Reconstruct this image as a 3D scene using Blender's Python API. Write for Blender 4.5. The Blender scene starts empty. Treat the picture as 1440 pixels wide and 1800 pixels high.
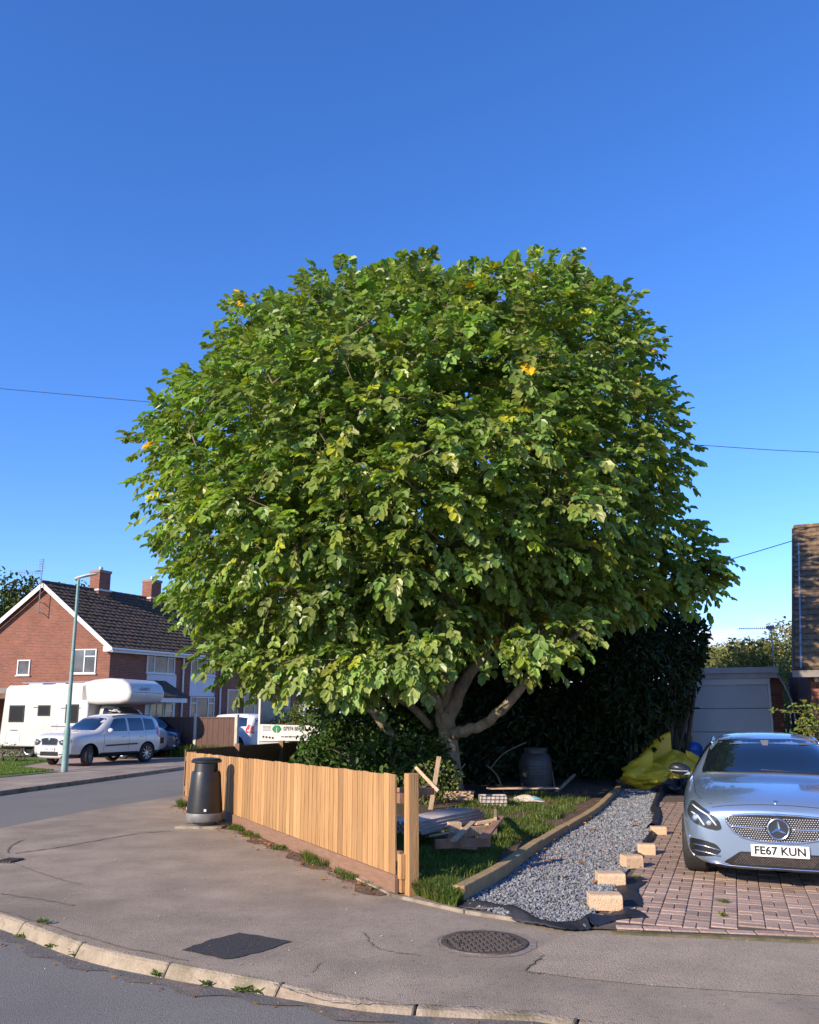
import bpy, bmesh, math, random
import numpy as np
from mathutils import Vector, Matrix, geometry
from mathutils.bvhtree import BVHTree
random.seed(7)
rng = np.random.default_rng(7)
R = math.radians
scn = bpy.context.scene

# ------------------------------------------------------------------ camera
PITCH = R(10.5); FPX = 1442.0; CX = 720.0; CY = 990.0; EYE = 1.63
cam_d = bpy.data.cameras.new('camera')
cam_d.sensor_fit = 'HORIZONTAL'; cam_d.sensor_width = 36.0
cam_d.lens = FPX / 1440.0 * 36.0
cam_d.shift_y = 90.0 / 1440.0
cam_d.clip_start = 0.1; cam_d.clip_end = 3000
cam = bpy.data.objects.new('camera', cam_d)
scn.collection.objects.link(cam)
cam.location = (0, 0, EYE)
cam.rotation_euler = (R(90) + PITCH, 0, 0)
scn.camera = cam

# ------------------------------------------------------------------ sky and sun
SUN_EL = R(24)
SH = Vector((0.715, 0.70)).normalized()          # direction the shadows fall on the ground
sun_from = Vector((-SH.x * math.cos(SUN_EL), -SH.y * math.cos(SUN_EL), math.sin(SUN_EL)))
world = bpy.data.worlds.new('World'); scn.world = world; world.use_nodes = True
wn = world.node_tree.nodes; wl = world.node_tree.links; wn.clear()
sky = wn.new('ShaderNodeTexSky'); sky.sky_type = 'NISHITA'; sky.sun_disc = False
sky.sun_elevation = SUN_EL
sky.sun_rotation = math.atan2(sun_from.x, sun_from.y)
sky.altitude = 0; sky.air_density = 1.0; sky.dust_density = 0.15; sky.ozone_density = 3.0
bg = wn.new('ShaderNodeBackground'); bg.inputs['Strength'].default_value = 0.148
out = wn.new('ShaderNodeOutputWorld')
# a low band of small cumulus far away, all round the horizon
tc = wn.new('ShaderNodeTexCoord'); mp = wn.new('ShaderNodeMapping')
mp.inputs['Scale'].default_value = (7.0, 7.0, 26.0)
nz = wn.new('ShaderNodeTexNoise'); nz.inputs['Scale'].default_value = 1.0
nz.inputs['Detail'].default_value = 8; nz.inputs['Roughness'].default_value = 0.55
sep = wn.new('ShaderNodeSeparateXYZ')
band = wn.new('ShaderNodeMapRange'); band.interpolation_type = 'SMOOTHSTEP'
band.inputs['From Min'].default_value = 0.112; band.inputs['From Max'].default_value = 0.085
thr = wn.new('ShaderNodeMapRange'); thr.interpolation_type = 'SMOOTHSTEP'
thr.inputs['From Min'].default_value = 0.40; thr.inputs['From Max'].default_value = 0.54
mul = wn.new('ShaderNodeMath'); mul.operation = 'MULTIPLY'
mixc = wn.new('ShaderNodeMixRGB'); mixc.inputs[2].default_value = (4.6, 4.6, 5.2, 1)
hsv = wn.new('ShaderNodeHueSaturation'); hsv.inputs['Saturation'].default_value = 1.13
hsv.inputs['Hue'].default_value = 0.503
wl.new(tc.outputs['Generated'], mp.inputs['Vector']); wl.new(mp.outputs[0], nz.inputs['Vector'])
wl.new(tc.outputs['Generated'], sep.inputs[0]); wl.new(sep.outputs['Z'], band.inputs['Value'])
wl.new(nz.outputs[0], thr.inputs['Value'])
wl.new(band.outputs[0], mul.inputs[0]); wl.new(thr.outputs[0], mul.inputs[1])
tn = wn.new('ShaderNodeMixRGB'); tn.blend_type = 'MULTIPLY'; tn.inputs[0].default_value = 1; tn.inputs[2].default_value = (0.88, 0.98, 1.28, 1)
wl.new(sky.outputs[0], tn.inputs[1]); wl.new(tn.outputs[0], hsv.inputs['Color'])
wl.new(mul.outputs[0], mixc.inputs[0]); wl.new(hsv.outputs[0], mixc.inputs[1])
wl.new(mixc.outputs[0], bg.inputs['Color']); wl.new(bg.outputs[0], out.inputs['Surface'])
sun_d = bpy.data.lights.new('sun', 'SUN'); sun_d.energy = 5.0; sun_d.angle = R(0.55)
sun_d.color = (1.0, 0.84, 0.64)
sun = bpy.data.objects.new('sun', sun_d); scn.collection.objects.link(sun)
sun.rotation_euler = (-sun_from).to_track_quat('-Z', 'Y').to_euler()
sun.location = (-20, -20, 20)
scn.view_settings.view_transform = 'Standard'; scn.view_settings.look = 'None'
scn.view_settings.exposure = 0.55; scn.view_settings.gamma = 1.0
scn.view_settings.use_curve_mapping = False
scn.render.resolution_x = 819; scn.render.resolution_y = 1024

# ------------------------------------------------------------------ helpers
CP, SP = math.cos(PITCH), math.sin(PITCH)
def ray(px, py):
    v = (py - CY) / FPX
    return Vector(((px - CX) / FPX, CP + v * SP, SP - v * CP))
def G(px, py, z=0.0):
    d = ray(px, py); t = (z - EYE) / d.z
    return Vector((d.x * t, d.y * t, z))
def P(px, py, Y):
    d = ray(px, py); t = Y / d.y
    return Vector((d.x * t, Y, EYE + d.z * t))
def PL(px, py, p0, n):
    d = ray(px, py); o = Vector((0, 0, EYE))
    t = (Vector(p0) - o).dot(n) / d.dot(n)
    return o + d * t
def V(*a): return Vector(a)
def link(o):
    scn.collection.objects.link(o); return o
def tag(o, label=None, cat=None, group=None, kind=None):
    if label: o['label'] = label
    if cat: o['category'] = cat
    if group: o['group'] = group
    if kind: o['kind'] = kind
    return o
def thing(name, label, cat, loc=(0, 0, 0), rz=0.0, group=None):
    o = bpy.data.objects.new(name, None); link(o)
    o.empty_display_size = 0.2
    o.location = loc; o.rotation_euler = (0, 0, rz)
    return tag(o, label, cat, group)
def copy_tree(o, parent=None):
    c = o.copy(); link(c)
    if parent is not None: c.parent = parent
    for ch in list(o.children): copy_tree(ch, c)
    return c

class MB:
    """collects shapes; build() links them as one mesh object"""
    def __init__(s, off=(0, 0, 0)):
        s.v = []; s.f = []; s.m = []; s.off = Vector(off); s.mi = 0
    def add(s, vs, fs):
        b = len(s.v); s.v += [Vector(v) for v in vs]
        for f in fs:
            s.f.append([i + b for i in f]); s.m.append(s.mi)
        return s
    def box(s, c, size, rz=0.0, M=None):
        hx, hy, hz = size[0] / 2, size[1] / 2, size[2] / 2
        vs = [Vector((x, y, z)) for x in (-hx, hx) for y in (-hy, hy) for z in (-hz, hz)]
        if M is None: M = Matrix.Rotation(rz, 3, 'Z')
        vs = [M @ v + Vector(c) for v in vs]
        s.add(vs, [(0, 1, 3, 2), (4, 6, 7, 5), (0, 4, 5, 1), (2, 3, 7, 6), (0, 2, 6, 4), (1, 5, 7, 3)])
        return s
    def beam(s, a, b, w, h, up=(0, 0, 1)):
        a = Vector(a); b = Vector(b); d = b - a; L = d.length; d.normalize()
        up = Vector(up); sd = d.cross(up)
        if sd.length < 1e-4: sd = d.cross(Vector((0, 1, 0)))
        sd.normalize(); u = sd.cross(d)
        M = Matrix((d, sd, u)).transposed()
        return s.box((a + b) / 2, (L, w, h), M=M)
    def prism(s, poly, d):
        n = len(poly); d = Vector(d)
        vs = [Vector(p) for p in poly] + [Vector(p) + d for p in poly]
        fs = [list(range(n))[::-1], list(range(n, 2 * n))]
        fs += [(i, (i + 1) % n, n + (i + 1) % n, n + i) for i in range(n)]
        return s.add(vs, fs)
    def tube(s, pts, r, n=8, cap=True):
        pts = [Vector(p) for p in pts]; k = len(pts)
        rr = r if isinstance(r, (list, tuple)) else [r] * k
        rings = []; prev = None
        for i, p in enumerate(pts):
            d = (pts[min(i + 1, k - 1)] - pts[max(i - 1, 0)])
            if d.length < 1e-6: d = Vector((0, 0, 1))
            d.normalize()
            if prev is None:
                a = d.cross(Vector((0, 0, 1)))
                if a.length < 1e-3: a = d.cross(Vector((1, 0, 0)))
            else:
                a = prev - d * prev.dot(d)
                if a.length < 1e-4: a = d.orthogonal()
            a.normalize(); prev = a; b = d.cross(a)
            rings.append([p + (a * math.cos(2 * math.pi * j / n) + b * math.sin(2 * math.pi * j / n)) * rr[i] for j in range(n)])
        vs = [v for rg in rings for v in rg]; fs = []
        for i in range(k - 1):
            for j in range(n):
                fs.append((i * n + j, i * n + (j + 1) % n, (i + 1) * n + (j + 1) % n, (i + 1) * n + j))
        if cap:
            fs.append(list(range(n))[::-1]); fs.append([(k - 1) * n + j for j in range(n)])
        return s.add(vs, fs)
    def lathe(s, prof, c=(0, 0, 0), n=24, M=None, cap=True):
        c = Vector(c); vs = []; k = len(prof)
        for (r, z) in prof:
            for j in range(n):
                v = Vector((r * math.cos(2 * math.pi * j / n), r * math.sin(2 * math.pi * j / n), z))
                if M is not None: v = M @ v
                vs.append(v + c)
        fs = [(i * n + j, i * n + (j + 1) % n, (i + 1) * n + (j + 1) % n, (i + 1) * n + j) for i in range(k - 1) for j in range(n)]
        if cap:
            fs.append(list(range(n))[::-1]); fs.append([(k - 1) * n + j for j in range(n)])
        return s.add(vs, fs)
    def grid(s, fn, nu, nv):
        vs = [fn(i / nu, j / nv) for j in range(nv + 1) for i in range(nu + 1)]
        fs = [(j * (nu + 1) + i, j * (nu + 1) + i + 1, (j + 1) * (nu + 1) + i + 1, (j + 1) * (nu + 1) + i) for j in range(nv) for i in range(nu)]
        return s.add(vs, fs)
    def build(s, name, mats, parent=None, smooth=False, bevel=0.0, seg=1, kind=None, solid=0.0, sub=0, auto=None):
        me = bpy.data.meshes.new(name)
        me.from_pydata([tuple(v - s.off) for v in s.v], [], s.f)
        if not isinstance(mats, (list, tuple)): mats = [mats]
        for m in mats: me.materials.append(m)
        if len(mats) > 1: me.polygons.foreach_set('material_index', s.m)
        bm = bmesh.new(); bm.from_mesh(me)
        bmesh.ops.recalc_face_normals(bm, faces=bm.faces)
        if auto is not None:
            for e in bm.edges:
                if len(e.link_faces) == 2 and e.calc_face_angle(0) > R(auto): e.smooth = False
        bm.to_mesh(me); bm.free()
        if smooth or auto is not None: me.polygons.foreach_set('use_smooth', [True] * len(me.polygons))
        me.update()
        o = bpy.data.objects.new(name, me); link(o)
        if solid:
            md = o.modifiers.new('solid', 'SOLIDIFY'); md.thickness = solid; md.offset = 0
        if bevel:
            md = o.modifiers.new('bevel', 'BEVEL'); md.width = bevel; md.segments = seg; md.limit_method = 'ANGLE'
            md.angle_limit = R(35)
        if sub:
            md = o.modifiers.new('sub', 'SUBSURF'); md.levels = sub; md.render_levels = sub
        if parent is not None: o.parent = parent
        if kind: o['kind'] = kind
        return o

def np_mesh(name, verts, faces, mat, parent=None, smooth=False, tint=None, kind=None, off=(0, 0, 0)):
    verts = np.asarray(verts, dtype=np.float32) - np.array(off, dtype=np.float32); faces = np.asarray(faces, dtype=np.int32)
    me = bpy.data.meshes.new(name)
    k = faces.shape[1]; nf = faces.shape[0]
    me.vertices.add(len(verts)); me.vertices.foreach_set('co', verts.ravel())
    me.loops.add(nf * k); me.loops.foreach_set('vertex_index', faces.ravel())
    me.polygons.add(nf); me.polygons.foreach_set('loop_start', np.arange(0, nf * k, k, dtype=np.int32))
    try: me.polygons.foreach_set('loop_total', np.full(nf, k, dtype=np.int32))
    except Exception: pass
    me.polygons.foreach_set('use_smooth', np.full(nf, smooth))
    if tint is not None:
        a = me.color_attributes.new('tint', 'FLOAT_COLOR', 'POINT')
        t = np.ones((len(verts), 4), dtype=np.float32); t[:, :3] = tint
        a.data.foreach_set('color', t.ravel())
    me.materials.append(mat); me.update(calc_edges=True); me.validate()
    o = bpy.data.objects.new(name, me); link(o)
    if parent is not None: o.parent = parent
    if kind: o['kind'] = kind
    return o

# ------------------------------------------------------------------ materials
MATS = {}
def mat(name, col, rough=0.7, col2=None, scale=5.0, detail=6, bump=0.0, bscale=None, metal=0.0, coat=0.0,
        spec=0.5, coords='Object', stretch=None, contrast=(0.35, 0.65), spots=None, alpha=None, ior=None, emis=None, rnd=0.0):
    m = bpy.data.materials.new(name); m.use_nodes = True; MATS[name] = m
    nt = m.node_tree; N = nt.nodes; L = nt.links; b = N['Principled BSDF']
    b.inputs['Roughness'].default_value = rough; b.inputs['Metallic'].default_value = metal
    b.inputs['Coat Weight'].default_value = coat; b.inputs['Coat Roughness'].default_value = 0.04
    b.inputs['Specular IOR Level'].default_value = spec
    b.inputs['Base Color'].default_value = (*col, 1)
    t = N.new('ShaderNodeTexCoord'); src = t.outputs[coords]
    if stretch:
        mpn = N.new('ShaderNodeMapping'); mpn.inputs['Scale'].default_value = stretch
        L.new(src, mpn.inputs[0]); src = mpn.outputs[0]
    cur = None
    if col2 is not None:
        n = N.new('ShaderNodeTexNoise'); n.inputs['Scale'].default_value = scale
        n.inputs['Detail'].default_value = detail; n.inputs['Roughness'].default_value = 0.6
        L.new(src, n.inputs['Vector'])
        mr = N.new('ShaderNodeMapRange'); mr.inputs['From Min'].default_value = contrast[0]; mr.inputs['From Max'].default_value = contrast[1]
        L.new(n.outputs[0], mr.inputs['Value'])
        mx = N.new('ShaderNodeMixRGB'); mx.inputs[1].default_value = (*col, 1); mx.inputs[2].default_value = (*col2, 1)
        L.new(mr.outputs[0], mx.inputs[0]); cur = mx.outputs[0]
    for sp in (spots or []):                                   # (colour, scale, lo, hi, strength)
        n = N.new('ShaderNodeTexNoise'); n.inputs['Scale'].default_value = sp[1]; n.inputs['Detail'].default_value = 5
        L.new(src, n.inputs['Vector'])
        mr = N.new('ShaderNodeMapRange'); mr.inputs['From Min'].default_value = sp[2]; mr.inputs['From Max'].default_value = sp[3]
        mr.inputs['To Max'].default_value = sp[4]
        L.new(n.outputs[0], mr.inputs['Value'])
        mx = N.new('ShaderNodeMixRGB'); mx.inputs[2].default_value = (*sp[0], 1)
        if cur is not None: L.new(cur, mx.inputs[1])
        else: mx.inputs[1].default_value = (*col, 1)
        L.new(mr.outputs[0], mx.inputs[0]); cur = mx.outputs[0]
    if rnd:
        oi = N.new('ShaderNodeObjectInfo'); mr = N.new('ShaderNodeMapRange')
        mr.inputs['To Min'].default_value = 1 - rnd; mr.inputs['To Max'].default_value = 1 + rnd
        L.new(oi.outputs['Random'], mr.inputs['Value'])
        vm = N.new('ShaderNodeVectorMath'); vm.operation = 'SCALE'
        if cur is not None: L.new(cur, vm.inputs[0])
        else: vm.inputs[0].default_value = col
        L.new(mr.outputs[0], vm.inputs['Scale']); cur = vm.outputs[0]
    if cur is not None: L.new(cur, b.inputs['Base Color'])
    if bump:
        n = N.new('ShaderNodeTexNoise'); n.inputs['Scale'].default_value = bscale or scale * 4; n.inputs['Detail'].default_value = 5
        L.new(src, n.inputs['Vector'])
        bp = N.new('ShaderNodeBump'); bp.inputs['Strength'].default_value = bump; bp.inputs['Distance'].default_value = 0.02
        L.new(n.outputs[0], bp.inputs['Height']); L.new(bp.outputs[0], b.inputs['Normal'])
    return m

def leaf_mat(name, base, trans=0.35, rough=0.45, spec=0.4, tcol=None):
    """leaf with a per-leaf tint attribute and light passing through"""
    m = bpy.data.materials.new(name); m.use_nodes = True; MATS[name] = m
    N = m.node_tree.nodes; L = m.node_tree.links; b = N['Principled BSDF']; o = N['Material Output']
    b.inputs['Roughness'].default_value = rough; b.inputs['Specular IOR Level'].default_value = spec
    a = N.new('ShaderNodeAttribute'); a.attribute_name = 'tint'
    oi = N.new('ShaderNodeObjectInfo')
    mx = N.new('ShaderNodeMixRGB'); mx.blend_type = 'MULTIPLY'; mx.inputs[0].default_value = 1
    mx.inputs[1].default_value = (*base, 1); L.new(a.outputs['Color'], mx.inputs[2])
    tr = N.new('ShaderNodeBsdfTranslucent')
    m2 = N.new('ShaderNodeMixRGB'); m2.blend_type = 'MULTIPLY'; m2.inputs[0].default_value = 1
    m2.inputs[2].default_value = (*(tcol or (1.5, 1.7, 0.5)), 1); L.new(mx.outputs[0], m2.inputs[1])
    L.new(m2.outputs[0], tr.inputs['Color']); L.new(mx.outputs[0], b.inputs['Base Color'])
    ms = N.new('ShaderNodeMixShader'); ms.inputs[0].default_value = trans
    L.new(b.outputs[0], ms.inputs[1]); L.new(tr.outputs[0], ms.inputs[2]); L.new(ms.outputs[0], o.inputs['Surface'])
    return m

def brick_mat(name, c1, c2, mortar, scale=1.0, rough=0.85, rot=None):
    m = bpy.data.materials.new(name); m.use_nodes = True; MATS[name] = m
    N = m.node_tree.nodes; L = m.node_tree.links; b = N['Principled BSDF']; b.inputs['Roughness'].default_value = rough
    uv = N.new('ShaderNodeUVMap'); bt = N.new('ShaderNodeTexBrick')
    bt.inputs['Color1'].default_value = (*c1, 1); bt.inputs['Color2'].default_value = (*c2, 1); bt.inputs['Mortar'].default_value = (*mortar, 1)
    bt.inputs['Scale'].default_value = 1.0 / scale; bt.inputs['Mortar Size'].default_value = 0.007
    bt.inputs['Brick Width'].default_value = 0.225; bt.inputs['Row Height'].default_value = 0.075
    L.new(uv.outputs[0], bt.inputs['Vector'])
    n = N.new('ShaderNodeTexNoise'); n.inputs['Scale'].default_value = 1.3; n.inputs['Detail'].default_value = 7
    L.new(uv.outputs[0], n.inputs['Vector'])
    mr = N.new('ShaderNodeMapRange'); mr.inputs['To Min'].default_value = 0.72; mr.inputs['To Max'].default_value = 1.25
    L.new(n.outputs[0], mr.inputs['Value'])
    vm = N.new('ShaderNodeVectorMath'); vm.operation = 'SCALE'; L.new(bt.outputs[0], vm.inputs[0]); L.new(mr.outputs[0], vm.inputs['Scale'])
    L.new(vm.outputs[0], b.inputs['Base Color'])
    bp = N.new('ShaderNodeBump'); bp.inputs['Strength'].default_value = 0.5; bp.inputs['Distance'].default_value = 0.01; bp.invert = True
    L.new(bt.outputs['Fac'], bp.inputs['Height']); L.new(bp.outputs[0], b.inputs['Normal'])
    return m
def wall_uv(o, right):
    """uv in metres on upright walls: u along `right`, v = height"""
    me = o.data; uvl = me.uv_layers.new(name='UVMap'); r = Vector(right).normalized()
    for p in me.polygons:
        n = p.normal; rr = r if abs(n.dot(r)) < 0.6 else Vector((-r.y, r.x, 0))
        for li in p.loop_indices:
            c = me.vertices[me.loops[li].vertex_index].co
            uvl.data[li].uv = (c.dot(rr), c.z if abs(n.z) < 0.8 else c.dot(Vector((-r.y, r.x, 0))))

mat('tarmac_road', (0.155, 0.143, 0.126), 0.9, (0.21, 0.195, 0.172), 60, bump=0.5, bscale=150,
    spots=[((0.27, 0.26, 0.24), 150, 0.58, 0.70, 0.8), ((0.04, 0.04, 0.04), 160, 0.57, 0.68, 0.7), ((0.13, 0.125, 0.12), 0.7, 0.5, 0.7, 0.5)])
mat('tarmac_path', (0.36, 0.288, 0.208), 0.92, (0.25, 0.200, 0.146), 1.6, bump=0.6, bscale=110, detail=10,
    spots=[((0.40, 0.33, 0.27), 110, 0.58, 0.70, 0.8), ((0.07, 0.058, 0.048), 130, 0.57, 0.68, 0.8), ((0.14, 0.11, 0.085), 22, 0.55, 0.70, 0.5), ((0.44, 0.35, 0.26), 0.7, 0.54, 0.70, 0.6), ((0.16, 0.125, 0.09), 0.5, 0.52, 0.68, 0.55),
           ((0.35, 0.30, 0.26), 9, 0.68, 0.76, 0.5)])
mat('tarmac_crossover', (0.39, 0.305, 0.215), 0.92, (0.31, 0.245, 0.175), 3.2, bump=0.7, bscale=90,
    spots=[((0.36, 0.33, 0.29), 85, 0.56, 0.68, 0.8), ((0.07, 0.062, 0.055), 100, 0.58, 0.68, 0.8)])
mat('tarmac_patch', (0.022, 0.022, 0.024), 0.85, (0.05, 0.048, 0.047), 30, bump=0.6, bscale=90,
    spots=[((0.2, 0.19, 0.18), 60, 0.70, 0.78, 0.7)])
mat('tar_seam', (0.13, 0.105, 0.08), 0.95, (0.21, 0.17, 0.125), 8, bump=0.3)
mat('kerb_concrete', (0.38, 0.31, 0.22), 0.9, (0.26, 0.21, 0.145), 6, bump=0.6, bscale=60,
    spots=[((0.15, 0.13, 0.07), 3, 0.52, 0.68, 0.75), ((0.20, 0.16, 0.11), 15, 0.56, 0.68, 0.6), ((0.5, 0.46, 0.4), 60, 0.62, 0.7, 0.6)], rnd=0.1)
mat('concrete', (0.34, 0.28, 0.21), 0.9, (0.21, 0.17, 0.12), 5, bump=0.6, bscale=60, spots=[((0.10, 0.08, 0.05), 4, 0.52, 0.64, 0.8)])
mat('collar', (0.29, 0.225, 0.18), 0.9, (0.20, 0.16, 0.13), 20, bump=0.4)
mat('tinted_pane', (0.012, 0.012, 0.013), 0.25, spec=0.3)
mat('moss', (0.07, 0.07, 0.022), 0.95, (0.17, 0.13, 0.08), 6, bump=0.6)
mat('soil', (0.13, 0.08, 0.05), 0.95, (0.07, 0.045, 0.03), 7, bump=1.0, bscale=25,
    spots=[((0.26, 0.17, 0.11), 18, 0.60, 0.72, 0.7)])
mat('leaf_litter', (0.10, 0.065, 0.035), 0.95, (0.045, 0.035, 0.02), 12, bump=1.0, bscale=30)
mat('lawn', (0.085, 0.14, 0.028), 0.95, (0.05, 0.09, 0.02), 3, bump=0.8, bscale=60)
mat('far_grass', (0.07, 0.10, 0.035), 0.95, (0.10, 0.11, 0.05), 0.2)
mat('paver', (0.39, 0.27, 0.205), 0.88, (0.30, 0.205, 0.16), 9, bump=0.5, bscale=70,
    spots=[((0.36, 0.27, 0.22), 30, 0.54, 0.68, 0.7)], rnd=0.22)
mat('joint_sand', (0.13, 0.095, 0.068), 0.95, (0.07, 0.055, 0.04), 9)
mat('pink_drive', (0.34, 0.24, 0.20), 0.9, (0.26, 0.19, 0.16), 3)
mat('gravel', (0.21, 0.23, 0.26), 0.8, (0.13, 0.145, 0.17), 5, bump=0.3)
mat('gravel_bed', (0.10, 0.11, 0.125), 0.9, (0.16, 0.17, 0.19), 40, bump=1.0, bscale=50)
mat('membrane', (0.012, 0.012, 0.014), 0.55, (0.03, 0.03, 0.035), 6, bump=0.3, bscale=8)
mat('new_timber', (0.45, 0.262, 0.108), 0.75, (0.32, 0.165, 0.060), 2.2, stretch=(18, 18, 0.7), bump=0.4, bscale=8, rnd=0.26, contrast=(.35, .65),
    spots=[((0.17, 0.075, 0.025), 1.5, 0.64, 0.72, 0.7), ((0.50, 0.31, 0.14), 1.1, 0.56, 0.66, 0.6)])
mat('gravel_board', (0.24, 0.135, 0.085), 0.8, (0.18, 0.10, 0.06), 3.0, stretch=(2, 2, 16), bump=0.2, bscale=8, rnd=0.08)
mat('sleeper', (0.40, 0.27, 0.13), 0.8, (0.27, 0.19, 0.10), 5.0, bump=0.3, rnd=0.1)
mat('old_timber', (0.54, 0.38, 0.24), 0.85, (0.36, 0.245, 0.155), 4, stretch=(6, 6, 1), bump=0.3, rnd=0.2)
mat('red_timber', (0.40, 0.21, 0.13), 0.85, (0.20, 0.10, 0.06), 5, bump=0.3)
mat('block', (0.60, 0.42, 0.265), 0.9, (0.48, 0.33, 0.20), 14, bump=0.6, bscale=70, rnd=0.08)
mat('black_plastic', (0.010, 0.010, 0.011), 0.36, (0.018, 0.018, 0.019), 6, bump=0.12, bscale=60)
mat('grey_plastic', (0.12, 0.12, 0.125), 0.5, (0.17, 0.165, 0.16), 8)
mat('black_rubber', (0.014, 0.014, 0.015), 0.8, (0.03, 0.028, 0.026), 20)
mat('dark_void', (0.01, 0.01, 0.01), 0.9)
mat('iron', (0.085, 0.065, 0.055), 0.6, (0.15, 0.12, 0.10), 16, bump=0.4, metal=0.3)
mat('iron_low', (0.03, 0.027, 0.024), 0.85, (0.07, 0.055, 0.04), 20)
mat('silver_paint', (0.33, 0.44, 0.60), 0.22, metal=0.65, coat=1.0, spec=0.6)
mat('white_paint', (0.70, 0.68, 0.66), 0.3, coat=0.6)
mat('silver_white', (0.58, 0.565, 0.54), 0.3, coat=0.8, metal=0.15)
mat('blue_paint', (0.06, 0.10, 0.2), 0.25, coat=0.8, metal=0.3)
mat('glass_dark', (0.006, 0.009, 0.014), 0.03, spec=1.0, coat=1.0)
mat('glass_window', (0.03, 0.035, 0.04), 0.05, (0.13, 0.135, 0.14), 0.9, spec=0.8)
mat('chrome', (0.75, 0.76, 0.78), 0.15, metal=1.0)
mat('satin_metal', (0.55, 0.57, 0.6), 0.35, metal=0.9)
mat('lamp_lens', (0.50, 0.55, 0.62), 0.06, metal=0.5, coat=1.0)
mat('lamp_dark', (0.03, 0.035, 0.045), 0.12, coat=1.0)
mat('plate_white', (0.80, 0.80, 0.78), 0.45)
mat('ink', (0.01, 0.01, 0.01), 0.5)
mat('faded_ink', (0.10, 0.10, 0.12), 0.6)
mat('red_lens', (0.55, 0.02, 0.02), 0.15, coat=1.0)
mat('upvc', (0.66, 0.66, 0.65), 0.4)
mat('white_board', (0.72, 0.71, 0.69), 0.5, (0.62, 0.61, 0.58), 3)
mat('motorhome_white', (0.53, 0.52, 0.50), 0.4, (0.48, 0.47, 0.45), 1.5, coat=0.3)
mat('sign_green', (0.02, 0.25, 0.09), 0.5)
mat('roof_tile', (0.092, 0.064, 0.045), 0.9, (0.045, 0.034, 0.028), 5, bump=0.5, bscale=30,
    spots=[((0.16, 0.13, 0.09), 9, 0.60, 0.72, 0.6)])
mat('lichen_tile', (0.19, 0.125, 0.07), 0.9, (0.09, 0.06, 0.04), 5, bump=0.6, bscale=30,
    spots=[((0.42, 0.34, 0.16), 14, 0.56, 0.68, 0.8), ((0.09, 0.065, 0.045), 9, 0.58, 0.7, 0.7)], rnd=0.2)
mat('render_wall', (0.66, 0.67, 0.70), 0.85, (0.58, 0.59, 0.62), 2)
mat('felt_roof', (0.24, 0.21, 0.19), 0.9, (0.17, 0.15, 0.13), 3)
mat('brown_board', (0.15, 0.09, 0.06), 0.8, (0.10, 0.06, 0.04), 4)
mat('grey_fascia', (0.56, 0.54, 0.52), 0.6, (0.47, 0.455, 0.44), 3)
mat('garage_door', (0.62, 0.62, 0.61), 0.55, (0.55, 0.55, 0.54), 1.2)
mat('lamp_green', (0.20, 0.34, 0.31), 0.55, (0.15, 0.26, 0.24), 5)
mat('galvanised', (0.42, 0.43, 0.45), 0.45, metal=0.6)
mat('brown_fence', (0.115, 0.06, 0.045), 0.85, (0.08, 0.045, 0.035), 6, stretch=(4, 4, 0.6))
mat('concrete_post', (0.52, 0.48, 0.40), 0.9, (0.42, 0.38, 0.31), 5)
mat('yellow_bag', (1.0, 0.72, 0.05), 0.35, (0.95, 0.64, 0.04), 6, bump=0.3, bscale=60)
mat('picket_paint', (0.32, 0.32, 0.10), 0.8, (0.22, 0.23, 0.08), 5)
mat('blue_plastic', (0.02, 0.10, 0.42), 0.4)
mat('green_plastic', (0.02, 0.07, 0.045), 0.45)
mat('butt_plastic', (0.07, 0.066, 0.065), 0.5, (0.045, 0.042, 0.042), 5, bump=0.15)
mat('corrugated', (0.58, 0.50, 0.45), 0.65, (0.42, 0.35, 0.31), 4)
mat('dirty_white', (0.60, 0.55, 0.50), 0.7, (0.40, 0.33, 0.27), 8)
mat('cyan_film', (0.20, 0.50, 0.55), 0.6)
mat('wire', (0.02, 0.02, 0.022), 0.6)
mat('wire_grey', (0.25, 0.25, 0.26), 0.5, metal=0.5)
mat('bark', (0.37, 0.29, 0.20), 0.9, (0.17, 0.13, 0.09), 7, stretch=(1, 1, .5), bump=1.0, bscale=22,
    spots=[((0.40, 0.32, 0.22), 8, 0.58, 0.70, 0.6), ((0.09, 0.10, 0.05), 3, 0.56, 0.68, 0.5)])
mat('twig', (0.16, 0.12, 0.08), 0.85)
mat('dark_bark', (0.08, 0.065, 0.05), 0.9, (0.13, 0.10, 0.08), 8, bump=0.6)
leaf_mat('walnut_leaf', (0.205, 0.285, 0.068), 0.33, 0.40, 0.5, tcol=(1.35, 1.6, .55))
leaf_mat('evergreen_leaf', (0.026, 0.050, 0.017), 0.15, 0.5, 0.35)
leaf_mat('ivy_leaf', (0.060, 0.115, 0.024), 0.25, 0.5, 0.4)
leaf_mat('cutting_leaf', (0.13, 0.17, 0.04), 0.25, 0.6, 0.3)
leaf_mat('grass_blade', (0.10, 0.15, 0.035), 0.35, 0.5, 0.3)
leaf_mat('tree_far', (0.06, 0.085, 0.028), 0.2, 0.6, 0.2)
leaf_mat('tree_near_far', (0.17, 0.18, 0.065), 0.2, 0.6, 0.2)
leaf_mat('stone_tint', (0.165, 0.172, 0.180), 0.0, 0.75, 0.4)
leaf_mat('dead_leaf', (0.32, 0.15, 0.05), 0.15, 0.6, 0.3)
brick_mat('brick_wall', (0.25, 0.078, 0.043), (0.17, 0.052, 0.033), (0.25, 0.18, 0.14))
brick_mat('brick_dark', (0.19, 0.075, 0.05), (0.15, 0.06, 0.045), (0.16, 0.12, 0.10))
M_ = MATS
_m = MATS['yellow_bag']; _N = _m.node_tree.nodes; _L = _m.node_tree.links            # thin plastic lets light through
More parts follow.
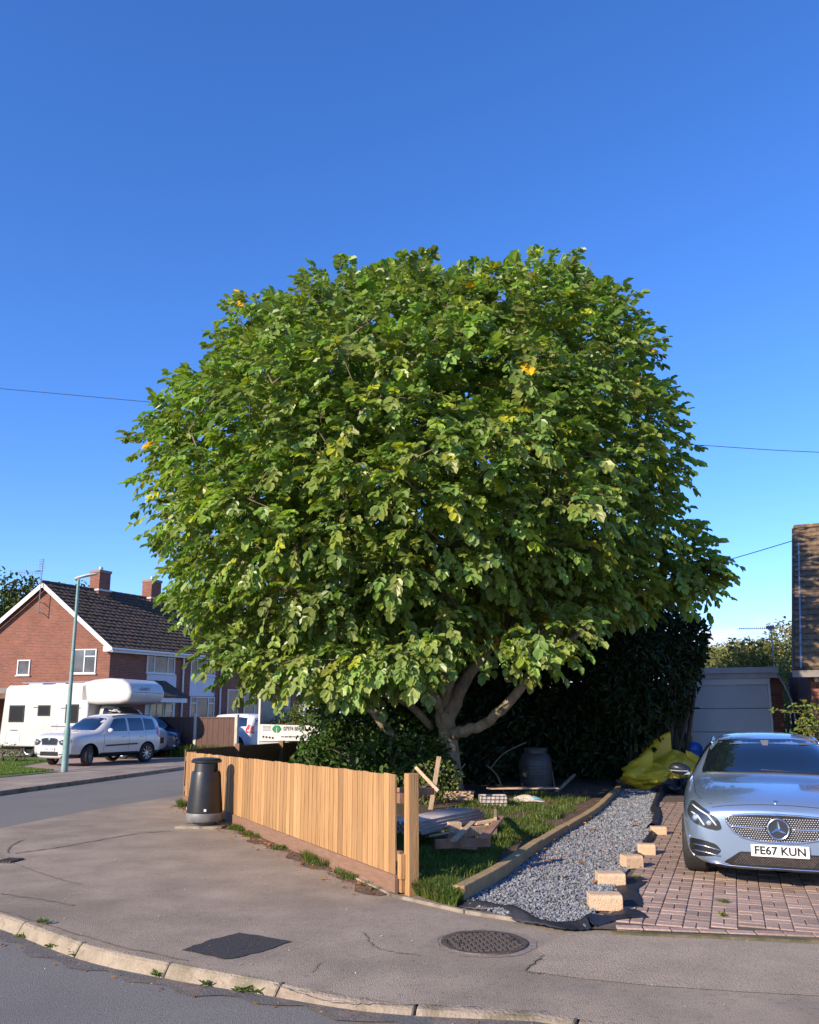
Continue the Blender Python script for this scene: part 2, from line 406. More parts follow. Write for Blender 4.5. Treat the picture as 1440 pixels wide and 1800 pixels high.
_t = _N.new('ShaderNodeBsdfTranslucent'); _t.inputs['Color'].default_value = (1.0, .66, .03, 1); _x = _N.new('ShaderNodeMixShader'); _x.inputs[0].default_value = .3
_L.new(_N['Principled BSDF'].outputs[0], _x.inputs[1]); _L.new(_t.outputs[0], _x.inputs[2]); _L.new(_x.outputs[0], _N['Material Output'].inputs['Surface'])

# ------------------------------------------------------------------ leaf builders
def norm(a): return a / np.maximum(np.linalg.norm(a, axis=-1, keepdims=True), 1e-9)
def leaflets(base, d, n, L, W, tint, fold=0.25, bend=0.12):
    """hexagonal leaf blades folded at the midrib: 6 verts, 2 quads each"""
    d = norm(d); n = norm(n - d * np.sum(n * d, -1, keepdims=True)); b = np.cross(d, n)
    L = L[:, None]; W = W[:, None]; k = len(base)
    tip = base + d * L - n * (L * bend)
    l1 = base + d * L * .27 + b * W * .45 + n * W * fold; l2 = base + d * L * .76 + b * W * .44 + n * (W * fold - L * bend * .4)
    r1 = base + d * L * .27 - b * W * .45 + n * W * fold; r2 = base + d * L * .76 - b * W * .44 + n * (W * fold - L * bend * .4)
    v = np.stack([base, l1, l2, tip, r2, r1], 1).reshape(-1, 3)
    i = (np.arange(k) * 6)[:, None]
    f = np.concatenate([i + np.array([[0, 3, 2, 1]]), i + np.array([[0, 5, 4, 3]])], 0)
    return v, f, np.repeat(tint, 6, axis=0)
def tints(n, lo=0.6, hi=1.35, yellow=0.12, ycol=(1.7, 1.35, 0.6)):
    t = rng.uniform(lo, hi, n)[:, None] * np.stack([rng.uniform(.85, 1.2, n), rng.uniform(.93, 1.07, n), rng.uniform(.7, 1.2, n)], 1)
    m = rng.random(n) < yellow
    t[m] *= np.array(ycol)
    return t
def rand_dirs(n):
    return norm(rng.normal(size=(n, 3)))
def blob_leaves(blobs, per_m2, size, name, matn, parent, off, droop=0.3, aspect=0.5, lo=.6, hi=1.35, shell=0.35, yellow=.06, kind='stuff', minz=0.02):
    """blobs: (centre, (rx, ry, rz)); leaves through an uneven shell of each"""
    B = []; D = []
    for c, r in blobs:
        c = np.array(c); r = np.array(r)
        area = 4 * math.pi * ((r[0] * r[1]) ** 1.6 / 3 + (r[0] * r[2]) ** 1.6 / 3 + (r[1] * r[2]) ** 1.6 / 3) ** (1 / 1.6)
        n = int(area * per_m2)
        u = rand_dirs(n)
        ph = rng.uniform(0, 6, 6)
        lump = 1 + .13 * np.sin(u[:, 0] * 5 + ph[0]) * np.sin(u[:, 2] * 6 + ph[1]) + .09 * np.sin(u[:, 1] * 9 + ph[2]) * np.cos(u[:, 0] * 8 + ph[3]) + .05 * np.sin(u[:, 2] * 17 + ph[4])
        s = (1 - shell * rng.random(n) ** 1.5) * lump
        s += (rng.random(n) < .05) * rng.uniform(0, .14, n)
        p = c + u * r * s[:, None]
        B.append(p); D.append(u)
    B = np.concatenate(B); D = np.concatenate(D)
    k = B[:, 2] > minz; B = B[k]; D = D[k]; n = len(B)
    d = norm(D * .6 + rand_dirs(n) * .9 + np.array([0, 0, -droop]))
    nn = norm(D * .5 + rand_dirs(n) * .6 + np.array([0, 0, .6]))
    L = rng.uniform(.7, 1.3, n) * size
    v, f, t = leaflets(B, d, nn, L, L * aspect, tints(n, lo, hi, yellow))
    return np_mesh(name, v, f, M_[matn], parent, False, t, kind, off)
# ================================================================== THE SETTING
def sheet(name, poly, z, m, kind='structure', parent=None, bump=0.0, cell=None, drop=None):
    """flat polygon (optionally cut into a grid with gentle unevenness)"""
    pts = [Vector((p[0], p[1])) for p in poly]
    if cell:
        xs = [p.x for p in pts]; ys = [p.y for p in pts]
        extra = []
        y = min(ys)
        while y < max(ys):
            x = min(xs)
            while x < max(xs):
                q = Vector((x + random.uniform(-.1, .1) * cell, y + random.uniform(-.1, .1) * cell))
                inside = False; j = len(pts) - 1
                for i in range(len(pts)):
                    a, b_ = pts[i], pts[j]
                    if (a.y > q.y) != (b_.y > q.y) and q.x < (b_.x - a.x) * (q.y - a.y) / (b_.y - a.y) + a.x: inside = not inside
                    j = i
                if inside: extra.append(q)
                x += cell
            y += cell
        allp = pts + extra; n = len(pts)
        r = geometry.delaunay_2d_cdt(allp, [(i, (i + 1) % n) for i in range(n)], [], 1, 1e-4)
        vs = [(p.x, p.y, z + (bump(p.x, p.y) if callable(bump) else 0)) for p in r[0]]; fs = [list(f) for f in r[2]]
    else:
        vs = [(p.x, p.y, z) for p in pts]; fs = [list(range(len(pts)))]
    me = bpy.data.meshes.new(name); me.from_pydata(vs, [], fs)
    bm = bmesh.new(); bm.from_mesh(me); bmesh.ops.recalc_face_normals(bm, faces=bm.faces)
    if bm.faces and sum(f.normal.z for f in bm.faces) < 0: bmesh.ops.reverse_faces(bm, faces=bm.faces)
    bm.to_mesh(me); bm.free()
    me.materials.append(M_[m]); o = bpy.data.objects.new(name, me); link(o)
    if cell: me.polygons.foreach_set('use_smooth', [True] * len(me.polygons))
    if kind: o['kind'] = kind
    if parent: o.parent = parent
    return o
def smooth_line(pts, k=6):
    """Catmull-Rom through points"""
    out = []; n = len(pts); pts = [Vector(p) for p in pts]
    for i in range(n - 1):
        p0 = pts[max(i - 1, 0)]; p1 = pts[i]; p2 = pts[i + 1]; p3 = pts[min(i + 2, n - 1)]
        for j in range(k):
            t = j / k
            out.append(.5 * ((2 * p1) + (-p0 + p2) * t + (2 * p0 - 5 * p1 + 4 * p2 - p3) * t * t + (-p0 + 3 * p1 - 3 * p2 + p3) * t ** 3))
    out.append(pts[-1]); return out
def sm(a, b, x):
    t = min(1, max(0, (x - a) / (b - a))); return t * t * (3 - 2 * t)

sheet('ground', [(-900, -200), (900, -200), (900, 1500), (-900, 1500)], -0.16, 'far_grass')
ROADZ = -0.088
def road_h(x, y):            # the near road rises to the dropped kerb on the right
    return 0.07 * sm(-2.2, 1.2, x) * sm(9, 6, y)
# corner block: near kerb, rounded corner, then along the side road
kerb_near = [G(0, 1604), G(157, 1658), G(300, 1690), G(463, 1720), G(680, 1760), G(960, 1781), G(1060, 1797)]
kr = smooth_line([V(-6.35, 11.1, 0), V(-5.95, 9.7, 0), V(-4.9, 8.3, 0)] + kerb_near + [V(2.2, 4.55, 0), V(4, 4.1, 0), V(7, 3.5, 0), V(14, 2.2, 0)], 6)
near_edge = [V(16, 90, 0), V(4.5, 62, 0), V(-2.4, 28.5, 0), G(325, 1397), G(160, 1424), G(0, 1456)]
block = [(p.x, p.y) for p in near_edge] + [(p.x, p.y) for p in kr] + [(60, -4), (60, 90)]
sheet('road', [(-20, -6), (14, -6), (60, -6), (60, 2), (14, 12), (2, 60), (10, 90), (-8, 90), (-12, 40), (-22, 20)], ROADZ, 'tarmac_road', cell=0.8, bump=road_h)
def path_h(x, y):
    return 0.012 * math.sin(x * 1.3 + .5) * math.sin(y * .9) - 0.012
path = sheet('pavement', block[:len(near_edge) + len(kr)] + [(14, 6), (14, 40), (22, 90)], 0.0, 'tarmac_path', cell=0.5)

# kerb stones: one by one along the near kerb
mat('kerb_worn', (0.34, 0.27, 0.195), 0.9, (0.24, 0.19, 0.14), 5, bump=0.7, bscale=50, spots=[((0.13, 0.11, 0.06), 4, 0.52, 0.66, 0.8), ((0.42, 0.36, 0.28), 30, 0.6, 0.7, 0.6)])
kerb = tag(link(bpy.data.objects.new('kerb', None)), kind='structure'); kerb.empty_display_size = .2
kerb.location = (0, 0, 0)
seg = [0.0]
for i in range(1, len(kr)): seg.append(seg[-1] + (kr[i] - kr[i - 1]).length)
def along(line, segl, s):
    s = max(0, min(segl[-1] - 1e-5, s))
    i = max(j for j in range(len(segl)) if segl[j] <= s); i = min(i, len(line) - 2)
    t = (s - segl[i]) / max(1e-6, segl[i + 1] - segl[i])
    return line[i].lerp(line[i + 1], t)
def kerb_profile(p, q, w=0.13):
    d = (q - p); d.z = 0; d.normalize(); n = Vector((d.y, -d.x, 0))          # n towards the road
    return d, n
s = 0.0; S = seg[-1]
while s < S - .5:
    L = 0.915; mb = MB(); K = 4
    pts = [along(kr, seg, s + .006 + (L - .012) * k / K) for k in range(K + 1)]
    rings = []
    for k in range(K + 1):
        a = pts[max(k - 1, 0)]; b = pts[min(k + 1, K)]; d, n = kerb_profile(a, b)
        p = pts[k]; zr = ROADZ + road_h(p.x, p.y); top = 0.004 - 0.0 * sm(-1, 2, p.x)
        pr = [(-.005, -.2), (-.005, top), (.035, top), (.055, top - .014), (.095, zr + .01 + .0), (.10, -.2)]
        if zr > -.06: pr = [(-.005, -.2), (-.005, top), (.04, top), (.07, top - .008), (.095, zr + .004), (.10, -.2)]
        rings.append([p + n * a_ + Vector((0, 0, b_)) for a_, b_ in pr])
    vs = [v for r in rings for v in r]; m = len(rings[0])
    fs = [(i * m + j, i * m + (j + 1) % m, (i + 1) * m + (j + 1) % m, (i + 1) * m + j) for i in range(K) for j in range(m)]
    fs += [list(range(m))[::-1], [K * m + j for j in range(m)]]
    jz = random.uniform(-.004, .004)
    mb.add([v + Vector((0, 0, jz)) for v in vs], fs)
    mb.build('kerb_stone', M_['kerb_concrete' if pts[2].x < -.9 else 'kerb_worn'], kerb, bevel=0.008)
    s += L
# gutter silt against the kerb
mb = MB()
gl = [along(kr, seg, S * k / 160) for k in range(161)]
gn = [kerb_profile(gl[max(k - 1, 0)], gl[min(k + 1, 160)])[1] for k in range(161)]
for k in range(160):
    d, n = kerb_profile(gl[k], gl[k + 1]); w0 = .12 + .05 * math.sin(k * 1.7) + .03 * math.sin(k * .63); w1 = .12 + .05 * math.sin((k + 1) * 1.7) + .03 * math.sin((k + 1) * .63)
    def zz(p): return ROADZ + road_h(p.x, p.y) + .005
    a, b = gl[k], gl[k + 1]
    na, nb_ = gn[k], gn[k + 1]; mb.add([a + na * .09 + V(0, 0, zz(a)), b + nb_ * .09 + V(0, 0, zz(b)), b + nb_ * (.10 + w1) + V(0, 0, zz(b)), a + na * (.10 + w0) + V(0, 0, zz(a))], [(0, 1, 2, 3)])
mat('gutter_silt', (0.20, 0.155, 0.12), 0.95, (0.10, 0.09, 0.08), 14, bump=0.5, spots=[((0.10, 0.10, 0.10), 5, .45, .6, .9)])
mb.build('gutter_silt', M_['gutter_silt'], kind='structure')

# dark square tarmac patch, crossover strip, tar seams and cracks
ptc = [G(318, 1671), G(375, 1652), G(418, 1641), G(458, 1646), G(512, 1656), G(470, 1671), G(420, 1684), G(398, 1688), G(360, 1679)]
ptc = [a.lerp(b, t) + V(random.uniform(-.012, .012), random.uniform(-.012, .012), 0) for a, b in zip(ptc, ptc[1:] + ptc[:1]) for t in (0, .2, .4, .6, .8)]
sheet('tarmac_repair', [(p.x, p.y) for p in ptc], 0.005, 'tarmac_patch')
co = [G(925, 1708), G(955, 1690), G(945, 1668), G(975, 1650), G(1030, 1643), G(1100, 1645), G(1440, 1661)] + [V(6, 5.6, 0), V(6, 5.0, 0)] + [G(1440, 1752), G(1300, 1744), G(1150, 1734), G(1030, 1722)]
sheet('driveway_crossover', [(p.x, p.y) for p in co], 0.004, 'tarmac_crossover')
def ribbon(name, pix, w, m, z=0.006, jit=.012, k=8, pts=None):
    line = smooth_line(pts or [G(*p) for p in pix], k); mb = MB()
    L = []
    for i, p in enumerate(line):
        a = line[max(i - 1, 0)]; b = line[min(i + 1, len(line) - 1)]; d = (b - a).normalized(); n = V(-d.y, d.x, 0)
        ww = w * random.uniform(.55, 1.3); c = p + n * random.uniform(-jit, jit)
        L.append((c + n * ww / 2, c - n * ww / 2))
    for i in range(len(L) - 1):
        mb.add([L[i][0] + V(0, 0, z), L[i][1] + V(0, 0, z), L[i + 1][1] + V(0, 0, z), L[i + 1][0] + V(0, 0, z)], [(0, 1, 2, 3)])
    return mb.build(name, M_[m], kind='structure')
ribbon('tar_seam', [(26, 1501), (60, 1496), (110, 1489), (170, 1478), (240, 1466), (300, 1461)], .03, 'tar_seam')
ribbon('tar_seam', [(14, 1500), (16, 1490), (25, 1484), (42, 1476)], .022, 'tar_seam')
ribbon('tar_seam', [(0, 1508), (40, 1524), (90, 1542), (140, 1556)], .015, 'tar_seam')
ribbon('tar_seam', [(0, 1572), (60, 1580), (130, 1592)], .03, 'tar_seam')
ribbon('crack', [(545, 1711), (556, 1702), (565, 1692)], .008, 'tar_seam')
ribbon('crack', [(640, 1640), (648, 1655), (662, 1667), (690, 1674), (740, 1681)], .012, 'tar_seam')
ribbon('crack', [(958, 1712), (935, 1712), (926, 1706), (940, 1692), (957, 1680)], .014, 'tar_seam')
ribbon('crack', [(480, 1731), (560, 1757), (640, 1765), (760, 1768), (960, 1779)], .012, 'kerb_concrete')
ribbon('crack', [(0, 1602), (100, 1632), (200, 1662), (330, 1690)], .02, 'tar_seam')

# drain grating at the far left
mb = MB(); c = G(17, 1514); 
dr = thing('drain_grating', 'small rusty iron grating set in the pavement by the left edge of the picture', 'drain cover', (c.x, c.y, 0), R(-10))
mb.box((0, 0, .003), (.20, .26, .012)); mb.build('frame', M_['iron_low'], dr)
for k in range(5):
    MB().box((-.08 + k * .04, 0, .014), (.02, .24, .014)).build('grating_bar', M_['iron'], dr, bevel=.003)

# ---------------- manhole cover
c = G(851, 1657.5)
mh = thing('manhole_cover', 'round cast iron manhole cover with raised studs in the pavement', 'manhole cover', (c.x, c.y, 0), R(12))
MB().lathe([(0.27, .008), (0.315, .010), (0.318, 0.0)], n=48, cap=False).build('frame', M_['iron'], mh)
ribbon('worn_collar', None, .045, 'collar', pts=[V(c.x + .36 * math.cos(a), c.y + .36 * math.sin(a), 0) for a in np.linspace(0, 2 * math.pi, 26)], k=2, z=.003)
MB().lathe([(0.0001, .004), (0.283, .004)], n=48, cap=False).build('cover_plate', M_['iron_low'], mh)
me_stud = None; cnt = 0
for i in range(-6, 7):
    for j in range(-6, 7):
        x = i * .044; y = j * .044
        if math.hypot(x, y) > .262: continue
        if me_stud is None:
            mb = MB(); mb.add([(-.019, -.012, .004), (.019, -.012, .004), (.019, .012, .004), (-.019, .012, .004), (-.015, -.009, .015), (.015, -.009, .015), (.015, .009, .015), (-.015, .009, .015)],
                              [(0, 1, 5, 4), (1, 2, 6, 5), (2, 3, 7, 6), (3, 0, 4, 7), (4, 5, 6, 7)])
            o = mb.build('stud', M_['iron'], mh); me_stud = o.data
        else:
            o = bpy.data.objects.new('stud', me_stud); link(o); o.parent = mh
        o.location = (x, y, 0); o.rotation_euler = (0, 0, math.pi / 2 * ((i + j) % 2))
for sx in (-1, 1):
    MB().lathe([(.028, .004), (.03, .018), (.018, .019), (.016, .008)], (sx * .2, 0, 0), 12, cap=False).build('key_hole', M_['iron_low'], mh)

# ---------------- plot: lawn, soil, gravel strip, drive
fA = G(697, 1572); fB = G(325, 1416)                       # fence line on the ground
e0 = G(700, 1580); e1 = G(800, 1602); e2 = G(940, 1626); e3 = G(1075, 1641); e4 = G(1440, 1656)
D = V(.36, .933, 0).normalized(); E = V(D.y, -D.x, 0)       # drive axis, and across it
def soil_h(x, y):
    return .05 * math.sin(x * 2.1) * math.sin(y * 1.7 + 1) * sm(8, 10, y) * .6 + .02 * math.sin(x * 7) * math.sin(y * 6) + .075
tim = smooth_line([G(805, 1590), G(880, 1547), G(935, 1505), G(1000, 1462), G(1050, 1430), G(1086, 1394), V(4.85, 19.6, 0)], 6)
plot = [(fA.x + .03, fA.y + .02), (e1.x, e1.y + .06)] + [(p.x - .06, p.y) for p in tim] + [(9, 34), (-1.3, 26), (fB.x + .1, fB.y)]
sheet('garden_soil', plot, 0.0, 'soil', cell=.3, bump=soil_h)
sheet('shrub_floor', [(-2.0, 12.4), (.2, 13.2), (1.2, 16), (3.0, 18.7), (4.8, 20.2), (9, 34), (-1.3, 26), (-3.6, 16.2)], 0.09, 'leaf_litter')
gr_right = [G(1028, 1636), G(1062, 1592), G(1100, 1541), G(1122, 1500), G(1143, 1462), G(1150, 1425), G(1156, 1398), V(5.6, 19.8, 0)]
grl = smooth_line(gr_right, 6)
front = [G(820, 1597), G(880, 1612), G(950, 1630)]
gpoly = [(p.x, p.y) for p in tim][::-1] + [(p.x, p.y) for p in front] + [(p.x, p.y) for p in grl]
sheet('gravel_bed', gpoly, 0.012, 'gravel_bed')
# crushed slate-grey gravel: real small stones
def in_poly(px_, py_, poly):
    x = px_[:, None]; y = py_[:, None]; a = np.array(poly); b = np.roll(a, -1, 0)
    cond = ((a[:, 1] > y) != (b[:, 1] > y)) & (x < (b[:, 0] - a[:, 0]) * (y - a[:, 1]) / (b[:, 1] - a[:, 1] + 1e-12) + a[:, 0])
    return (cond.sum(1) % 2) == 1
def stones(name, poly, n, smin, smax, z, matn, kind='stuff', dens_near=None, tintf=None):
    a = np.array(poly); lo = a.min(0); hi = a.max(0)
    p = rng.uniform(lo, hi, (n * 4, 2)); p = p[in_poly(p[:, 0], p[:, 1], poly)]
    w = np.clip((8.0 / p[:, 1]) ** 1.6, 0, 1); p = p[rng.random(len(p)) < w][:n]; n = len(p)
    s = rng.uniform(smin, smax, n) * np.clip(p[:, 1] / 9, 1, 1.7)
    base = np.array([[1, 0, 0], [.3, .95, 0], [-.85, .5, 0], [-.7, -.7, 0], [.4, -.9, 0], [.15, .1, .8], [-.1, 0, -.6]])
    v = base[None] * s[:, None, None] * rng.uniform(.65, 1.2, (n, 7, 1))
    q = rand_dirs(n); ang = rng.uniform(0, 6.28, n)
    c_, s_ = np.cos(ang)[:, None, None], np.sin(ang)[:, None, None]; qq = q[:, None, :]
    v = v * c_ + np.cross(np.broadcast_to(qq, v.shape), v) * s_ + qq * np.sum(qq * v, -1, keepdims=True) * (1 - c_)
    v[:, :, 0] += p[:, 0:1]; v[:, :, 1] += p[:, 1:2]; v[:, :, 2] += z + rng.uniform(0, .02, n)[:, None]
    f = np.array([[0, 1, 5], [1, 2, 5], [2, 3, 5], [3, 4, 5], [4, 0, 5], [1, 0, 6], [2, 1, 6], [3, 2, 6], [4, 3, 6], [0, 4, 6]])
    ff = (np.arange(n) * 7)[:, None, None] + f[None]
    t = rng.uniform(.55, 1.7, n)[:, None] * np.array([1, 1, 1]) * np.stack([rng.uniform(.94, 1.08, n), np.ones(n), rng.uniform(.95, 1.08, n)], 1)
    if tintf is not None: t = t * np.array(tintf)
    return np_mesh(name, v.reshape(-1, 3), ff.reshape(-1, 3), M_[matn], None, False, np.repeat(t, 7, 0), kind)
o = stones('gravel', gpoly, 52000, .009, .019, .022, 'stone_tint')
tag(o, 'blue grey crushed gravel filling the strip beside the drive', 'gravel')

# timber edging: end to end baulks along the lawn side of the gravel
edge = thing('timber_edging', 'curving line of chunky timber baulks edging the gravel', 'garden edging', (tim[0].x, tim[0].y, 0))
tl = [0.0]
for i in range(1, len(tim)): tl.append(tl[-1] + (tim[i] - tim[i - 1]).length)
s = 0; k = 0
while s < tl[-1] - .2:
    L = min(1.55 if s < 5 else 2.0, tl[-1] - s)
    K = 4; mb = MB(edge.location); rings = []
    for q in range(K + 1):
        p = along(tim, tl, s + .006 + (L - .012) * q / K); p2 = along(tim, tl, s + (L) * min(q + .2, K) / K + .02); 
        d = (along(tim, tl, s + L * min(q + 1, K) / K) - along(tim, tl, s + L * max(q - 1, 0) / K)).normalized(); n = V(-d.y, d.x, 0)
        h = .125 + .03 * sm(4, 0, s)
        jx = .008 * ((k * 37) % 3 - 1)
        rings.append([p + n * (.055 + jx) + V(0, 0, -.02), p + n * (.055 + jx) + V(0, 0, h), p + n * (-.055 + jx) + V(0, 0, h), p + n * (-.055 + jx) + V(0, 0, -.02)])
    vs = [v for r in rings for v in r]
    fs = [(i * 4 + j, i * 4 + (j + 1) % 4, (i + 1) * 4 + (j + 1) % 4, (i + 1) * 4 + j) for i in range(K) for j in range(4)] + [(0, 1, 2, 3), (K * 4 + 3, K * 4 + 2, K * 4 + 1, K * 4)]
    mb.add(vs, fs); mb.build('timber_baulk', M_['sleeper'], edge, bevel=.006)
    s += L; k += 1
MB((5.2, 19.6, 0)).beam((4.8, 19.5, .09), (5.8, 19.9, .09), .12, .16).build('end_baulk', M_['sleeper']).location = (5.2, 19.6, 0)
tag(bpy.data.objects['end_baulk'], 'short timber baulk closing the far end of the gravel strip', 'timber')

# concrete edging between pavement and plot, piece by piece
ce = tag(link(bpy.data.objects.new('path_edging', None)), kind='structure')
el = smooth_line([G(440, 1465), G(560, 1515), e0, e1, e2, e3], 5); sl = [0.0]
for i in range(1, len(el)): sl.append(sl[-1] + (el[i] - el[i - 1]).length)
s = 0
while s < sl[-1] - .4:
    a = along(el, sl, s + .004); b = along(el, sl, s + .91); z = .012 if s > 3.6 else .006
    MB().beam(a + V(0, 0, -.05 + z), b + V(0, 0, -.05 + z), .05, .13).build('edging_stone', M_['concrete'], ce, bevel=.006); s += .915

# drive paving: basket weave, brick by brick
drive_o = e3 + E * .05 + D * .02
dp = [(e3.x - .05, e3.y + .03)] + [(p.x + .02, p.y) for p in grl] + [(5.6, 22), (11.8, 22), (11.8, 14), (7.6, 5.75), (e4.x, e4.y + .03)]
dp[0] = (G(1062, 1639).x, G(1062, 1639).y + .03)
drv = sheet('drive', dp, 0.0165, 'joint_sand')
drv_pts = np.array([[p[0], p[1]] for p in dp])
pieces = []
def edge_y(x):
    for a, b in ((e3, e4), (e4, V(7.6, 5.65, 0))):
        if x <= b.x or b.x > 7: return a.y + (b.y - a.y) * (x - a.x) / (b.x - a.x)
# header course along the pavement
hx = G(1085, 1640)
tdir = (e4 - e3).normalized(); tn = V(-tdir.y, tdir.x, 0)
for k in range(0, 30):
    cc = hx + tdir * (k * .205 + .1) + tn * .09
    if cc.x > 6.6: break
    pieces.append((cc, math.atan2(tdir.y, tdir.x), .195, .095))
rz = math.atan2(E.y, E.x)
for i in range(-12, 34):
    for j in range(-12, 80):
        cc = e3 + E * (i * .2) + D * (j * .2)
        if (i + j) % 2 == 0: sub = [(cc + D * .05, rz, .194, .094), (cc - D * .05, rz, .194, .094)]
        else: sub = [(cc + E * .05, rz, .094, .194), (cc - E * .05, rz, .094, .194)]
        for q in sub: pieces.append(q)
good = []
P2 = np.array([[q[0].x, q[0].y] for q in pieces]); ins = in_poly(P2[:, 0], P2[:, 1], dp)
for q, ok in zip(pieces, ins):
    if not ok or q[0].y > 16: continue
    if q[0].x / q[0].y > .58: continue
    c_ = q[0]
    if abs(q[2] - .195) > 1e-6:                      # field brick: keep off the header course
        dd = (c_ - hx).dot(tn)
        if dd < .20: continue
    good.append(q)
good.sort(key=lambda q: q[0].y)
def brick_mesh(w, d):
    mb = MB(); h = .022; b = .006
    vs = []
    for (sx, sy) in ((-1, -1), (1, -1), (1, 1), (-1, 1)): vs.append((sx * w / 2, sy * d / 2, 0))
    for (sx, sy) in ((-1, -1), (1, -1), (1, 1), (-1, 1)): vs.append((sx * w / 2, sy * d / 2, h - b))
    for (sx, sy) in ((-1, -1), (1, -1), (1, 1), (-1, 1)): vs.append((sx * (w / 2 - b), sy * (d / 2 - b), h))
    fs = [(4, 5, 1, 0), (5, 6, 2, 1), (6, 7, 3, 2), (7, 4, 0, 3), (4, 8, 9, 5), (5, 9, 10, 6), (6, 10, 11, 7), (7, 11, 8, 4), (8, 11, 10, 9)]
    return vs, fs
cache = {}; rest = MB()
for n_, (c_, a_, w, d) in enumerate(good):
    key = (w, d)
    jz = random.uniform(-.003, .003) + .004; ja = a_ + random.uniform(-.012, .012)
    if n_ < 300:
        if key not in cache:
            vs, fs = brick_mesh(w, d); me = bpy.data.meshes.new('paving_brick'); me.from_pydata(vs, [], [tuple(reversed(f)) for f in fs]); me.materials.append(M_['paver'])
            bm = bmesh.new(); bm.from_mesh(me); bmesh.ops.recalc_face_normals(bm, faces=bm.faces); bm.to_mesh(me); bm.free(); cache[key] = me
        o = bpy.data.objects.new('paving_brick', cache[key]); link(o); o.parent = drv
        o.location = (c_.x, c_.y, jz + .0); o.rotation_euler = (random.uniform(-.012, .012), random.uniform(-.012, .012), ja)
    else:
        vs, fs = brick_mesh(w, d); M = Matrix.Rotation(ja, 3, 'Z')
        rest.add([M @ Vector(v) + Vector((c_.x, c_.y, jz)) for v in vs], fs)
rest.build('paving_bricks_beyond', M_['paver'], drv, kind='stuff')
mb = MB(); mb.beam(e3 + V(0, .0, .004), e4 + V(0, .0, .006), .06, .022); mb.beam(e4 + V(0, .0, .006), V(6.2, 5.87, .006), .06, .022)
mb.build('moss_line', M_['moss'], kind='structure')

# black membrane turned up round the gravel
def cloth_strip(name, line, w, h, label, parent=None, seed=1, k=5):
    r = random.Random(seed); h = h * 1.35; L = smooth_line(line, k); mb = MB(); n = len(L); rows = 7
    ph = [r.uniform(0, 6) for _ in range(6)]
    def fn(u, v):
        i = u * (n - 1); a = L[int(i)]; b = L[min(int(i) + 1, n - 1)]; p = a.lerp(b, i - int(i))
        d = (L[min(int(i) + 1, n - 1)] - L[max(int(i) - 1, 0)]).normalized(); nn = V(-d.y, d.x, 0)
        s_ = u * n
        off = (v - .5) * w * (1 + .2 * math.sin(s_ * .31 + ph[0]) + .1 * math.sin(s_ * .97 + ph[5])) + .012 * math.sin(s_ * .57 + ph[1])
        z = .028 + h * (math.sin(v * math.pi) ** 1.5 * (.55 + .25 * math.sin(s_ * .37 + ph[3]) + .15 * math.sin(s_ * .83 + ph[4])) + .16 * math.sin(s_ * .61 + ph[2] + v * 5)) + .004 * math.sin(s_ * 5 + v * 9)
        return p + nn * off + V(0, 0, z)
    mb.grid(fn, (n - 1) * 3, rows)
    o = mb.build(name, M_['membrane'], parent, smooth=True, solid=.003)
    tag(o, label, 'landscape fabric'); return o
cloth_strip('weed_membrane', [G(795, 1590), G(850, 1600), G(890, 1606), G(930, 1623), G(985, 1634), G(1030, 1632)], .16, .05, 'black weed membrane crumpled along the front of the gravel', seed=3)
cloth_strip('weed_membrane', [G(1030, 1632), G(1060, 1622), G(1122, 1612)], .20, .05, 'black membrane flap lying in front of the nearest blocks', seed=6)
cloth_strip('weed_membrane', [G(1105, 1600), G(1106, 1570), G(1112, 1548)], .26, .012, 'flat black membrane under the two nearest blocks', seed=5)
cloth_strip('weed_membrane', [G(1112, 1530), G(1128, 1502), G(1146, 1468)], .13, .05, 'black membrane edge behind the middle blocks', seed=8)
cloth_strip('weed_membrane', [G(1146, 1462), G(1152, 1430), G(1160, 1400), G(1168, 1384)], .22, .09, 'rumpled black membrane at the far side of the gravel', seed=11)
mb = MB(); c = V(5.75, 17.9, .1)
def bl(u, v):
    a = u * 2 * math.pi; b = v * math.pi - math.pi / 2; r = 1 + .35 * math.sin(5 * a + 3 * b) + .2 * math.sin(9 * a)
    return c + V(.42 * r * math.cos(b) * math.cos(a), .4 * r * math.cos(b) * math.sin(a), max(-.09, .16 * r * math.sin(b)))
mb.grid(bl, 26, 12); tag(mb.build('membrane_heap', M_['membrane']), 'black heap of spare membrane in front of the yellow bags', 'landscape fabric')

# ---------------- opposite side of the side road
far_edge = [V(-10.2, 11, 0), G(0, 1390), G(160, 1369), G(325, 1347), V(-5.6, 36, 0), V(-2, 60, 0)]
fe = smooth_line(far_edge, 4)
sheet('far_pavement', [(p.x, p.y) for p in fe] + [(-40, 60), (-60, 11)], 0.0, 'tarmac_path', cell=3.0)
fk = tag(link(bpy.data.objects.new('far_kerb', None)), kind='structure')
sl = [0.0]
for i in range(1, len(fe)): sl.append(sl[-1] + (fe[i] - fe[i - 1]).length)
s = 0
while s < sl[-1] - 1 and s < 34:
    a = along(fe, sl, s + .008); b = along(fe, sl, s + .907)
    MB().beam(a + V(.06, 0, -.045), b + V(.06, 0, -.045), .125, .11).build('kerb_stone', M_['kerb_concrete'], fk, bevel=.01); s += .915
lw = [G(0, 1366, .02), G(105, 1356, .02), G(60, 1352, .02), G(22, 1350, .02), G(60, 1343, .02), G(95, 1338, .02), V(-14.5, 34, 0), V(-40, 34, 0), V(-40, 21, 0)]
sheet('front_lawn', [(p.x, p.y) for p in lw], 0.015, 'lawn')
dw = [G(20, 1350), G(115, 1356), G(200, 1345), G(325, 1331), V(-6.2, 36, 0), V(-15, 36, 0), G(70, 1338)]
sheet('house_drive', [(p.x, p.y) for p in dw], 0.008, 'pink_drive')
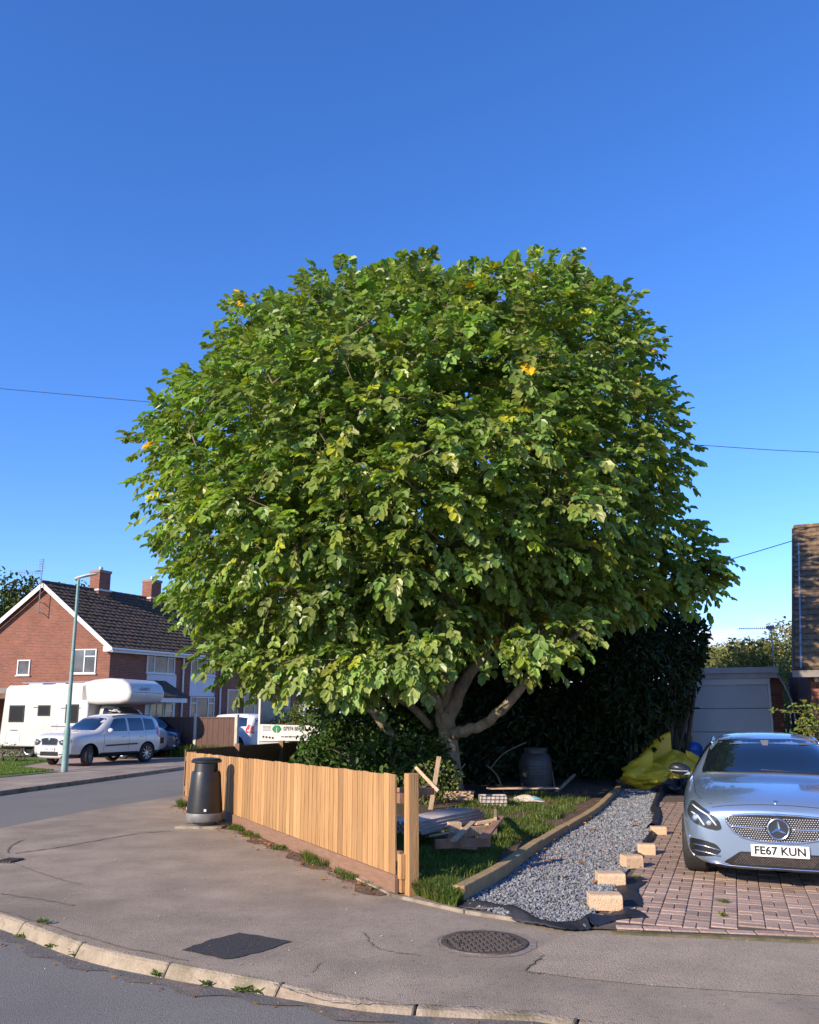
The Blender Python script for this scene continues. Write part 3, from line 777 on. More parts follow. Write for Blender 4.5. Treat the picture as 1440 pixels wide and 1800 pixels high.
ribbon('lawn_edging', [(25, 1349), (40, 1354), (80, 1357), (112, 1358)], .1, 'block', z=.03)
# ================================================================== BUILDINGS
def uvwall(o):
    me = o.data; uvl = me.uv_layers.new(name='UVMap')
    for p in me.polygons:
        n = p.normal; t = Vector((-n.y, n.x, 0))
        if t.length < .3: t = Vector((1, 0, 0))
        t.normalize()
        for li in p.loop_indices:
            c = me.vertices[me.loops[li].vertex_index].co
            uvl.data[li].uv = (c.dot(t), c.z if abs(n.z) < .8 else c.y)
class Wall:
    """a wall plane: p0 on it, r to the right seen from outside, n outward"""
    def __init__(s, p0, r, n): s.p0 = Vector(p0); s.r = Vector(r).normalized(); s.n = Vector(n).normalized()
    def st(s, px, py):
        q = PL(px, py, s.p0, s.n); return (q - s.p0).dot(s.r), q.z
    def at(s, a, z, out=0.0): 
        q = s.p0 + s.r * a + s.n * out; return Vector((q.x, q.y, z))
    def box(s, mb, a0, a1, z0, z1, o0, o1):
        c = s.at((a0 + a1) / 2, (z0 + z1) / 2, (o0 + o1) / 2)
        M = Matrix((s.r, s.n, Vector((0, 0, 1)))).transposed()
        mb.box(c, (abs(a1 - a0), abs(o1 - o0), abs(z1 - z0)), M=M)
def window(par, off, W, rect, cols, toplights=(), name='window', fr='upvc', gl='glass_window', sill=True, t=.055, lights=.28):
    """rect = a0, a1, z0, z1 on the wall; cols = relative widths of the lights"""
    a0, a1, z0, z1 = rect; mb = MB(off)
    W.box(mb, a0, a0 + t, z0, z1, .0, .05); W.box(mb, a1 - t, a1, z0, z1, .0, .05)
    W.box(mb, a0 + t, a1 - t, z1 - t, z1, .0, .05); W.box(mb, a0 + t, a1 - t, z0, z0 + t, .0, .05)
    tot = sum(cols); x = a0 + t; w = (a1 - a0 - 2 * t); cells = []
    for i, c in enumerate(cols):
        x1 = x + w * c / tot
        if i < len(cols) - 1: W.box(mb, x1 - t / 2, x1 + t / 2, z0 + t, z1 - t, .0, .046)
        zb = z0 + t; zt = z1 - t
        if i in toplights:
            zm = zt - (zt - zb) * lights
            W.box(mb, x, x1, zm - t / 2, zm + t / 2, .0, .042); cells.append((x, x1, zm, zt)); cells.append((x, x1, zb, zm))
        else: cells.append((x, x1, zb, zt))
        x = x1
    f = mb.build(name, M_[fr], par)
    for (c0, c1, d0, d1) in cells:
        m2 = MB(off); W.box(m2, c0 + .01, c1 - .01, d0 + .01, d1 - .01, .002, .014); m2.build('pane', M_[gl], f)
    if sill:
        m3 = MB(off); W.box(m3, a0 - .05, a1 + .05, z0 - .05, z0, 0, .09); m3.build('sill', M_[fr], f)
    return f
def wrect(W, x0, x1, y0, y1):
    a0, zt = W.st(x0, y0); a1, zb = W.st(x1, y1); _, zt2 = W.st(x1, y0); _, zb2 = W.st(x0, y1)
    return a0, a1, (zb + zb2) / 2, (zt + zt2) / 2

# ---------------- brick house on the left
C0 = P(195, 1137, 40); C0.z = 0; EZ = 4.95; RZ = 8.05; HD = 3.75
g = V(-math.cos(R(10)), math.sin(R(10)), 0); F = V(.5, .866, 0).normalized()
M0 = C0 + g * HD; L0 = C0 + g * HD * 2; HL = 15.0
house = thing('brick_house', 'red brick semi-detached house with brown tiled roof, white windows and two chimneys behind the motorhome', 'house', C0)
off = C0
nG = V(-g.y, g.x, 0); nG = nG if nG.y < 0 else -nG
nF = V(F.y, -F.x, 0)
WG = Wall(C0, -g, nG); WF = Wall(C0, F, nF)
mb = MB(off); zt = V(0, 0, EZ); zr = V(0, 0, RZ)
vs = [C0, L0, L0 + zt, M0 + zr, C0 + zt, C0 + F * HL, L0 + F * HL, L0 + F * HL + zt, M0 + F * HL + zr, C0 + F * HL + zt]
mb.add(vs, [(0, 1, 2, 3, 4), (0, 4, 9, 5), (5, 9, 8, 7, 6), (1, 6, 7, 2)])
w_ = mb.build('wall', M_['brick_wall'], house); uvwall(w_)
# roof boards and tiles
roof = MB(off); OV = .28
dn = ((C0 + zt) - (M0 + zr)); SL = dn.length; dn.normalize(); dn2 = ((L0 + zt) - (M0 + zr)).normalized()
un = F.cross(dn); un = un if un.z > 0 else -un; un.normalize(); un2 = F.cross(dn2); un2 = un2 if un2.z > 0 else -un2; un2.normalize()
for d_, u_ in ((dn, un), (dn2, un2)):
    a = M0 + zr - F * OV + u_ * .02; b = M0 + zr + F * (HL + OV) + u_ * .02
    roof.prism([a, b, b + d_ * (SL + .35), a + d_ * (SL + .35)], u_ * .06)
ro = roof.build('roof', M_['roof_tile'], house)
def tile_mesh(nm, rt, d_, u_, w, l, th, m, roll=True):
    mb = MB()
    k = 4; prof = [(0, .0), (.15, .032), (.3, .006), (.65, .0), (.85, .018), (1, .002)] if roll else [(0, 0), (1, 0)]
    vs = []
    for (a, h) in prof:
        for (b, hh) in ((0, 0), (l, th)):
            vs.append(rt * (a * w) + d_ * b + u_ * (h + hh + .012)); 
    for (a, h) in prof: vs.append(rt * (a * w) + d_ * l + u_ * (h - .012 + .0))
    n = len(prof); fs = [(2 * i, 2 * i + 1, 2 * i + 3, 2 * i + 2) for i in range(n - 1)] + [(2 * i + 1, 2 * n + i, 2 * n + i + 1, 2 * i + 3) for i in range(n - 1)]
    return vs, fs
tv, tf = tile_mesh('t', F, dn, un, .345, .36, .055, None)
tile_me = bpy.data.meshes.new('roof_tile'); tile_me.from_pydata(tv, [], tf); tile_me.materials.append(M_['roof_tile'])
spots_ = []
rows = int((SL + .35) / .30)
for r_ in range(rows):
    for c_ in range(int((HL + 2 * OV) / .33)):
        p = M0 + zr - F * OV + F * (c_ * .33) + dn * (r_ * .30) + un * (.085)
        spots_.append(((p.x ** 2 + p.y ** 2), p, c_))
spots_.sort(key=lambda q: q[0]); rest = MB(off)
for i, (d_, p, c_) in enumerate(spots_):
    dz = un * random.uniform(-.008, .012)
    if i < 290:
        o = bpy.data.objects.new('roof_tile', tile_me); link(o); o.parent = ro; o.location = p + dz - off
    else: rest.add([v + p + dz for v in tv], tf)
rest.build('roof_tiles_beyond', M_['roof_tile'], ro, kind='stuff')
mb = MB(off)
for k in range(int(HL / .45)):
    a = M0 + zr - F * OV + F * (k * .46) + V(0, 0, .12); mb.tube([a, a + F * .45], [.10, .115], 8)
mb.build('ridge_tiles', M_['roof_tile'], ro)
# barge boards, fascia, gutter
mb = MB(off)
for q in (C0, L0):
    d_ = ((q + zt) - (M0 + zr)).normalized(); a = M0 + zr + nG * .30 + V(0, 0, -.03); mb.beam(a - d_ * .02, a + d_ * (SL + .38), .03, .2)
mb.build('barge_board', M_['upvc'], house)
mb = MB(off); a = C0 + zt + nF * .30 - F * .28 + V(0, 0, -.22); mb.beam(a, a + F * (HL + .5), .03, .2); 
mb.beam(C0 + zt + nG * .15 + nF * .12 + V(0, 0, -.16), C0 + zt + nG * .15 - nF * .0 + g * .22 + V(0, 0, -.16), .28, .26)
mb.build('fascia', M_['upvc'], house)
MB(off).tube([a + nF * .07 + V(0, 0, .05), a + nF * .07 + F * (HL + .5) + V(0, 0, .05)], .06, 8).build('gutter', M_['upvc'], house)
MB(off).beam(C0 + zt + nF * .15 + V(0, 0, -.30), C0 + zt + nF * .15 + F * HL + V(0, 0, -.30), .3, .02).build('soffit', M_['upvc'], house)
# chimneys
for px, base_px in ((175, 1), (265, 2)):
    q = None; best = 1e9
    for k in range(300):
        s_ = k * HL / 300; p = M0 + F * s_; x = 720 + 1442 * p.x / (p.y * CP + (RZ - EYE) * SP)
        if abs(x - px) < best: best = abs(x - px); q = s_
    c = M0 + F * q; rz_ = math.atan2(F.y, F.x)
    ch = MB(off).box((c.x, c.y, RZ + .42), (.72, .75, 1.5), rz_).build('chimney', M_['brick_wall'], ro); uvwall(ch)
    MB(off).box((c.x, c.y, RZ + 1.13), (.80, .83, .14), rz_).build('chimney_cap', M_['brick_wall'], ro); uvwall(bpy.data.objects[-1] if False else ro.children[-1])
    MB(off).box((c.x, c.y, RZ + .12), (.86, .9, .1), rz_).build('lead_flashing', M_['grey_fascia'], ro)
    MB(off).lathe([(.11, 0), (.12, .16), (.10, .18), (.10, .22)], (c.x, c.y, RZ + 1.2), 12).build('chimney_pot', M_['galvanised'], ro)
# windows: gable
window(house, off, WG, wrect(WG, 130, 168, 1141, 1184), [1, 1], toplights=(1,))
window(house, off, WG, wrect(WG, 32, 52, 1160, 1187), [1])
# facade
window(house, off, WF, wrect(WF, 259, 306, 1144, 1184), [1, 2.1, 1], toplights=(0, 2))
window(house, off, WF, wrect(WF, 334, 375, 1225, 1262), [1, 2.1, 1], toplights=(0, 2))
window(house, off, WF, wrect(WF, 336, 377, 1150, 1187), [1, 2.1, 1], toplights=(0, 2))
window(house, off, WF, wrect(WF, 400, 417, 1212, 1258), [1])
window(house, off, WF, wrect(WF, 420, 455, 1152, 1188), [1, 1])
window(house, off, WF, wrect(WF, 429, 458, 1210, 1258), [1.6, 1], sill=False, name='door_frame')
for x0, x1, y0, y1 in ((258, 306, 1186, 1262), (334, 376, 1189, 1224)):
    r_ = wrect(WF, x0, x1, y0, y1); mb = MB(off); WF.box(mb, r_[0], r_[1], r_[2], r_[3], 0, .025); mb.build('rendered_panel', M_['render_wall'], house)
# porch with lean-to roof
r_ = wrect(WF, 246, 302, 1223, 1235); zp = r_[2]
mb = MB(off); WF.box(mb, r_[0] - .2, r_[1] + .1, zp, zp + .22, .02, 1.0); pf = mb.build('porch_fascia', M_['upvc'], house)
a0, a1 = r_[0] - .25, r_[1] + .15
mb = MB(off); q0 = WF.at(a0, zp + .23, 1.05); q1 = WF.at(a1, zp + .23, 1.05); q2 = WF.at(a1 - .7, zp + 1.05, .03); q3 = WF.at(a0 - .2, zp + 1.05, .03)
mb.prism([q0, q1, q2, q3], V(0, 0, .07)); mb.build('porch_roof', M_['roof_tile'], house)
r_ = wrect(WF, 263, 285, 1236, 1268)
W2 = Wall(WF.p0 + nF * .05, F, nF)
window(house, off, W2, (r_[0], r_[1], .3, r_[3]), [1, 1], name='front_door', sill=False)
r_ = wrect(WF, 289, 302, 1236, 1262); window(house, off, W2, (r_[0], r_[1], .9, r_[3]), [1], toplights=(0,))
for px in (320.5, 387):
    s_, _ = WF.st(px, 1180); q = WF.at(s_, 0, .09); MB(off).tube([q + V(0, 0, .2), q + V(0, 0, EZ - .2)], .05, 8).build('downpipe', M_['upvc'], house)
# flat roofed garage in front of the gable
q0 = WG.at(-7.6, 0, 0); gar_z = WG.st(100, 1195)[1]
mb = MB(off); WG.box(mb, -9.0, .9, gar_z - .75, gar_z - .52, .05, 3.9); mb.build('carport_roof', M_['felt_roof'], house)
mb = MB(off); WG.box(mb, -9.1, 1.0, gar_z - .98, gar_z - .75, .03, 3.95); mb.build('carport_fascia', M_['brown_board'], house)
mb = MB(off)
for a_ in (-8.8, -5.4, .5): WG.box(mb, a_, a_ + .3, 0, gar_z - .98, 3.4, 3.7)
cp = mb.build('carport_pier', M_['brick_dark'], house); uvwall(cp)
mb = MB(off); WG.box(mb, -8.5, -5.4, 1.9, gar_z - .98, 3.42, 3.6); mb.build('lintel', M_['upvc'], house)

# TV aerials fixed near the gable top
def yagi(mb, p, d, L, n, w, up=V(0, 0, 1), r=.008):
    d = Vector(d).normalized(); sd = d.cross(up).normalized()
    mb.tube([p, p + d * L], r * 1.3, 5)
    for k in range(n):
        q = p + d * (L * (k + .5) / n); mb.tube([q - sd * w / 2 * (1 - .3 * k / n), q + sd * w / 2 * (1 - .3 * k / n)], r, 4)
s_, _ = WG.st(78, 1060); q = WG.at(s_, 0, .42); zb = WG.st(78, 1080)[1]; ztop = WG.st(82, 985)[1]
ae = thing('tv_aerial', 'tall grey mast with several television aerials on the left house gable', 'aerial', (q.x, q.y, zb))
MB((q.x, q.y, zb)).tube([(q.x, q.y, zb), (q.x + .02, q.y, ztop)], .022, 6).build('mast', M_['wire_grey'], ae)
mb = MB((q.x, q.y, zb)); t_ = V(q.x, q.y, ztop)
for k in range(6): mb.tube([t_ + V(-.16, 0, -.05 - .085 * k), t_ + V(.12, 0, -.05 - .085 * k)], .009, 4)
yagi(mb, t_ + V(0, 0, -.25), (-1, .1, 0), .75, 4, .2); yagi(mb, t_ + V(.02, 0, -.75), (-1, -.25, .02), 1.1, 9, .3, up=V(0, 1, .2)); yagi(mb, t_ + V(0, 0, -.60), (-.8, .5, 0), .5, 5, .3)
mb.build('antenna', M_['wire_grey'], ae)
mb = MB((q.x, q.y, zb))
for z_ in (zb + .05, zb + .55): mb.beam((q.x, q.y, z_), WG.at(s_, z_, 0), .03, .03)
mb.build('bracket', M_['wire_grey'], ae)

# ---------------- street lamp
c = G(113, 1357); zt_ = P(132, 1019, c.y).z
lp = thing('street_lamp', 'tall pale green street lamp post in front of the white car', 'lamp post', c)
MB(c).lathe([(.095, 0), (.095, 1.15), (.085, 1.22), (.062, 1.30), (.058, 2.4), (.042, zt_ - .1), (.042, zt_)], c, 14).build('pole', M_['lamp_green'], lp, auto=40)
mb = MB(c); a = V(c.x - .08, c.y, zt_ + .04); mb.tube([a, a + V(.12, 0, .02)], .045, 8)
ln = mb.build('bracket', M_['grey_fascia'], lp)
mb = MB(c); vs = []
for (x, w, h) in ((-.12, .035, .02), (-.02, .06, .04), (.25, .10, .05), (.50, .085, .03), (.56, .05, .012)):
    b = V(c.x + x, c.y, zt_ + .06 + x * .22); vs += [b + V(0, -w, 0), b + V(0, -w * .5, h), b + V(0, w * .5, h), b + V(0, w, 0), b + V(0, w * .6, -.025), b + V(0, -w * .6, -.025)]
mb.add(vs, [(i * 6 + j, i * 6 + (j + 1) % 6, i * 6 + 6 + (j + 1) % 6, i * 6 + 6 + j) for i in range(4) for j in range(6)] + [(0, 1, 2, 3, 4, 5), (24, 25, 26, 27, 28, 29)])
mb.build('lantern', M_['grey_fascia'], lp)

# ---------------- brown panel fence and its posts
A_ = V(P(180, 1262, 36.5).x, 36.5, 0); B_ = V(P(418, 1262, 33).x, 33, 0); d_ = (B_ - A_); FL = d_.length; d_.normalize(); n_ = V(d_.y, -d_.x, 0)
bf = thing('panel_fence', 'dark brown boarded fence panels between concrete posts in front of the house', 'fence', A_)
WFn = Wall(A_, d_, n_)
prev = 0
for px in (275, 344, 416):
    s_, _ = WFn.st(px, 1290); mb = MB(A_); WFn.box(mb, s_ - .07, s_ + .07, 0, 1.66, -.06, .07); mb.build('concrete_post', M_['concrete_post'], bf, bevel=.01)
    nb = max(1, int((s_ - prev - .1) / .14)); x = prev + .08; wd = (s_ - .08 - x) / nb
    pn = MB(A_); WFn.box(pn, x, s_ - .08, 1.50, 1.56, -.03, .045); WFn.box(pn, x, s_ - .08, .1, .3, -.03, .04); pf_ = pn.build('fence_panel', M_['brown_fence'], bf)
    for k in range(nb):
        mb = MB(A_); WFn.box(mb, x + k * wd, x + (k + 1) * wd - .006, .28, 1.51, -.01 + .004 * (k % 2), .018 + .006 * (k % 2)); mb.build('fence_board', M_['brown_fence'], pf_)
    prev = s_

# ---------------- garage on the right
gp = P(1280, 1250, 21.5); gp.z = 0
WR = Wall(gp, E, -D)
gar = thing('garage', 'flat roofed garage with grey up-and-over door behind the silver car', 'garage', gp)
xl, _ = WR.st(1208, 1250); xr, _ = WR.st(1353, 1250); ztop = WR.st(1280, 1204)[1]; zf0 = WR.st(1280, 1193)[1]; zf1 = WR.st(1280, 1184)[1]; zf2 = WR.st(1280, 1174)[1]
xfr, _ = WR.st(1369, 1184); xfl = xl - .5
mb = MB(gp); WR.box(mb, xl - .42, xl - .13, 0, zf0, -5.2, -.06); WR.box(mb, xr + .10, xr + .34, 0, zf0, -5.2, -.06); WR.box(mb, xl - .13, xr + .1, 0, zf0, -5.2, -5.0)
gw = mb.build('wall', M_['brick_dark'], gar); uvwall(gw)
mb = MB(gp); WR.box(mb, xfl, xfr, zf1, zf2, -5.4, .12); mb.build('roof', M_['grey_fascia'], gar)
mb = MB(gp); WR.box(mb, xfl + .03, xfr - .03, zf0, zf1 - .004, -.03, .07); mb.build('fascia', M_['grey_fascia'], gar)
mb = MB(gp); WR.box(mb, xl - .06, xl, 0, zf0 - .003, -.05, .02); WR.box(mb, xr, xr + .06, 0, zf0 - .003, -.05, .02); WR.box(mb, xl, xr, ztop, zf0 - .003, -.05, .02); mb.build('door_frame', M_['upvc'], gar)
dh = ztop / 4
for k in range(4):
    mb = MB(gp); WR.box(mb, xl + .004, xr - .004, k * dh + .006, (k + 1) * dh - .006, -.05, -.015); mb.build('door_panel', M_['garage_door'], gar, bevel=.006)
MB(gp).box(WR.at(xl + .9, 1.1, -.005), (.14, .02, .03), math.atan2(E.y, E.x)).build('handle', M_['chrome'], gar)
def brick_field(par, off, W, a0, a1, z0, z1, matn, rows_from=0):
    bw, bh = .225, .075; cachem = {}
    n = 0; z = z0; r_ = 0
    while z < z1 - .03:
        a = a0 - (bw / 2 if r_ % 2 else 0)
        while a < a1 - .02:
            b0 = max(a, a0) + .005; b1 = min(a + bw, a1) - .005
            if b1 - b0 > .04:
                key = round(b1 - b0, 3)
                if key not in cachem:
                    m_ = MB(); Mx = Matrix((W.r, W.n, Vector((0, 0, 1)))).transposed(); m_.box((0, 0, 0), (b1 - b0, .03, bh - .01), M=Mx); o = m_.build('brick', M_[matn], par); cachem[key] = o.data
                else: o = bpy.data.objects.new('brick', cachem[key]); link(o); o.parent = par
                o.location = W.at((b0 + b1) / 2, z + bh / 2, random.uniform(-.002, .003)) - Vector(off); n += 1
            a += bw
        z += bh; r_ += 1
    return n
mat('brick_single', (0.24, 0.09, 0.055), 0.88, (0.17, 0.065, 0.045), 9, bump=.4, rnd=.28)
WRb = Wall(gp - D * -.055, E, -D)
brick_field(gw, gp, WRb, xl - .42, xl - .06, .9, zf0 - .01, 'brick_single'); brick_field(gw, gp, WRb, xr + .06, xr + .34, .75, zf0 - .01, 'brick_single')
pts = [WR.at(xfr - .02, zf1 - .05, .05), WR.at(xfr + .12, zf1 - .35, .05), WR.at(xfr + .26, zf1 - .8, .05), WR.at(xfr + .30, zf1 - 1.3, .05)]
MB(gp).tube(smooth_line(pts, 4), .035, 8).build('downpipe', M_['galvanised'], gar, smooth=True)
# aerial behind the garage
b = P(1361, 1172, 27); t_ = P(1355, 1101, 27)
a2 = thing('tv_aerial', 'slim aerial mast with one long boom standing above the garage roof', 'aerial', (b.x, b.y, 0))
o_ = V(b.x, b.y, 0)
MB(o_).tube([(b.x, b.y, 0), (b.x, b.y, b.z), t_], .022, 6).build('mast', M_['wire_grey'], a2)
mb = MB(o_); q = P(1357, 1104, 27); yagi(mb, q, P(1297, 1105, 27) - q, 1.1, 16, .10, up=V(0, 1, 0)); mb.box(q + V(-.06, 0, .02), (.25, .05, .1)); yagi(mb, q, (1, 0, 0), .1, 2, .28, up=V(0, 1, 0))
mb.build('antenna', M_['wire_grey'], a2)

# ---------------- house at the right edge
pe = P(1397, 1176, 17.0); pt = P(1396.5, 929, 20.6)
rh = thing('tiled_bungalow', 'house with steep lichened tile roof and brick wall at the right edge', 'house', (pe.x, pe.y, 0))
o_ = V(pe.x, pe.y, 0)
up_ = V(D.x * 3.75, D.y * 3.75, pt.z - pe.z); up_ = (pt - pe); SLr = up_.length; us = up_.normalized(); nr = E.cross(us); nr = nr if nr.z > 0 else -nr; nr.normalize()
mb = MB(o_); mb.prism([pe, pe + E * 9, pe + E * 9 + up_, pe + up_], nr * -.09); mb.prism([pe + up_, pe + E * 9 + up_, pe + E * 9 + up_ + V(D.x * 3.7, D.y * 3.7, -(pt.z - pe.z)), pe + up_ + V(D.x * 3.7, D.y * 3.7, -(pt.z - pe.z))], V(0, 0, -.09))
rr = mb.build('roof', M_['roof_tile'], rh)
tv, tf = tile_mesh('t', E, -us, nr, .25, .27, .028, None, roll=False)
tm = bpy.data.meshes.new('roof_tile'); tm.from_pydata(tv, [], tf); tm.materials.append(M_['lichen_tile'])
tvh, _ = tile_mesh('t', E, -us, nr, .1235, .27, .028, None, roll=False)
tmh = bpy.data.meshes.new('roof_tile'); tmh.from_pydata(tvh, [], tf); tmh.materials.append(M_['lichen_tile'])
rows = int(SLr / .22)
for r_ in range(rows):
    for c_ in range(-1, 7):
        if c_ < 0 and r_ % 2 == 0: continue
        p = pe + up_ - us * (r_ * .22) + E * (c_ * .253 + (.1265 if r_ % 2 else 0) + (.1265 if c_ < 0 else 0))
        o = bpy.data.objects.new('roof_tile', tmh if c_ < 0 else tm); link(o); o.parent = rr
        o.location = p + nr * (.008 + random.uniform(-.006, .01)) - o_; o.rotation_euler = (0, 0, random.uniform(-.02, .02))
MB(o_).beam(pe + up_ + V(0, 0, .03) - E * .02, pe + up_ + E * 9 + V(0, 0, .03), .2, .1).build('ridge_tiles', M_['lichen_tile'], rr, bevel=.02)
MB(o_).beam(pe - E * .022 + nr * -.08, pe + up_ - E * .022 + nr * -.08, .05, .20).build('barge_board', M_['brown_board'], rh)
MB(o_).beam(pe + E * .12 + nr * .035 , pe + up_ * .86 + E * .10 + nr * .035, .035, .03).build('verge_strip', M_['galvanised'], rr)
MB(o_).beam(pe - E * .05 + V(0, 0, -.10), pe + E * 9 + V(0, 0, -.10), .12, .14).build('gutter', M_['felt_roof'], rh)
WH = Wall(pe + D * .42, E, -D); wh = WH
mb = MB(o_); WH.box(mb, .30, 9, 0, pe.z + .2, -6.5, 0); w_ = mb.build('wall', M_['brick_dark'], rh); uvwall(w_)
WH2 = Wall(pe + D * .42 - D * .02, E, -D)
brick_field(w_, o_, WH2, .30, 1.0, .9, pe.z - .15, 'brick_single')
q = WH.at(.42, 2.42, .05); MB(o_).box(q, (.08, .08, .22), math.atan2(E.y, E.x)).build('alarm_box', M_['upvc'], rh, bevel=.01)
q = WH.at(.52, 0, .07); MB(o_).tube([q + V(0, 0, 1.3), q + V(0, 0, 1.75), q + V(.0, 0, 1.8)], .05, 8).build('vent_pipe', M_['upvc'], rh)
q = WH.at(.62, 0, .1); MB(o_).tube([q + V(0, 0, 1.4), q + V(0, 0, 3.0), q + V(.1, .1, 3.3)], .05, 8).build('downpipe', M_['black_plastic'], rh)

# ---------------- overhead cables
def cable(name, pts, label):
    mb = MB(); L = smooth_line(pts, 8); mb.tube(L, .011, 5); o = mb.build(name, M_['wire']); tag(o, label, 'cable'); return o
cable('overhead_cable', [P(-500, 640, 30), P(0, 683, 28), P(300, 710, 27), P(760, 750, 26), P(1238, 783, 25), P(1440, 795, 24.5), P(1900, 812, 23)], 'long telephone cable crossing the sky behind the tree')
cable('overhead_cable', [P(1020, 1050, 26), P(1150, 1020, 24), P(1285, 983, 21.5), P(1396, 950, 20.3)], 'short cable running from the tree to the right hand roof')
# ================================================================== FENCE, BIN
fence = thing('boarded_fence', 'low new orange-brown close boarded timber fence along the pavement corner', 'fence', fA)
fd = (fB - fA); fd.z = 0; FLn = fd.length; fd.normalize(); fn = V(-fd.y, fd.x, 0); fn = fn if fn.y < 0 else -fn    # outward, towards the pavement
WFe = Wall(fA, -fd, fn)          # seen from the pavement, right = towards the camera end
def fz(s):  # top height of the boards; s from the near end
    return 1.075 - .0135 * s
mb = MB(fA); x = 0.0; k = 0
while x < FLn - .02:
    w = random.uniform(.118, .134); x1 = min(x + w, FLn)
    zt_ = fz(x) + random.uniform(-.006, .006); o_ = 0
    mb = MB(fA); a0 = -x1 - .010; a1 = -x
    # feather edge: thick on one side, thin on the other
    q = [WFe.at(a0, 0, 0.0), WFe.at(a0, 0, .010), WFe.at(a1, 0, .018), WFe.at(a1, 0, 0.0)]
    z0 = .17
    mb.prism([V(p.x, p.y, z0) for p in q], V(0, 0, zt_ - z0)); mb.build('fence_board', M_['new_timber'], fence, bevel=.002)
    x = x1; k += 1
s = -.03; 
while s < FLn:
    e_ = min(s + 2.4, FLn + .02); mb = MB(fA); WFe.box(mb, -e_ + .004, -s, .0, .17, -.004, .034); mb.build('gravel_board', M_['gravel_board'], fence, bevel=.003); s = e_
for zr_ in (.34, .86):
    mb = MB(fA); WFe.box(mb, -FLn, .06, zr_ - .045, zr_ + .045, -.045, -.002); mb.build('rail', M_['gravel_board'], fence)
mb = MB(fA); pn_ = WFe
# near end post, set back behind the boards
for (s_, hh, m_) in ((-.105, 1.09, 'new_timber'), (2.35, .98, 'new_timber'), (4.8, .95, 'new_timber'), (7.1, .93, 'new_timber'), (FLn - .03, .96, 'new_timber')):
    mb = MB(fA); pn_.box(mb, -s_ - .05, -s_ + .05, 0, hh, -.155, -.05); mb.build('post', M_[m_], fence, bevel=.004)
mb = MB(fA); pn_.box(mb, .0, .075, .02, .20, -.05, -.012); mb.build('post_block', M_['new_timber'], fence, bevel=.003)
mb = MB(fA); pn_.box(mb, .02, .085, .14, .36, -.045, .0); mb.build('post_block', M_['new_timber'], fence, bevel=.003)
# return run along the side road, seen from its back
r0 = V(fB.x, fB.y, 0); r1 = V(-2.05, 22.6, 0); rd = (r1 - r0); RL = rd.length; rd.normalize(); rn = V(rd.y, -rd.x, 0)
fence2 = thing('boarded_fence', 'dark inner side of the low fence running back from the corner under the tree', 'fence', r0)
WF2 = Wall(r0, rd, rn)
x = 0
while x < RL:
    mb = MB(r0); WF2.box(mb, x, min(x + .118, RL), .1, 1.0, -.05 + .004 * (int(x / .118) % 2), -.034); mb.build('fence_board', M_['old_timber'] if False else M_['gravel_board'], fence2); x += .124
for zr_ in (.3, .84):
    mb = MB(r0); WF2.box(mb, 0, RL, zr_ - .045, zr_ + .045, -.032, .02); mb.build('rail', M_['gravel_board'], fence2)
for s_ in (1.9, 4.0, 6.2):
    mb = MB(r0); WF2.box(mb, s_ - .05, s_ + .05, 0, 1.05, -.03, .08); mb.build('post', M_['gravel_board'], fence2)

c = G(356, 1454); c = V(c.x, c.y, 0)
slab = MB(c).prism([c + V(-.36, -.20, -.03), c + V(.34, -.24, -.03), c + V(.40, .30, -.03), c + V(-.28, .36, -.03)], V(0, 0, .065)).build('concrete_base', M_['concrete'], bevel=.01)
slab.location = c; tag(slab, 'rough square concrete slab under the black litter bin', 'slab')
lb = thing('litter_bin', 'round black litter bin with grey foot ring standing before the timber fence', 'litter bin', (c.x + .01, c.y + .04, .035))
c = Vector(lb.location); k = 1.0
MB(c).lathe([(.155, 0), (.17, .01), (.165, .05), (.15, .055)], c, 32).build('foot', M_['grey_plastic'], lb, auto=40)
MB(c).lathe([(.20, .05), (.262, .055), (.272, .075), (.272, .15), (.262, .175), (.24, .178)], c, 40).build('base_ring', M_['grey_plastic'], lb, auto=35)
mb = MB(c)                                        # tapering body with two openings under the hood
n = 64
prof = [(.262, .178), (.262, .20), (.235, .50), (.218, .72), (.207, .765), (.185, .775)]
mb.lathe(prof, c, n)
body_o = mb.build('body', M_['black_plastic'], lb, auto=35)
mb = MB(c)
for a0 in (math.pi * .5, math.pi * 1.5):          # front and back panels that carry the hood; openings face left and right
    m_ = 14; vs = []
    for i in range(m_ + 1):
        a = a0 + (i / m_ - .5) * 1.6
        for (r_, z) in ((.207, .76), (.192, .925), (.180, .925), (.195, .76)): vs.append(c + V(r_ * math.cos(a), r_ * math.sin(a), z))
    fs = [(i * 4 + j, i * 4 + (j + 1) % 4, i * 4 + 4 + (j + 1) % 4, i * 4 + 4 + j) for i in range(m_) for j in range(4)] + [(0, 1, 2, 3), (m_ * 4 + 3, m_ * 4 + 2, m_ * 4 + 1, m_ * 4)]
    mb.add(vs, fs)
mb.build('neck_panel', M_['black_plastic'], lb, auto=35)
MB(c).lathe([(.175, .90), (.218, .895), (.226, .905), (.226, .925), (.20, .952), (.12, .965), (.02, .968)], c, 40).build('hood', M_['black_plastic'], lb, auto=35)
for a in (R(-75), R(-178)):
    q = c + V(.262 * math.cos(a), .262 * math.sin(a), .225); MB(c).box(q, (.035, .012, .035), a + math.pi / 2).build('sticker', M_['plate_white'], lb)

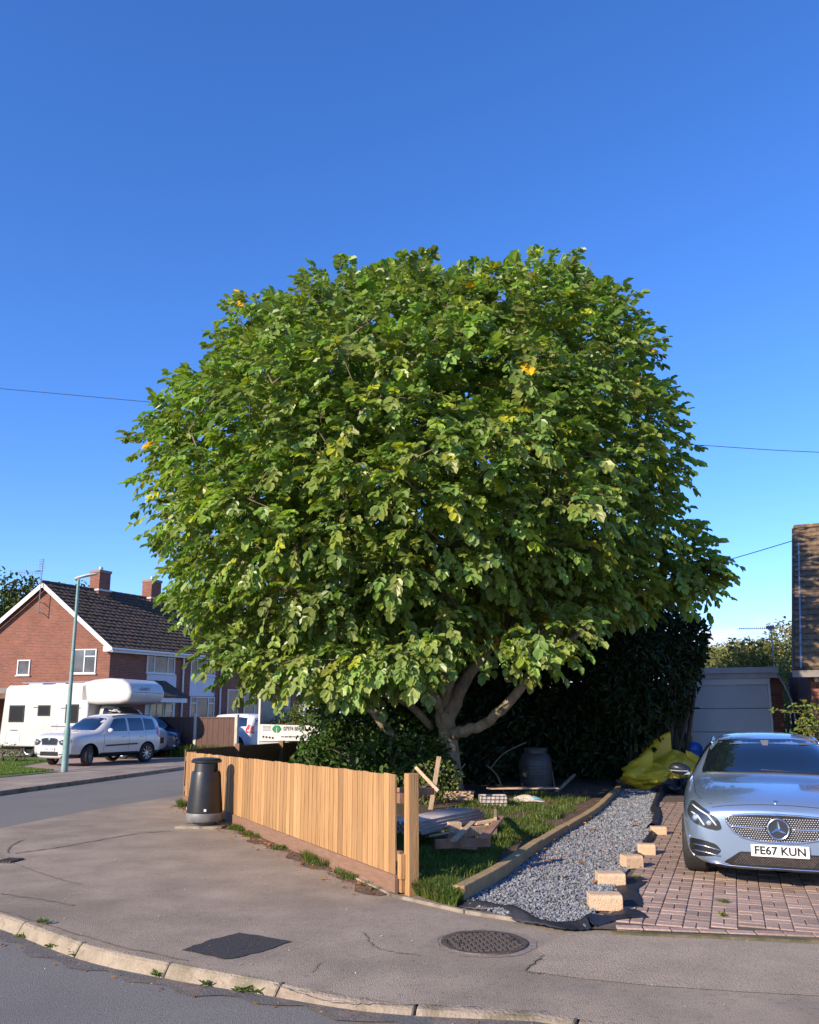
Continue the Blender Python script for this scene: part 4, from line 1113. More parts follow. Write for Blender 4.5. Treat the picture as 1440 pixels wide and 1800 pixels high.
# ================================================================== BLOCKS
bl_spec = [((1067, 1607), .275, .125, .19, -4, 'nearest pale sandstone coloured block, lying on the black membrane'), ((1077, 1563), .262, .115, .20, -3, 'second pale block from the pavement, lying on the black membrane'),
           ((1117, 1531), .205, .13, .15, 12, 'middle pale block with a rounded back edge, touching the one behind'), ((1138, 1507), .20, .12, .15, -10, 'pale block just behind the middle one beside the drive'),
           ((1160, 1471), .20, .105, .16, -6, 'farthest pale block, standing alone where the gravel narrows')]
for (px, w, h, dpt, a, lab) in bl_spec:
    q = G(*px); mb = MB((q.x, q.y, .02)); hw = w / 2
    y0 = q.y + .0; prof = [(-dpt * 0, 0), (0, h * .82), (.02, h * .97), (.05, h), (dpt, h * .98), (dpt + .0, 0)]
    Mr = Matrix.Rotation(R(a), 3, 'Z')
    poly = [Mr @ V(-hw, yy, zz) + V(q.x, q.y, .022) for yy, zz in prof]
    mb.prism(poly, Mr @ V(w, 0, 0)); o = mb.build('kerb_block', M_['block'], bevel=.006, seg=2); o.location = (q.x, q.y, .02)
    tag(o, lab, 'concrete block', 'pale loose blocks along the edge of the drive')

# ================================================================== THE BIG TREE
TB = V(.82, 17.0, 0)
TC = P(742, 878, 17.0)                                # middle of the crown
sil = [(680, 508), (620, 518), (560, 526), (490, 542), (430, 566), (372, 596), (352, 625), (300, 690), (262, 748), (226, 818), (228, 880), (262, 915), (240, 960), (240, 1003), (268, 1045),
       (292, 1090), (310, 1125), (335, 1155), (400, 1185), (470, 1212), (520, 1212), (600, 1215), (690, 1205), (780, 1195), (850, 1140), (930, 1118), (1000, 1105), (1060, 1100), (1130, 1100), (1185, 1085), (1205, 1050), (1215, 1025), (1222, 1000),
       (1222, 965), (1230, 905), (1225, 845), (1218, 765), (1186, 700), (1170, 660), (1158, 605), (1120, 568), (1095, 532), (1052, 512), (985, 492), (930, 500), (880, 502), (800, 506), (740, 508)]
sil3 = [P(x, y, 17.0) - TC for x, y in sil]
sa = np.array([math.atan2(p.z, p.x) for p in sil3]); sr = np.array([math.hypot(p.x, p.z) for p in sil3])
od = np.argsort(sa); sa = sa[od]; sr = sr[od]; sa = np.concatenate([sa - 2 * math.pi, sa, sa + 2 * math.pi]); sr = np.concatenate([sr, sr, sr])
tree = thing('walnut_tree', 'huge spreading broad leaved tree with pale forked trunk filling the middle of the view', 'tree', TB)
def crown_point(u, f):
    """u: unit directions (N,3); f: fraction of the crown radius"""
    ph = np.arctan2(u[:, 2], u[:, 0]); rr = np.interp(ph, sa, sr) * .868
    lat = np.sqrt(u[:, 0] ** 2 + u[:, 2] ** 2)
    p = np.stack([u[:, 0] * rr, u[:, 1] * 5.4, u[:, 2] * rr], 1) * f[:, None]
    # the underside rises away from the front
    p[:, 2] = np.where(u[:, 1] > .2, np.maximum(p[:, 2], -3.6), p[:, 2])
    p[:, 2] = np.where((p[:, 0] > .5) & (p[:, 1] < 0), np.maximum(p[:, 2], -3.35), p[:, 2])
    return p + np.array(TC)
# bough ends, kept apart from each other so that clumps and gaps form
NB = 620; cand = rand_dirs(14000); cand[:, 1] = np.where(rng.random(len(cand)) < .30, -np.abs(cand[:, 1]), cand[:, 1])
fr = np.where(rng.random(len(cand)) < .76, rng.uniform(.87, .985, len(cand)), rng.uniform(.5, .87, len(cand)))
cp = crown_point(cand, fr); keep = []
cell = {}
for i, p in enumerate(cp):
    if p[2] < 2.0: continue
    if math.sin(p[0] * 1.7 + .6) * math.sin(p[2] * 1.9 + 1.1) + .6 * math.sin(p[0] * 3.1 + p[2] * 2.7) + .3 * math.sin(p[1] * 2.3) > .93: continue
    key = tuple((p // .72).astype(int)); ok = True
    for dx in (-1, 0, 1):
        for dy in (-1, 0, 1):
            for dz in (-1, 0, 1):
                for j in cell.get((key[0] + dx, key[1] + dy, key[2] + dz), ()):
                    if np.sum((cp[j] - p) ** 2) < .50: ok = False; break
                if not ok: break
            if not ok: break
        if not ok: break
    if ok: keep.append(i); cell.setdefault(key, []).append(i)
    if len(keep) >= 800: break
ends = cp[keep]; eout = norm(ends - np.array(TC)); 
# extra sprays: the right-hand bough that sticks out, the low one in front of the right limb
extra = [P(1212, 985, 15.6), P(1192, 1008, 15.8), P(1220, 1010, 15.4), P(1205, 1020, 15.9), P(1170, 1000, 15.8), P(1222, 975, 15.4), P(1205, 978, 15.7), P(1195, 985, 15.8), P(925, 1118, 14.2), P(968, 1100, 14.2), P(900, 1135, 14.2), P(985, 1112, 14.3), P(945, 1135, 14.2), P(1015, 1062, 14.9), P(1060, 1042, 15.1), P(1105, 1035, 15.2), P(590, 1160, 14.0), P(640, 1155, 13.8), P(690, 1150, 13.6), P(735, 1145, 13.5), P(780, 1110, 13.6), P(560, 1160, 14.2), P(660, 1170, 14.6), P(720, 1168, 14.4), P(500, 1165, 14.4), P(450, 1160, 14.4), P(400, 1145, 14.4), P(615, 1175, 15.0), P(700, 492, 17), P(975, 474, 17)]
ends = np.concatenate([ends, np.array([tuple(p) for p in extra])]); eout = np.concatenate([eout, norm(np.array([tuple(p) for p in extra]) - np.array(TC))])
# skeleton: hand-placed limbs, then every bough end joins the nearest limb node
nodes = []; par_ = []
def limb(pts, start=None, k=5):
    L = smooth_line(pts, k); prev = start; ids = []
    for i, p in enumerate(L):
        if prev is not None and i == 0 and (nodes[prev] - p).length < .05: ids.append(prev); continue
        nodes.append(Vector(p)); par_.append(prev); prev = len(nodes) - 1; ids.append(prev)
    return ids
def near(p):
    return min(range(len(nodes)), key=lambda i: (nodes[i] - p).length)
tr = limb([TB, TB + V(-.02, -.02, .6), TB + V(-.05, -.05, 1.3)])
fork = tr[-1]
def PT(px, py, dy=0): return P(px, py, 17.0 + dy)
l1 = limb([nodes[fork], PT(800, 1290, -.3), PT(850, 1272, -.9), PT(905, 1225, -1.4), PT(950, 1165, -1.6), PT(985, 1100, -1.5), PT(1015, 1040, -1.2), PT(1090, 960, -.6)], fork)
l2 = limb([nodes[fork], PT(788, 1260, -.2), PT(808, 1215, -.3), PT(838, 1160, -.2), PT(865, 1080, .2), PT(900, 980, .6), PT(930, 850, .8), PT(960, 700, .8)], fork)
l3 = limb([nodes[fork], PT(780, 1250, -.1), PT(787, 1190, -.4), PT(792, 1100, -.8), PT(795, 950, -.9), PT(785, 800, -.8), PT(765, 680, -.4), PT(770, 560, 0)], fork)
l4 = limb([nodes[l3[6]], PT(740, 1120, .5), PT(690, 1000, 1.0), PT(620, 880, 1.4), PT(560, 760, 1.2)], l3[6])
l5 = limb([nodes[l3[4]], PT(740, 1180, -.9), PT(680, 1120, -1.8), PT(600, 1080, -2.3), PT(500, 1030, -2.2), PT(420, 980, -1.8)], l3[4])
l6 = limb([nodes[l2[9]], PT(930, 1050, 1.5), PT(1000, 960, 2.2), PT(1080, 860, 2.4)], l2[9])
l7 = limb([nodes[l3[10]], PT(730, 980, -1.6), PT(660, 900, -2.3), PT(590, 800, -2.2), PT(540, 700, -1.6)], l3[10])
l8 = limb([nodes[l1[18]], PT(1060, 1075, -1.6), PT(1130, 1040, -1.6), PT(1190, 1010, -1.4)], l1[18])
l9 = limb([nodes[l3[14]], PT(830, 900, -2), PT(870, 830, -2.8), PT(900, 740, -2.8)], l3[14])
order = np.argsort(np.linalg.norm(ends - np.array(nodes[l3[14]]), axis=1))
node_arr = [tuple(n) for n in nodes]
trunk_xy = np.array([TB.x, TB.y])
for i in order:
    e = Vector(ends[i]); A = np.array(node_arr); dv = A - np.array(e); dist = np.linalg.norm(dv, axis=1)
    cost = dist + .35 * np.maximum(0, A[:, 2] - e.z + .1) + .0
    cost[A[:, 2] < 1.9] += 5
    j = int(np.argmin(cost)); a = nodes[j]; L = (e - a).length; st_ = max(2, int(L / .35)); prev = j
    tow = (a - Vector((TC.x, TC.y, a.z)))
    for q in range(1, st_ + 1):
        t = q / st_; p = a.lerp(e, t) + Vector((random.uniform(-.05, .05), random.uniform(-.05, .05), .10 * math.sin(math.pi * t) * L + random.uniform(-.04, .04)))
        if q == st_: p = e
        nodes.append(p); par_.append(prev); prev = len(nodes) - 1; node_arr.append(tuple(p))
wt = [0.0] * len(nodes); kids = [0] * len(nodes)
for i in range(len(nodes) - 1, -1, -1):
    if wt[i] == 0: wt[i] = 1.0
    if par_[i] is not None: wt[par_[i]] += wt[i] if True else 0
rad = [min(.27, .011 * (w ** .44)) for w in wt]
mx_ = max(rad)
children = {}
for i, p in enumerate(par_):
    if p is not None: children.setdefault(p, []).append(i)
hand = set(tr + l1 + l2 + l3 + l4 + l5 + l6 + l7 + l8 + l9)
def chain_mesh(name, start_ids, filt, m, n, parent, rs=1.0):
    mb = MB(TB)
    st_ = list(start_ids)
    while st_:
        i = st_.pop(); chain = ([par_[i]] if par_[i] is not None else []) + [i]; cur = i
        while True:
            ch = [c_ for c_ in children.get(cur, []) if filt(c_)]
            if not ch: break
            ch.sort(key=lambda c_: -wt[c_]); nxt = ch[0]; st_ += ch[1:]; chain.append(nxt); cur = nxt
        rr = [rad[q] * rs for q in chain]; 
        if len(chain) > 1: rr[0] = min(rr[0], rr[1] * 1.15)
        mb.tube([nodes[q] for q in chain], rr, n, cap=False)
    return mb.build(name, M_[m], parent, smooth=True)
for i in l1: rad[i] = max(rad[i], .125 - .0024 * l1.index(i))
for i in l2: rad[i] = max(rad[i], .175 - .0040 * l2.index(i))
for i in l3: rad[i] = max(rad[i], .19 - .0040 * l3.index(i))
for L_, r0_ in ((l4, .11), (l5, .10), (l6, .09), (l7, .09), (l8, .06), (l9, .07)):
    for i in L_[1:]: rad[i] = max(rad[i], r0_ * (1 - .6 * L_.index(i) / len(L_)))
for i in tr: rad[i] = .30 - .012 * tr.index(i)
rad[tr[0]] = .40; rad[tr[1]] = .34
def only(ids):
    s_ = set(ids); return lambda c_: c_ in s_
mb = MB(TB); pts_ = [nodes[i] for i in tr]; pts_.insert(0, TB + V(0, 0, -.1)); mb.tube(pts_, [.46] + [rad[i] for i in tr], 14)
mb.build('trunk', M_['bark'], tree, smooth=True)
for L_ in (l1, l2, l3, l4, l5, l6, l7, l8, l9):
    mb = MB(TB); wob = [nodes[i] + V(random.uniform(-.03, .03), random.uniform(-.03, .03), random.uniform(-.03, .03)) for i in L_]
    mb.tube(wob, [rad[i] if k_ else rad[i] * .9 for k_, i in enumerate(L_)], 10)
    mb.build('limb', M_['bark'], tree, smooth=True)
starts = [i for i in range(len(nodes)) if i not in hand and par_[i] in hand]
o = chain_mesh('branches', starts, lambda c_: c_ not in hand, 'twig', 5, tree); o['kind'] = 'stuff'

# leaves: pinnate, seven leaflets on a drooping stalk; sprays round every bough end
def compound(P0, A0, S0, T0):
    """P0 base, A0 axis direction, S0 length, T0 tint -> leaflet arrays"""
    n = len(P0); A = norm(A0); up = np.array([0, 0, 1.0]); side = norm(np.cross(A, up) + 1e-4); nn = np.cross(side, A)
    B = []; Dd = []; Nn = []; Ls = []; Ws = []; T = []
    for (t, sd, ls) in ((.38, 1, .78), (.42, -1, .80), (.66, 1, .95), (.70, -1, 1.0), (.95, 1, .95), (.97, -1, .98), (1.0, 0, 1.15)):
        b = P0 + A * (S0 * t)[:, None] - up * (S0 * t * t * .35)[:, None]
        d = A * (.75 if sd else 1.2) + side * sd * rng.uniform(.7, 1.1, n)[:, None] - up * rng.uniform(.25, .95, n)[:, None] + rand_dirs(n) * .28
        nv = nn + rand_dirs(n) * .45 + side * sd * -.2
        l = S0 * .46 * ls * rng.uniform(.85, 1.15, n)
        B.append(b); Dd.append(d); Nn.append(nv); Ls.append(l); Ws.append(l * rng.uniform(.58, .72, n)); T.append(T0 * rng.uniform(.9, 1.1, (n, 1)))
    return map(np.concatenate, (B, Dd, Nn, Ls, Ws, T))
PER = 27
n_e = len(ends); base = np.repeat(ends, PER, 0); outw = np.repeat(eout, PER, 0); n = len(base)
u = rand_dirs(n); rr_ = rng.random(n) ** .45
sc = np.repeat(rng.uniform(.34, .62, n_e), PER)
pos = base + u * np.stack([sc, sc, sc * .55], 1) * rr_[:, None] - np.array([0, 0, .03])
axis = u * .8 + outw * .75 + rand_dirs(n) * .35 + np.array([0, 0, .10])
Sz = rng.uniform(.21, .43, n)
clump_t = np.repeat(rng.uniform(.74, 1.22, n_e), PER)[:, None]
T0 = tints(n, .66, 1.3, .07, (1.45, 1.22, .6)) * clump_t
old = rng.random(n) < .0028; T0[old] = np.array([4.0, 1.7, .5])
# interior filler
fillu = rand_dirs(1500); fp = crown_point(fillu, rng.uniform(.35, .85, 1500)); fp = fp[fp[:, 2] > 2.6]
pos = np.concatenate([pos, fp]); axis = np.concatenate([axis, rand_dirs(len(fp)) + np.array([0, 0, -.1])]); Sz = np.concatenate([Sz, rng.uniform(.26, .4, len(fp))]); T0 = np.concatenate([T0, tints(len(fp), .7, 1.1, .03)])
keepm = pos[:, 2] > 1.55; pos, axis, Sz, T0 = pos[keepm], axis[keepm], Sz[keepm], T0[keepm]
dcam = np.linalg.norm(pos - np.array([0, 0, EYE]), axis=1) + rng.uniform(0, .4, len(pos))
idx = np.argsort(dcam); big = idx[:300]; restm = np.ones(len(pos), bool); restm[big] = False
B, Dd, Nn, Ls, Ws, T = compound(pos[restm], axis[restm], Sz[restm], T0[restm])
v, f, t = leaflets(B, Dd, Nn, Ls, Ws, T, fold=.16, bend=.14)
np_mesh('foliage', v, f, M_['walnut_leaf'], tree, False, t, 'stuff', TB)
# leaf stalks
Pm, Am, Sm = pos, norm(axis), Sz
k_ = rng.random(len(Pm)) < .6; a = Pm[k_]; b = a + Am[k_] * (Sm[k_] * .98)[:, None] - np.array([0, 0, 1]) * (Sm[k_] * .33)[:, None]
w = np.cross(Am[k_], rand_dirs(len(a))); w = norm(w) * .004
v = np.stack([a - w, a + w, b + w, b - w], 1).reshape(-1, 3); f = (np.arange(len(a)) * 4)[:, None] + np.array([[0, 1, 2, 3]])
np_mesh('leaf_stalks', v, f, M_['twig'], tree, False, None, 'stuff', TB)
# the nearest sprays leaf by leaf, from a few shared shapes
lib = []
for q in range(10):
    B, Dd, Nn, Ls, Ws, T = compound(np.zeros((1, 3)), np.array([[1.0, 0, .05]]), np.array([.34]), tints(1, .85, 1.2, .1))
    v, f, t = leaflets(B, Dd, Nn, Ls, Ws, T, fold=.16, bend=.14)
    o = np_mesh('leaf', v, f, M_['walnut_leaf'], tree, False, t); lib.append(o.data)
    if q < 10: i = big[q]; o.location = Vector(pos[i]) - TB; a_ = axis[i]; o.rotation_euler = (random.uniform(-.4, .4), random.uniform(-.1, .3), math.atan2(a_[1], a_[0])); o.scale = [Sz[i] / .34] * 3
for i in big[10:]:
    o = bpy.data.objects.new('leaf', random.choice(lib)); link(o); o.parent = tree
    a_ = axis[i]; o.location = Vector(pos[i]) - TB; o.rotation_euler = (random.uniform(-.4, .4), -math.atan2(a_[2], math.hypot(a_[0], a_[1])) * .7 + random.uniform(-.1, .25), math.atan2(a_[1], a_[0])); o.scale = [Sz[i] / .34] * 3
# ivy round the fork and trunk
blob_leaves([(TB + V(-.05, -.1, 1.75), (.34, .3, .22)), (TB + V(-.25, -.15, .6), (.38, .34, .75))], 90, .055, 'ivy', 'ivy_leaf', tree, TB, shell=.5)

# ================================================================== SHRUBS UNDER AND BEHIND THE TREE
def shrub(name, label, cat, blobs, dens, size, m='evergreen_leaf', base=None, stems=True, group=None, **kw):
    b0 = Vector(base) if base else Vector((blobs[0][0][0], blobs[0][0][1], 0))
    t = thing(name, label, cat, b0, 0, group)
    blob_leaves(blobs, dens, size, 'foliage', m, t, b0, **kw)
    if stems:
        mb = MB(b0)
        for c_, r_ in blobs:
            for k in range(2):
                q = Vector(c_); e_ = q + V(random.uniform(-.5, .5) * r_[0], random.uniform(-.5, .5) * r_[1], r_[2] * random.uniform(.2, .8))
                s_ = V(b0.x + (q.x - b0.x) * .6 + random.uniform(-.3, .3), b0.y + (q.y - b0.y) * .6, 0)
                mb.tube([s_, s_.lerp(q, .6) + V(random.uniform(-.2, .2), 0, .1), q, e_], [.045, .035, .022, .008], 6)
        mb.build('stems', M_['dark_bark'], t, smooth=True)
    return t
def Bp(px, py, Y, rx, ry, rz): 
    return (tuple(P(px, py, Y)), (rx, ry, rz))
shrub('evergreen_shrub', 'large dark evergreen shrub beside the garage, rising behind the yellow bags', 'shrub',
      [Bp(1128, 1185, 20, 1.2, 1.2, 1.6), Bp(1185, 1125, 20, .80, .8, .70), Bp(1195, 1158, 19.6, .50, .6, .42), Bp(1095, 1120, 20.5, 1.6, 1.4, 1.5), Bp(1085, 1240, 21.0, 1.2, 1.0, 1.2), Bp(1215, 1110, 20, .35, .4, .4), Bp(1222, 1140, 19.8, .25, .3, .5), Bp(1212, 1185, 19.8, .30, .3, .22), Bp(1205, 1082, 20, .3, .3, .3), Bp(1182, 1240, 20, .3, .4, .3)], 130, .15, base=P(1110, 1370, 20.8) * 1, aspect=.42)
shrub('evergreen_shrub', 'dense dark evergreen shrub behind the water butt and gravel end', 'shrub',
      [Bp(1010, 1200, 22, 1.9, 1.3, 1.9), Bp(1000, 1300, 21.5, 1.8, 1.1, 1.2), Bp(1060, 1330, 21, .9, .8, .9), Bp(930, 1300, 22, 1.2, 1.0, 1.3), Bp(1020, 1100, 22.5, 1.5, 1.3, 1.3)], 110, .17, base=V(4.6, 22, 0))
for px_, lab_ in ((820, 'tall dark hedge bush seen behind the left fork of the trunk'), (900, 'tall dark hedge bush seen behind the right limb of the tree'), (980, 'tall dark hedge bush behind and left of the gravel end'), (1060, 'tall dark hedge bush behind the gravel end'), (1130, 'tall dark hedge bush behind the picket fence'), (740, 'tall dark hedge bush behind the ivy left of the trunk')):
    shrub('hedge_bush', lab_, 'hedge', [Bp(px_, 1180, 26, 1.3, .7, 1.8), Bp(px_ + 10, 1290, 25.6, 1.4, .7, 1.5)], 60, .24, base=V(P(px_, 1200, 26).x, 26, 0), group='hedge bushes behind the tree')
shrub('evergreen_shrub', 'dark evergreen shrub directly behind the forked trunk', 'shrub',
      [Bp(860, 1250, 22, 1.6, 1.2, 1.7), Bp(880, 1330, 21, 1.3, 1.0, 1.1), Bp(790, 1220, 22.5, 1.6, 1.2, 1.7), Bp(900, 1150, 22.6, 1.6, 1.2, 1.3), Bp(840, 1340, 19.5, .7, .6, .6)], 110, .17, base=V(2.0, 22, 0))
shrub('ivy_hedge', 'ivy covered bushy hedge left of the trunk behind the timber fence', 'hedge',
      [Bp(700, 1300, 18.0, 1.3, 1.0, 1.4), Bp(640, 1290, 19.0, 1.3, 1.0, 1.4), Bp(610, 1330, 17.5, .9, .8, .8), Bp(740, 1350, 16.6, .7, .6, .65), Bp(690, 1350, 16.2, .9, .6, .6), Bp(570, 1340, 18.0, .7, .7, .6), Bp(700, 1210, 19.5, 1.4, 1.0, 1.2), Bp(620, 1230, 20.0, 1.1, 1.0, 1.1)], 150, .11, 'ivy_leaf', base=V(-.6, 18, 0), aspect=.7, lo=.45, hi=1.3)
shrub('leafy_shrub', 'small variegated leafy shrub at the foot of the trunk', 'shrub',
      [Bp(765, 1372, 15.2, .45, .4, .42), Bp(745, 1385, 14.8, .35, .3, .3)], 190, .055, 'cutting_leaf', aspect=.65)
mb = MB((-1.0, 17.5, 0)); pts_ = [P(690, 1300, 17.2), P(665, 1262, 17.1), P(640, 1230, 17.2), P(632, 1215, 17.3)]
ds = thing('old_stem', 'bare mossy leaning stem among the ivy left of the tree', 'tree stem', (-.4, 17.5, 0))
MB((-.4, 17.5, 0)).tube(smooth_line([V(-.1, 17.6, 0)] + pts_ + [P(600, 1195, 17.0)], 4), [.11] * 4 + [.10] * 4 + [.09] * 4 + [.08] * 4 + [.06] * 4 + [.05], 9).build('trunk', M_['bark'], ds, smooth=True)
MB((-.4, 17.5, 0)).tube(smooth_line([P(760, 1280, 17.2), P(715, 1235, 16.9), P(660, 1215, 16.6), P(600, 1205, 16.4)], 4), [.08] * 8 + [.06] * 4 + [.05], 8).build('limb', M_['bark'], ds, smooth=True)

# trees and hedges behind
def far_tree(label, c, H, W_, m, n=7, size=.22, dens=16, group=None, trunk=True, name='broadleaf_tree', lo=.55):
    c = Vector(c); c.z = 0; bl_ = []
    for k in range(n):
        a = k * 2.4; q = .42 * W_ * math.sqrt((k + .3) / n)
        bl_.append(((c.x + q * math.cos(a), c.y + q * math.sin(a), H * (.72 - .28 * (k / n)) + random.uniform(-.1, .1) * H * .4), (W_ * random.uniform(.22, .34), W_ * random.uniform(.22, .34), H * random.uniform(.18, .28))))
    t = thing(name, label, 'tree', c, 0, group)
    blob_leaves(bl_, dens, size, 'crown', m, t, c, shell=.45, aspect=.6, lo=lo)
    MB(c).tube([c, c + V(.1, 0, H * .4), c + V(0, 0, H * .7)], [W_ * .04, W_ * .03, .04], 7).build('trunk', M_['dark_bark'], t)
    return t
gb = 'trees behind the brick house'
for i, (px, ty, Y, W_, lab) in enumerate([(-20, 1022, 62, 9, 'dark green tree behind the house at the left edge'), (35, 1020, 66, 8, 'dark tree behind the house just left of its tall aerial'), (85, 1034, 72, 9, 'dark tree top showing behind the peak of the gable'), (128, 1042, 74, 9, 'dark tree top showing over the roof ridge left of the first chimney'), (150, 1036, 70, 5, 'small dark tree top beside the first chimney')]):
    q = P(px, ty, Y); far_tree(lab, q, q.z / .94, W_, 'tree_far', size=.38, dens=9, group=gb)
q = P(1396, 1092, 46); far_tree('tall light green tree beside the edge of the right hand roof', q, q.z / .93, 3.4, 'tree_near_far', size=.22, dens=22)
for px, ty, Y, W_, lab in [(1255, 1136, 110, 9, 'distant olive green tree seen low over the left of the garage roof'), (1280, 1135, 118, 9, 'distant tree seen over the middle of the garage roof'), (1236, 1146, 100, 7, 'distant small tree next to the dark evergreen'), (1310, 1140, 108, 9, 'distant tree behind the shrub above the garage'), (1345, 1144, 112, 9, 'distant tree just right of the aerial mast'), (1375, 1146, 116, 9, 'distant tree close to the right hand roof')]:
    q = P(px, ty, Y); far_tree(lab, q, q.z / .93, W_, 'tree_near_far', n=6, size=.5, dens=5, group='distant trees over the garage')
shrub('hedge_shrub', 'mixed green shrub rising behind the garage roof', 'shrub', [Bp(1318, 1160, 30, .8, .8, .75), Bp(1300, 1170, 30, .7, .7, .8), Bp(1345, 1165, 30, .7, .7, .75), Bp(1320, 1200, 30, 1.8, 1.0, 1.2), Bp(1340, 1145, 30, .25, .25, .45)], 80, .13, 'tree_near_far', base=V(12.6, 30, 0))
shrub('hedge_shrub', 'overgrown green shrub between the garage and the right hand house', 'shrub', [Bp(1375, 1180, 29, .8, .8, 1.0), Bp(1385, 1250, 27, 1.2, .8, 1.6), Bp(1400, 1290, 26, 1.2, .8, 1.2), Bp(1382, 1130, 33, .9, .7, .9)], 80, .12, 'tree_near_far', base=V(12.0, 27, 0), lo=.45)
# sprays of a plant sticking up above the garage and behind the car
def spray(b0, pts_list, m, size, label, name='leafy_shoots', r=.008):
    t = thing(name, label, 'shrub', b0); mb = MB(b0); Bs = []; Ds = []
    for pts_ in pts_list:
        L = smooth_line(pts_, 5); mb.tube(L, r, 4, cap=False)
        for k in range(4, len(L)):
            for _ in range(3): Bs.append(tuple(L[k])); Ds.append(tuple(Vector((random.uniform(-1, 1), random.uniform(-1, 1), random.uniform(-.5, .6)))))
    mb.build('stems', M_['twig'], t); Bs = np.array(Bs); Ds = np.array(Ds); n = len(Bs)
    L_ = rng.uniform(.7, 1.2, n) * size; v, f, tt = leaflets(Bs, Ds, rand_dirs(n) + np.array([0, 0, 1]), L_, L_ * .5, tints(n, .7, 1.4, .2)); np_mesh('foliage', v, f, M_[m], t, False, tt, 'stuff', b0); return t
b0 = P(1300, 1250, 27); b0.z = 0
spray(b0, [[b0, P(1300 + dx, 1190, 27), P(1300 + dx * 1.6, 1150, 27), P(1300 + dx * 2.2 + e, ty, 27)] for dx, e, ty in ((-2, -8, 1124), (2, 6, 1122), (7, 5, 1128), (14, 6, 1130), (20, 2, 1124), (-8, 0, 1138))], 'tree_near_far', .16, 'feathery shoots standing up against the sky above the garage')
b0 = P(1440, 1300, 14.5); b0.z = 0
spray(b0, [[b0, b0 + V(-.1, 0, .9), P(1420, 1262, 14.4), P(1380 + dx, 1240 + dy, 14.2)] for dx, dy in ((0, 12), (12, 0), (-26, 8), (20, 30), (32, -6), (44, 14), (38, 40))], 'cutting_leaf', .085, 'thin leafy branches leaning over from the right behind the silver car')
shrub('leafy_shrub', 'green shrub by the right edge behind the car', 'shrub', [Bp(1432, 1300, 15, .35, .4, .35), Bp(1445, 1270, 15.2, .35, .4, .35)], 150, .09, 'cutting_leaf')

# ================================================================== GRASS AND WEEDS
def grass(name, poly, n, h, label, m='grass_blade', z=.05, w=.006, lean=.5, lo=.6, hi=1.3, cat='grass', zf=None, lump=None):
    a = np.array(poly); lo_ = a.min(0); hi_ = a.max(0)
    p = rng.uniform(lo_, hi_, (n * 3, 2)); p = p[in_poly(p[:, 0], p[:, 1], poly)]
    if lump: 
        nzv = np.sin(p[:, 0] * lump) * np.sin(p[:, 1] * lump * .9 + 1) + .4 * np.sin(p[:, 0] * lump * 2.7 + p[:, 1] * lump * 2.1); p = p[nzv > rng.uniform(-.8, .5, len(p))]
    p = p[:n]; n = len(p); hh = rng.uniform(.4, 1.2, n) * h
    th = rng.uniform(0, 6.28, n); d = np.stack([np.cos(th), np.sin(th)], 1); pr = np.stack([-d[:, 1], d[:, 0]], 1) * w * rng.uniform(.6, 1.4, n)[:, None]
    ln = (hh * rng.uniform(.1, lean * 2, n))[:, None] * d
    zb = z if zf is None else np.array([zf(x, y) for x, y in p])
    b1 = np.column_stack([p - pr, np.full(n, 0) + zb]); b2 = np.column_stack([p + pr, np.full(n, 0) + zb])
    m1 = np.column_stack([p + ln * .4 + pr * .7, zb + hh * .65]); m0 = np.column_stack([p + ln * .4 - pr * .7, zb + hh * .65])
    t1 = np.column_stack([p + ln + pr * .1, zb + hh * .95]); t0 = np.column_stack([p + ln - pr * .1, zb + hh * .95])
    v = np.stack([b1, b2, m1, m0, t1, t0], 1).reshape(-1, 3); i = (np.arange(n) * 6)[:, None]
    f = np.concatenate([i + np.array([[0, 1, 2, 3]]), i + np.array([[3, 2, 4, 5]])])
    o = np_mesh(name, v, f, M_[m], None, False, np.repeat(tints(n, lo, hi, .12), 6, 0), 'stuff'); tag(o, label, cat); return o
timl = [(p.x - .22 - .1 * math.sin(p.y * 2), p.y) for p in tim]
gp1 = [(fA.x + .22, fA.y + .15)] + [(e1.x - .08, e1.y + .16)] + timl[2:24] + [(2.5, 13.4), (1.8, 12.6), (.9, 12.9), (.2, 12.2), (-.7, 11.6), (-1.6, 11.0)]
grass('lawn_grass', gp1, 34000, .085, 'green grass on the garden plot between fence and gravel', z=.07, lump=2.3, zf=soil_h)
grass('lawn_grass', [(fA.x + .12, fA.y - .02), (e1.x, e1.y + .03), (e1.x + .12, e1.y + .35), (.3, 8.5), (.1, 8.3)], 4800, .13, 'taller grass tuft spilling over the edging by the fence end post', z=.02, w=.007)
grass('sparse_grass', [(.9, 12.6), (2.0, 12.4), (2.5, 13.6), (3.4, 16.0), (2.6, 17.2), (1.2, 15.4), (.4, 13.6)], 5200, .075, 'patchy grass and weeds on the bare soil in front of the water butt', z=.06, lump=4.5, zf=soil_h)
base_f = []
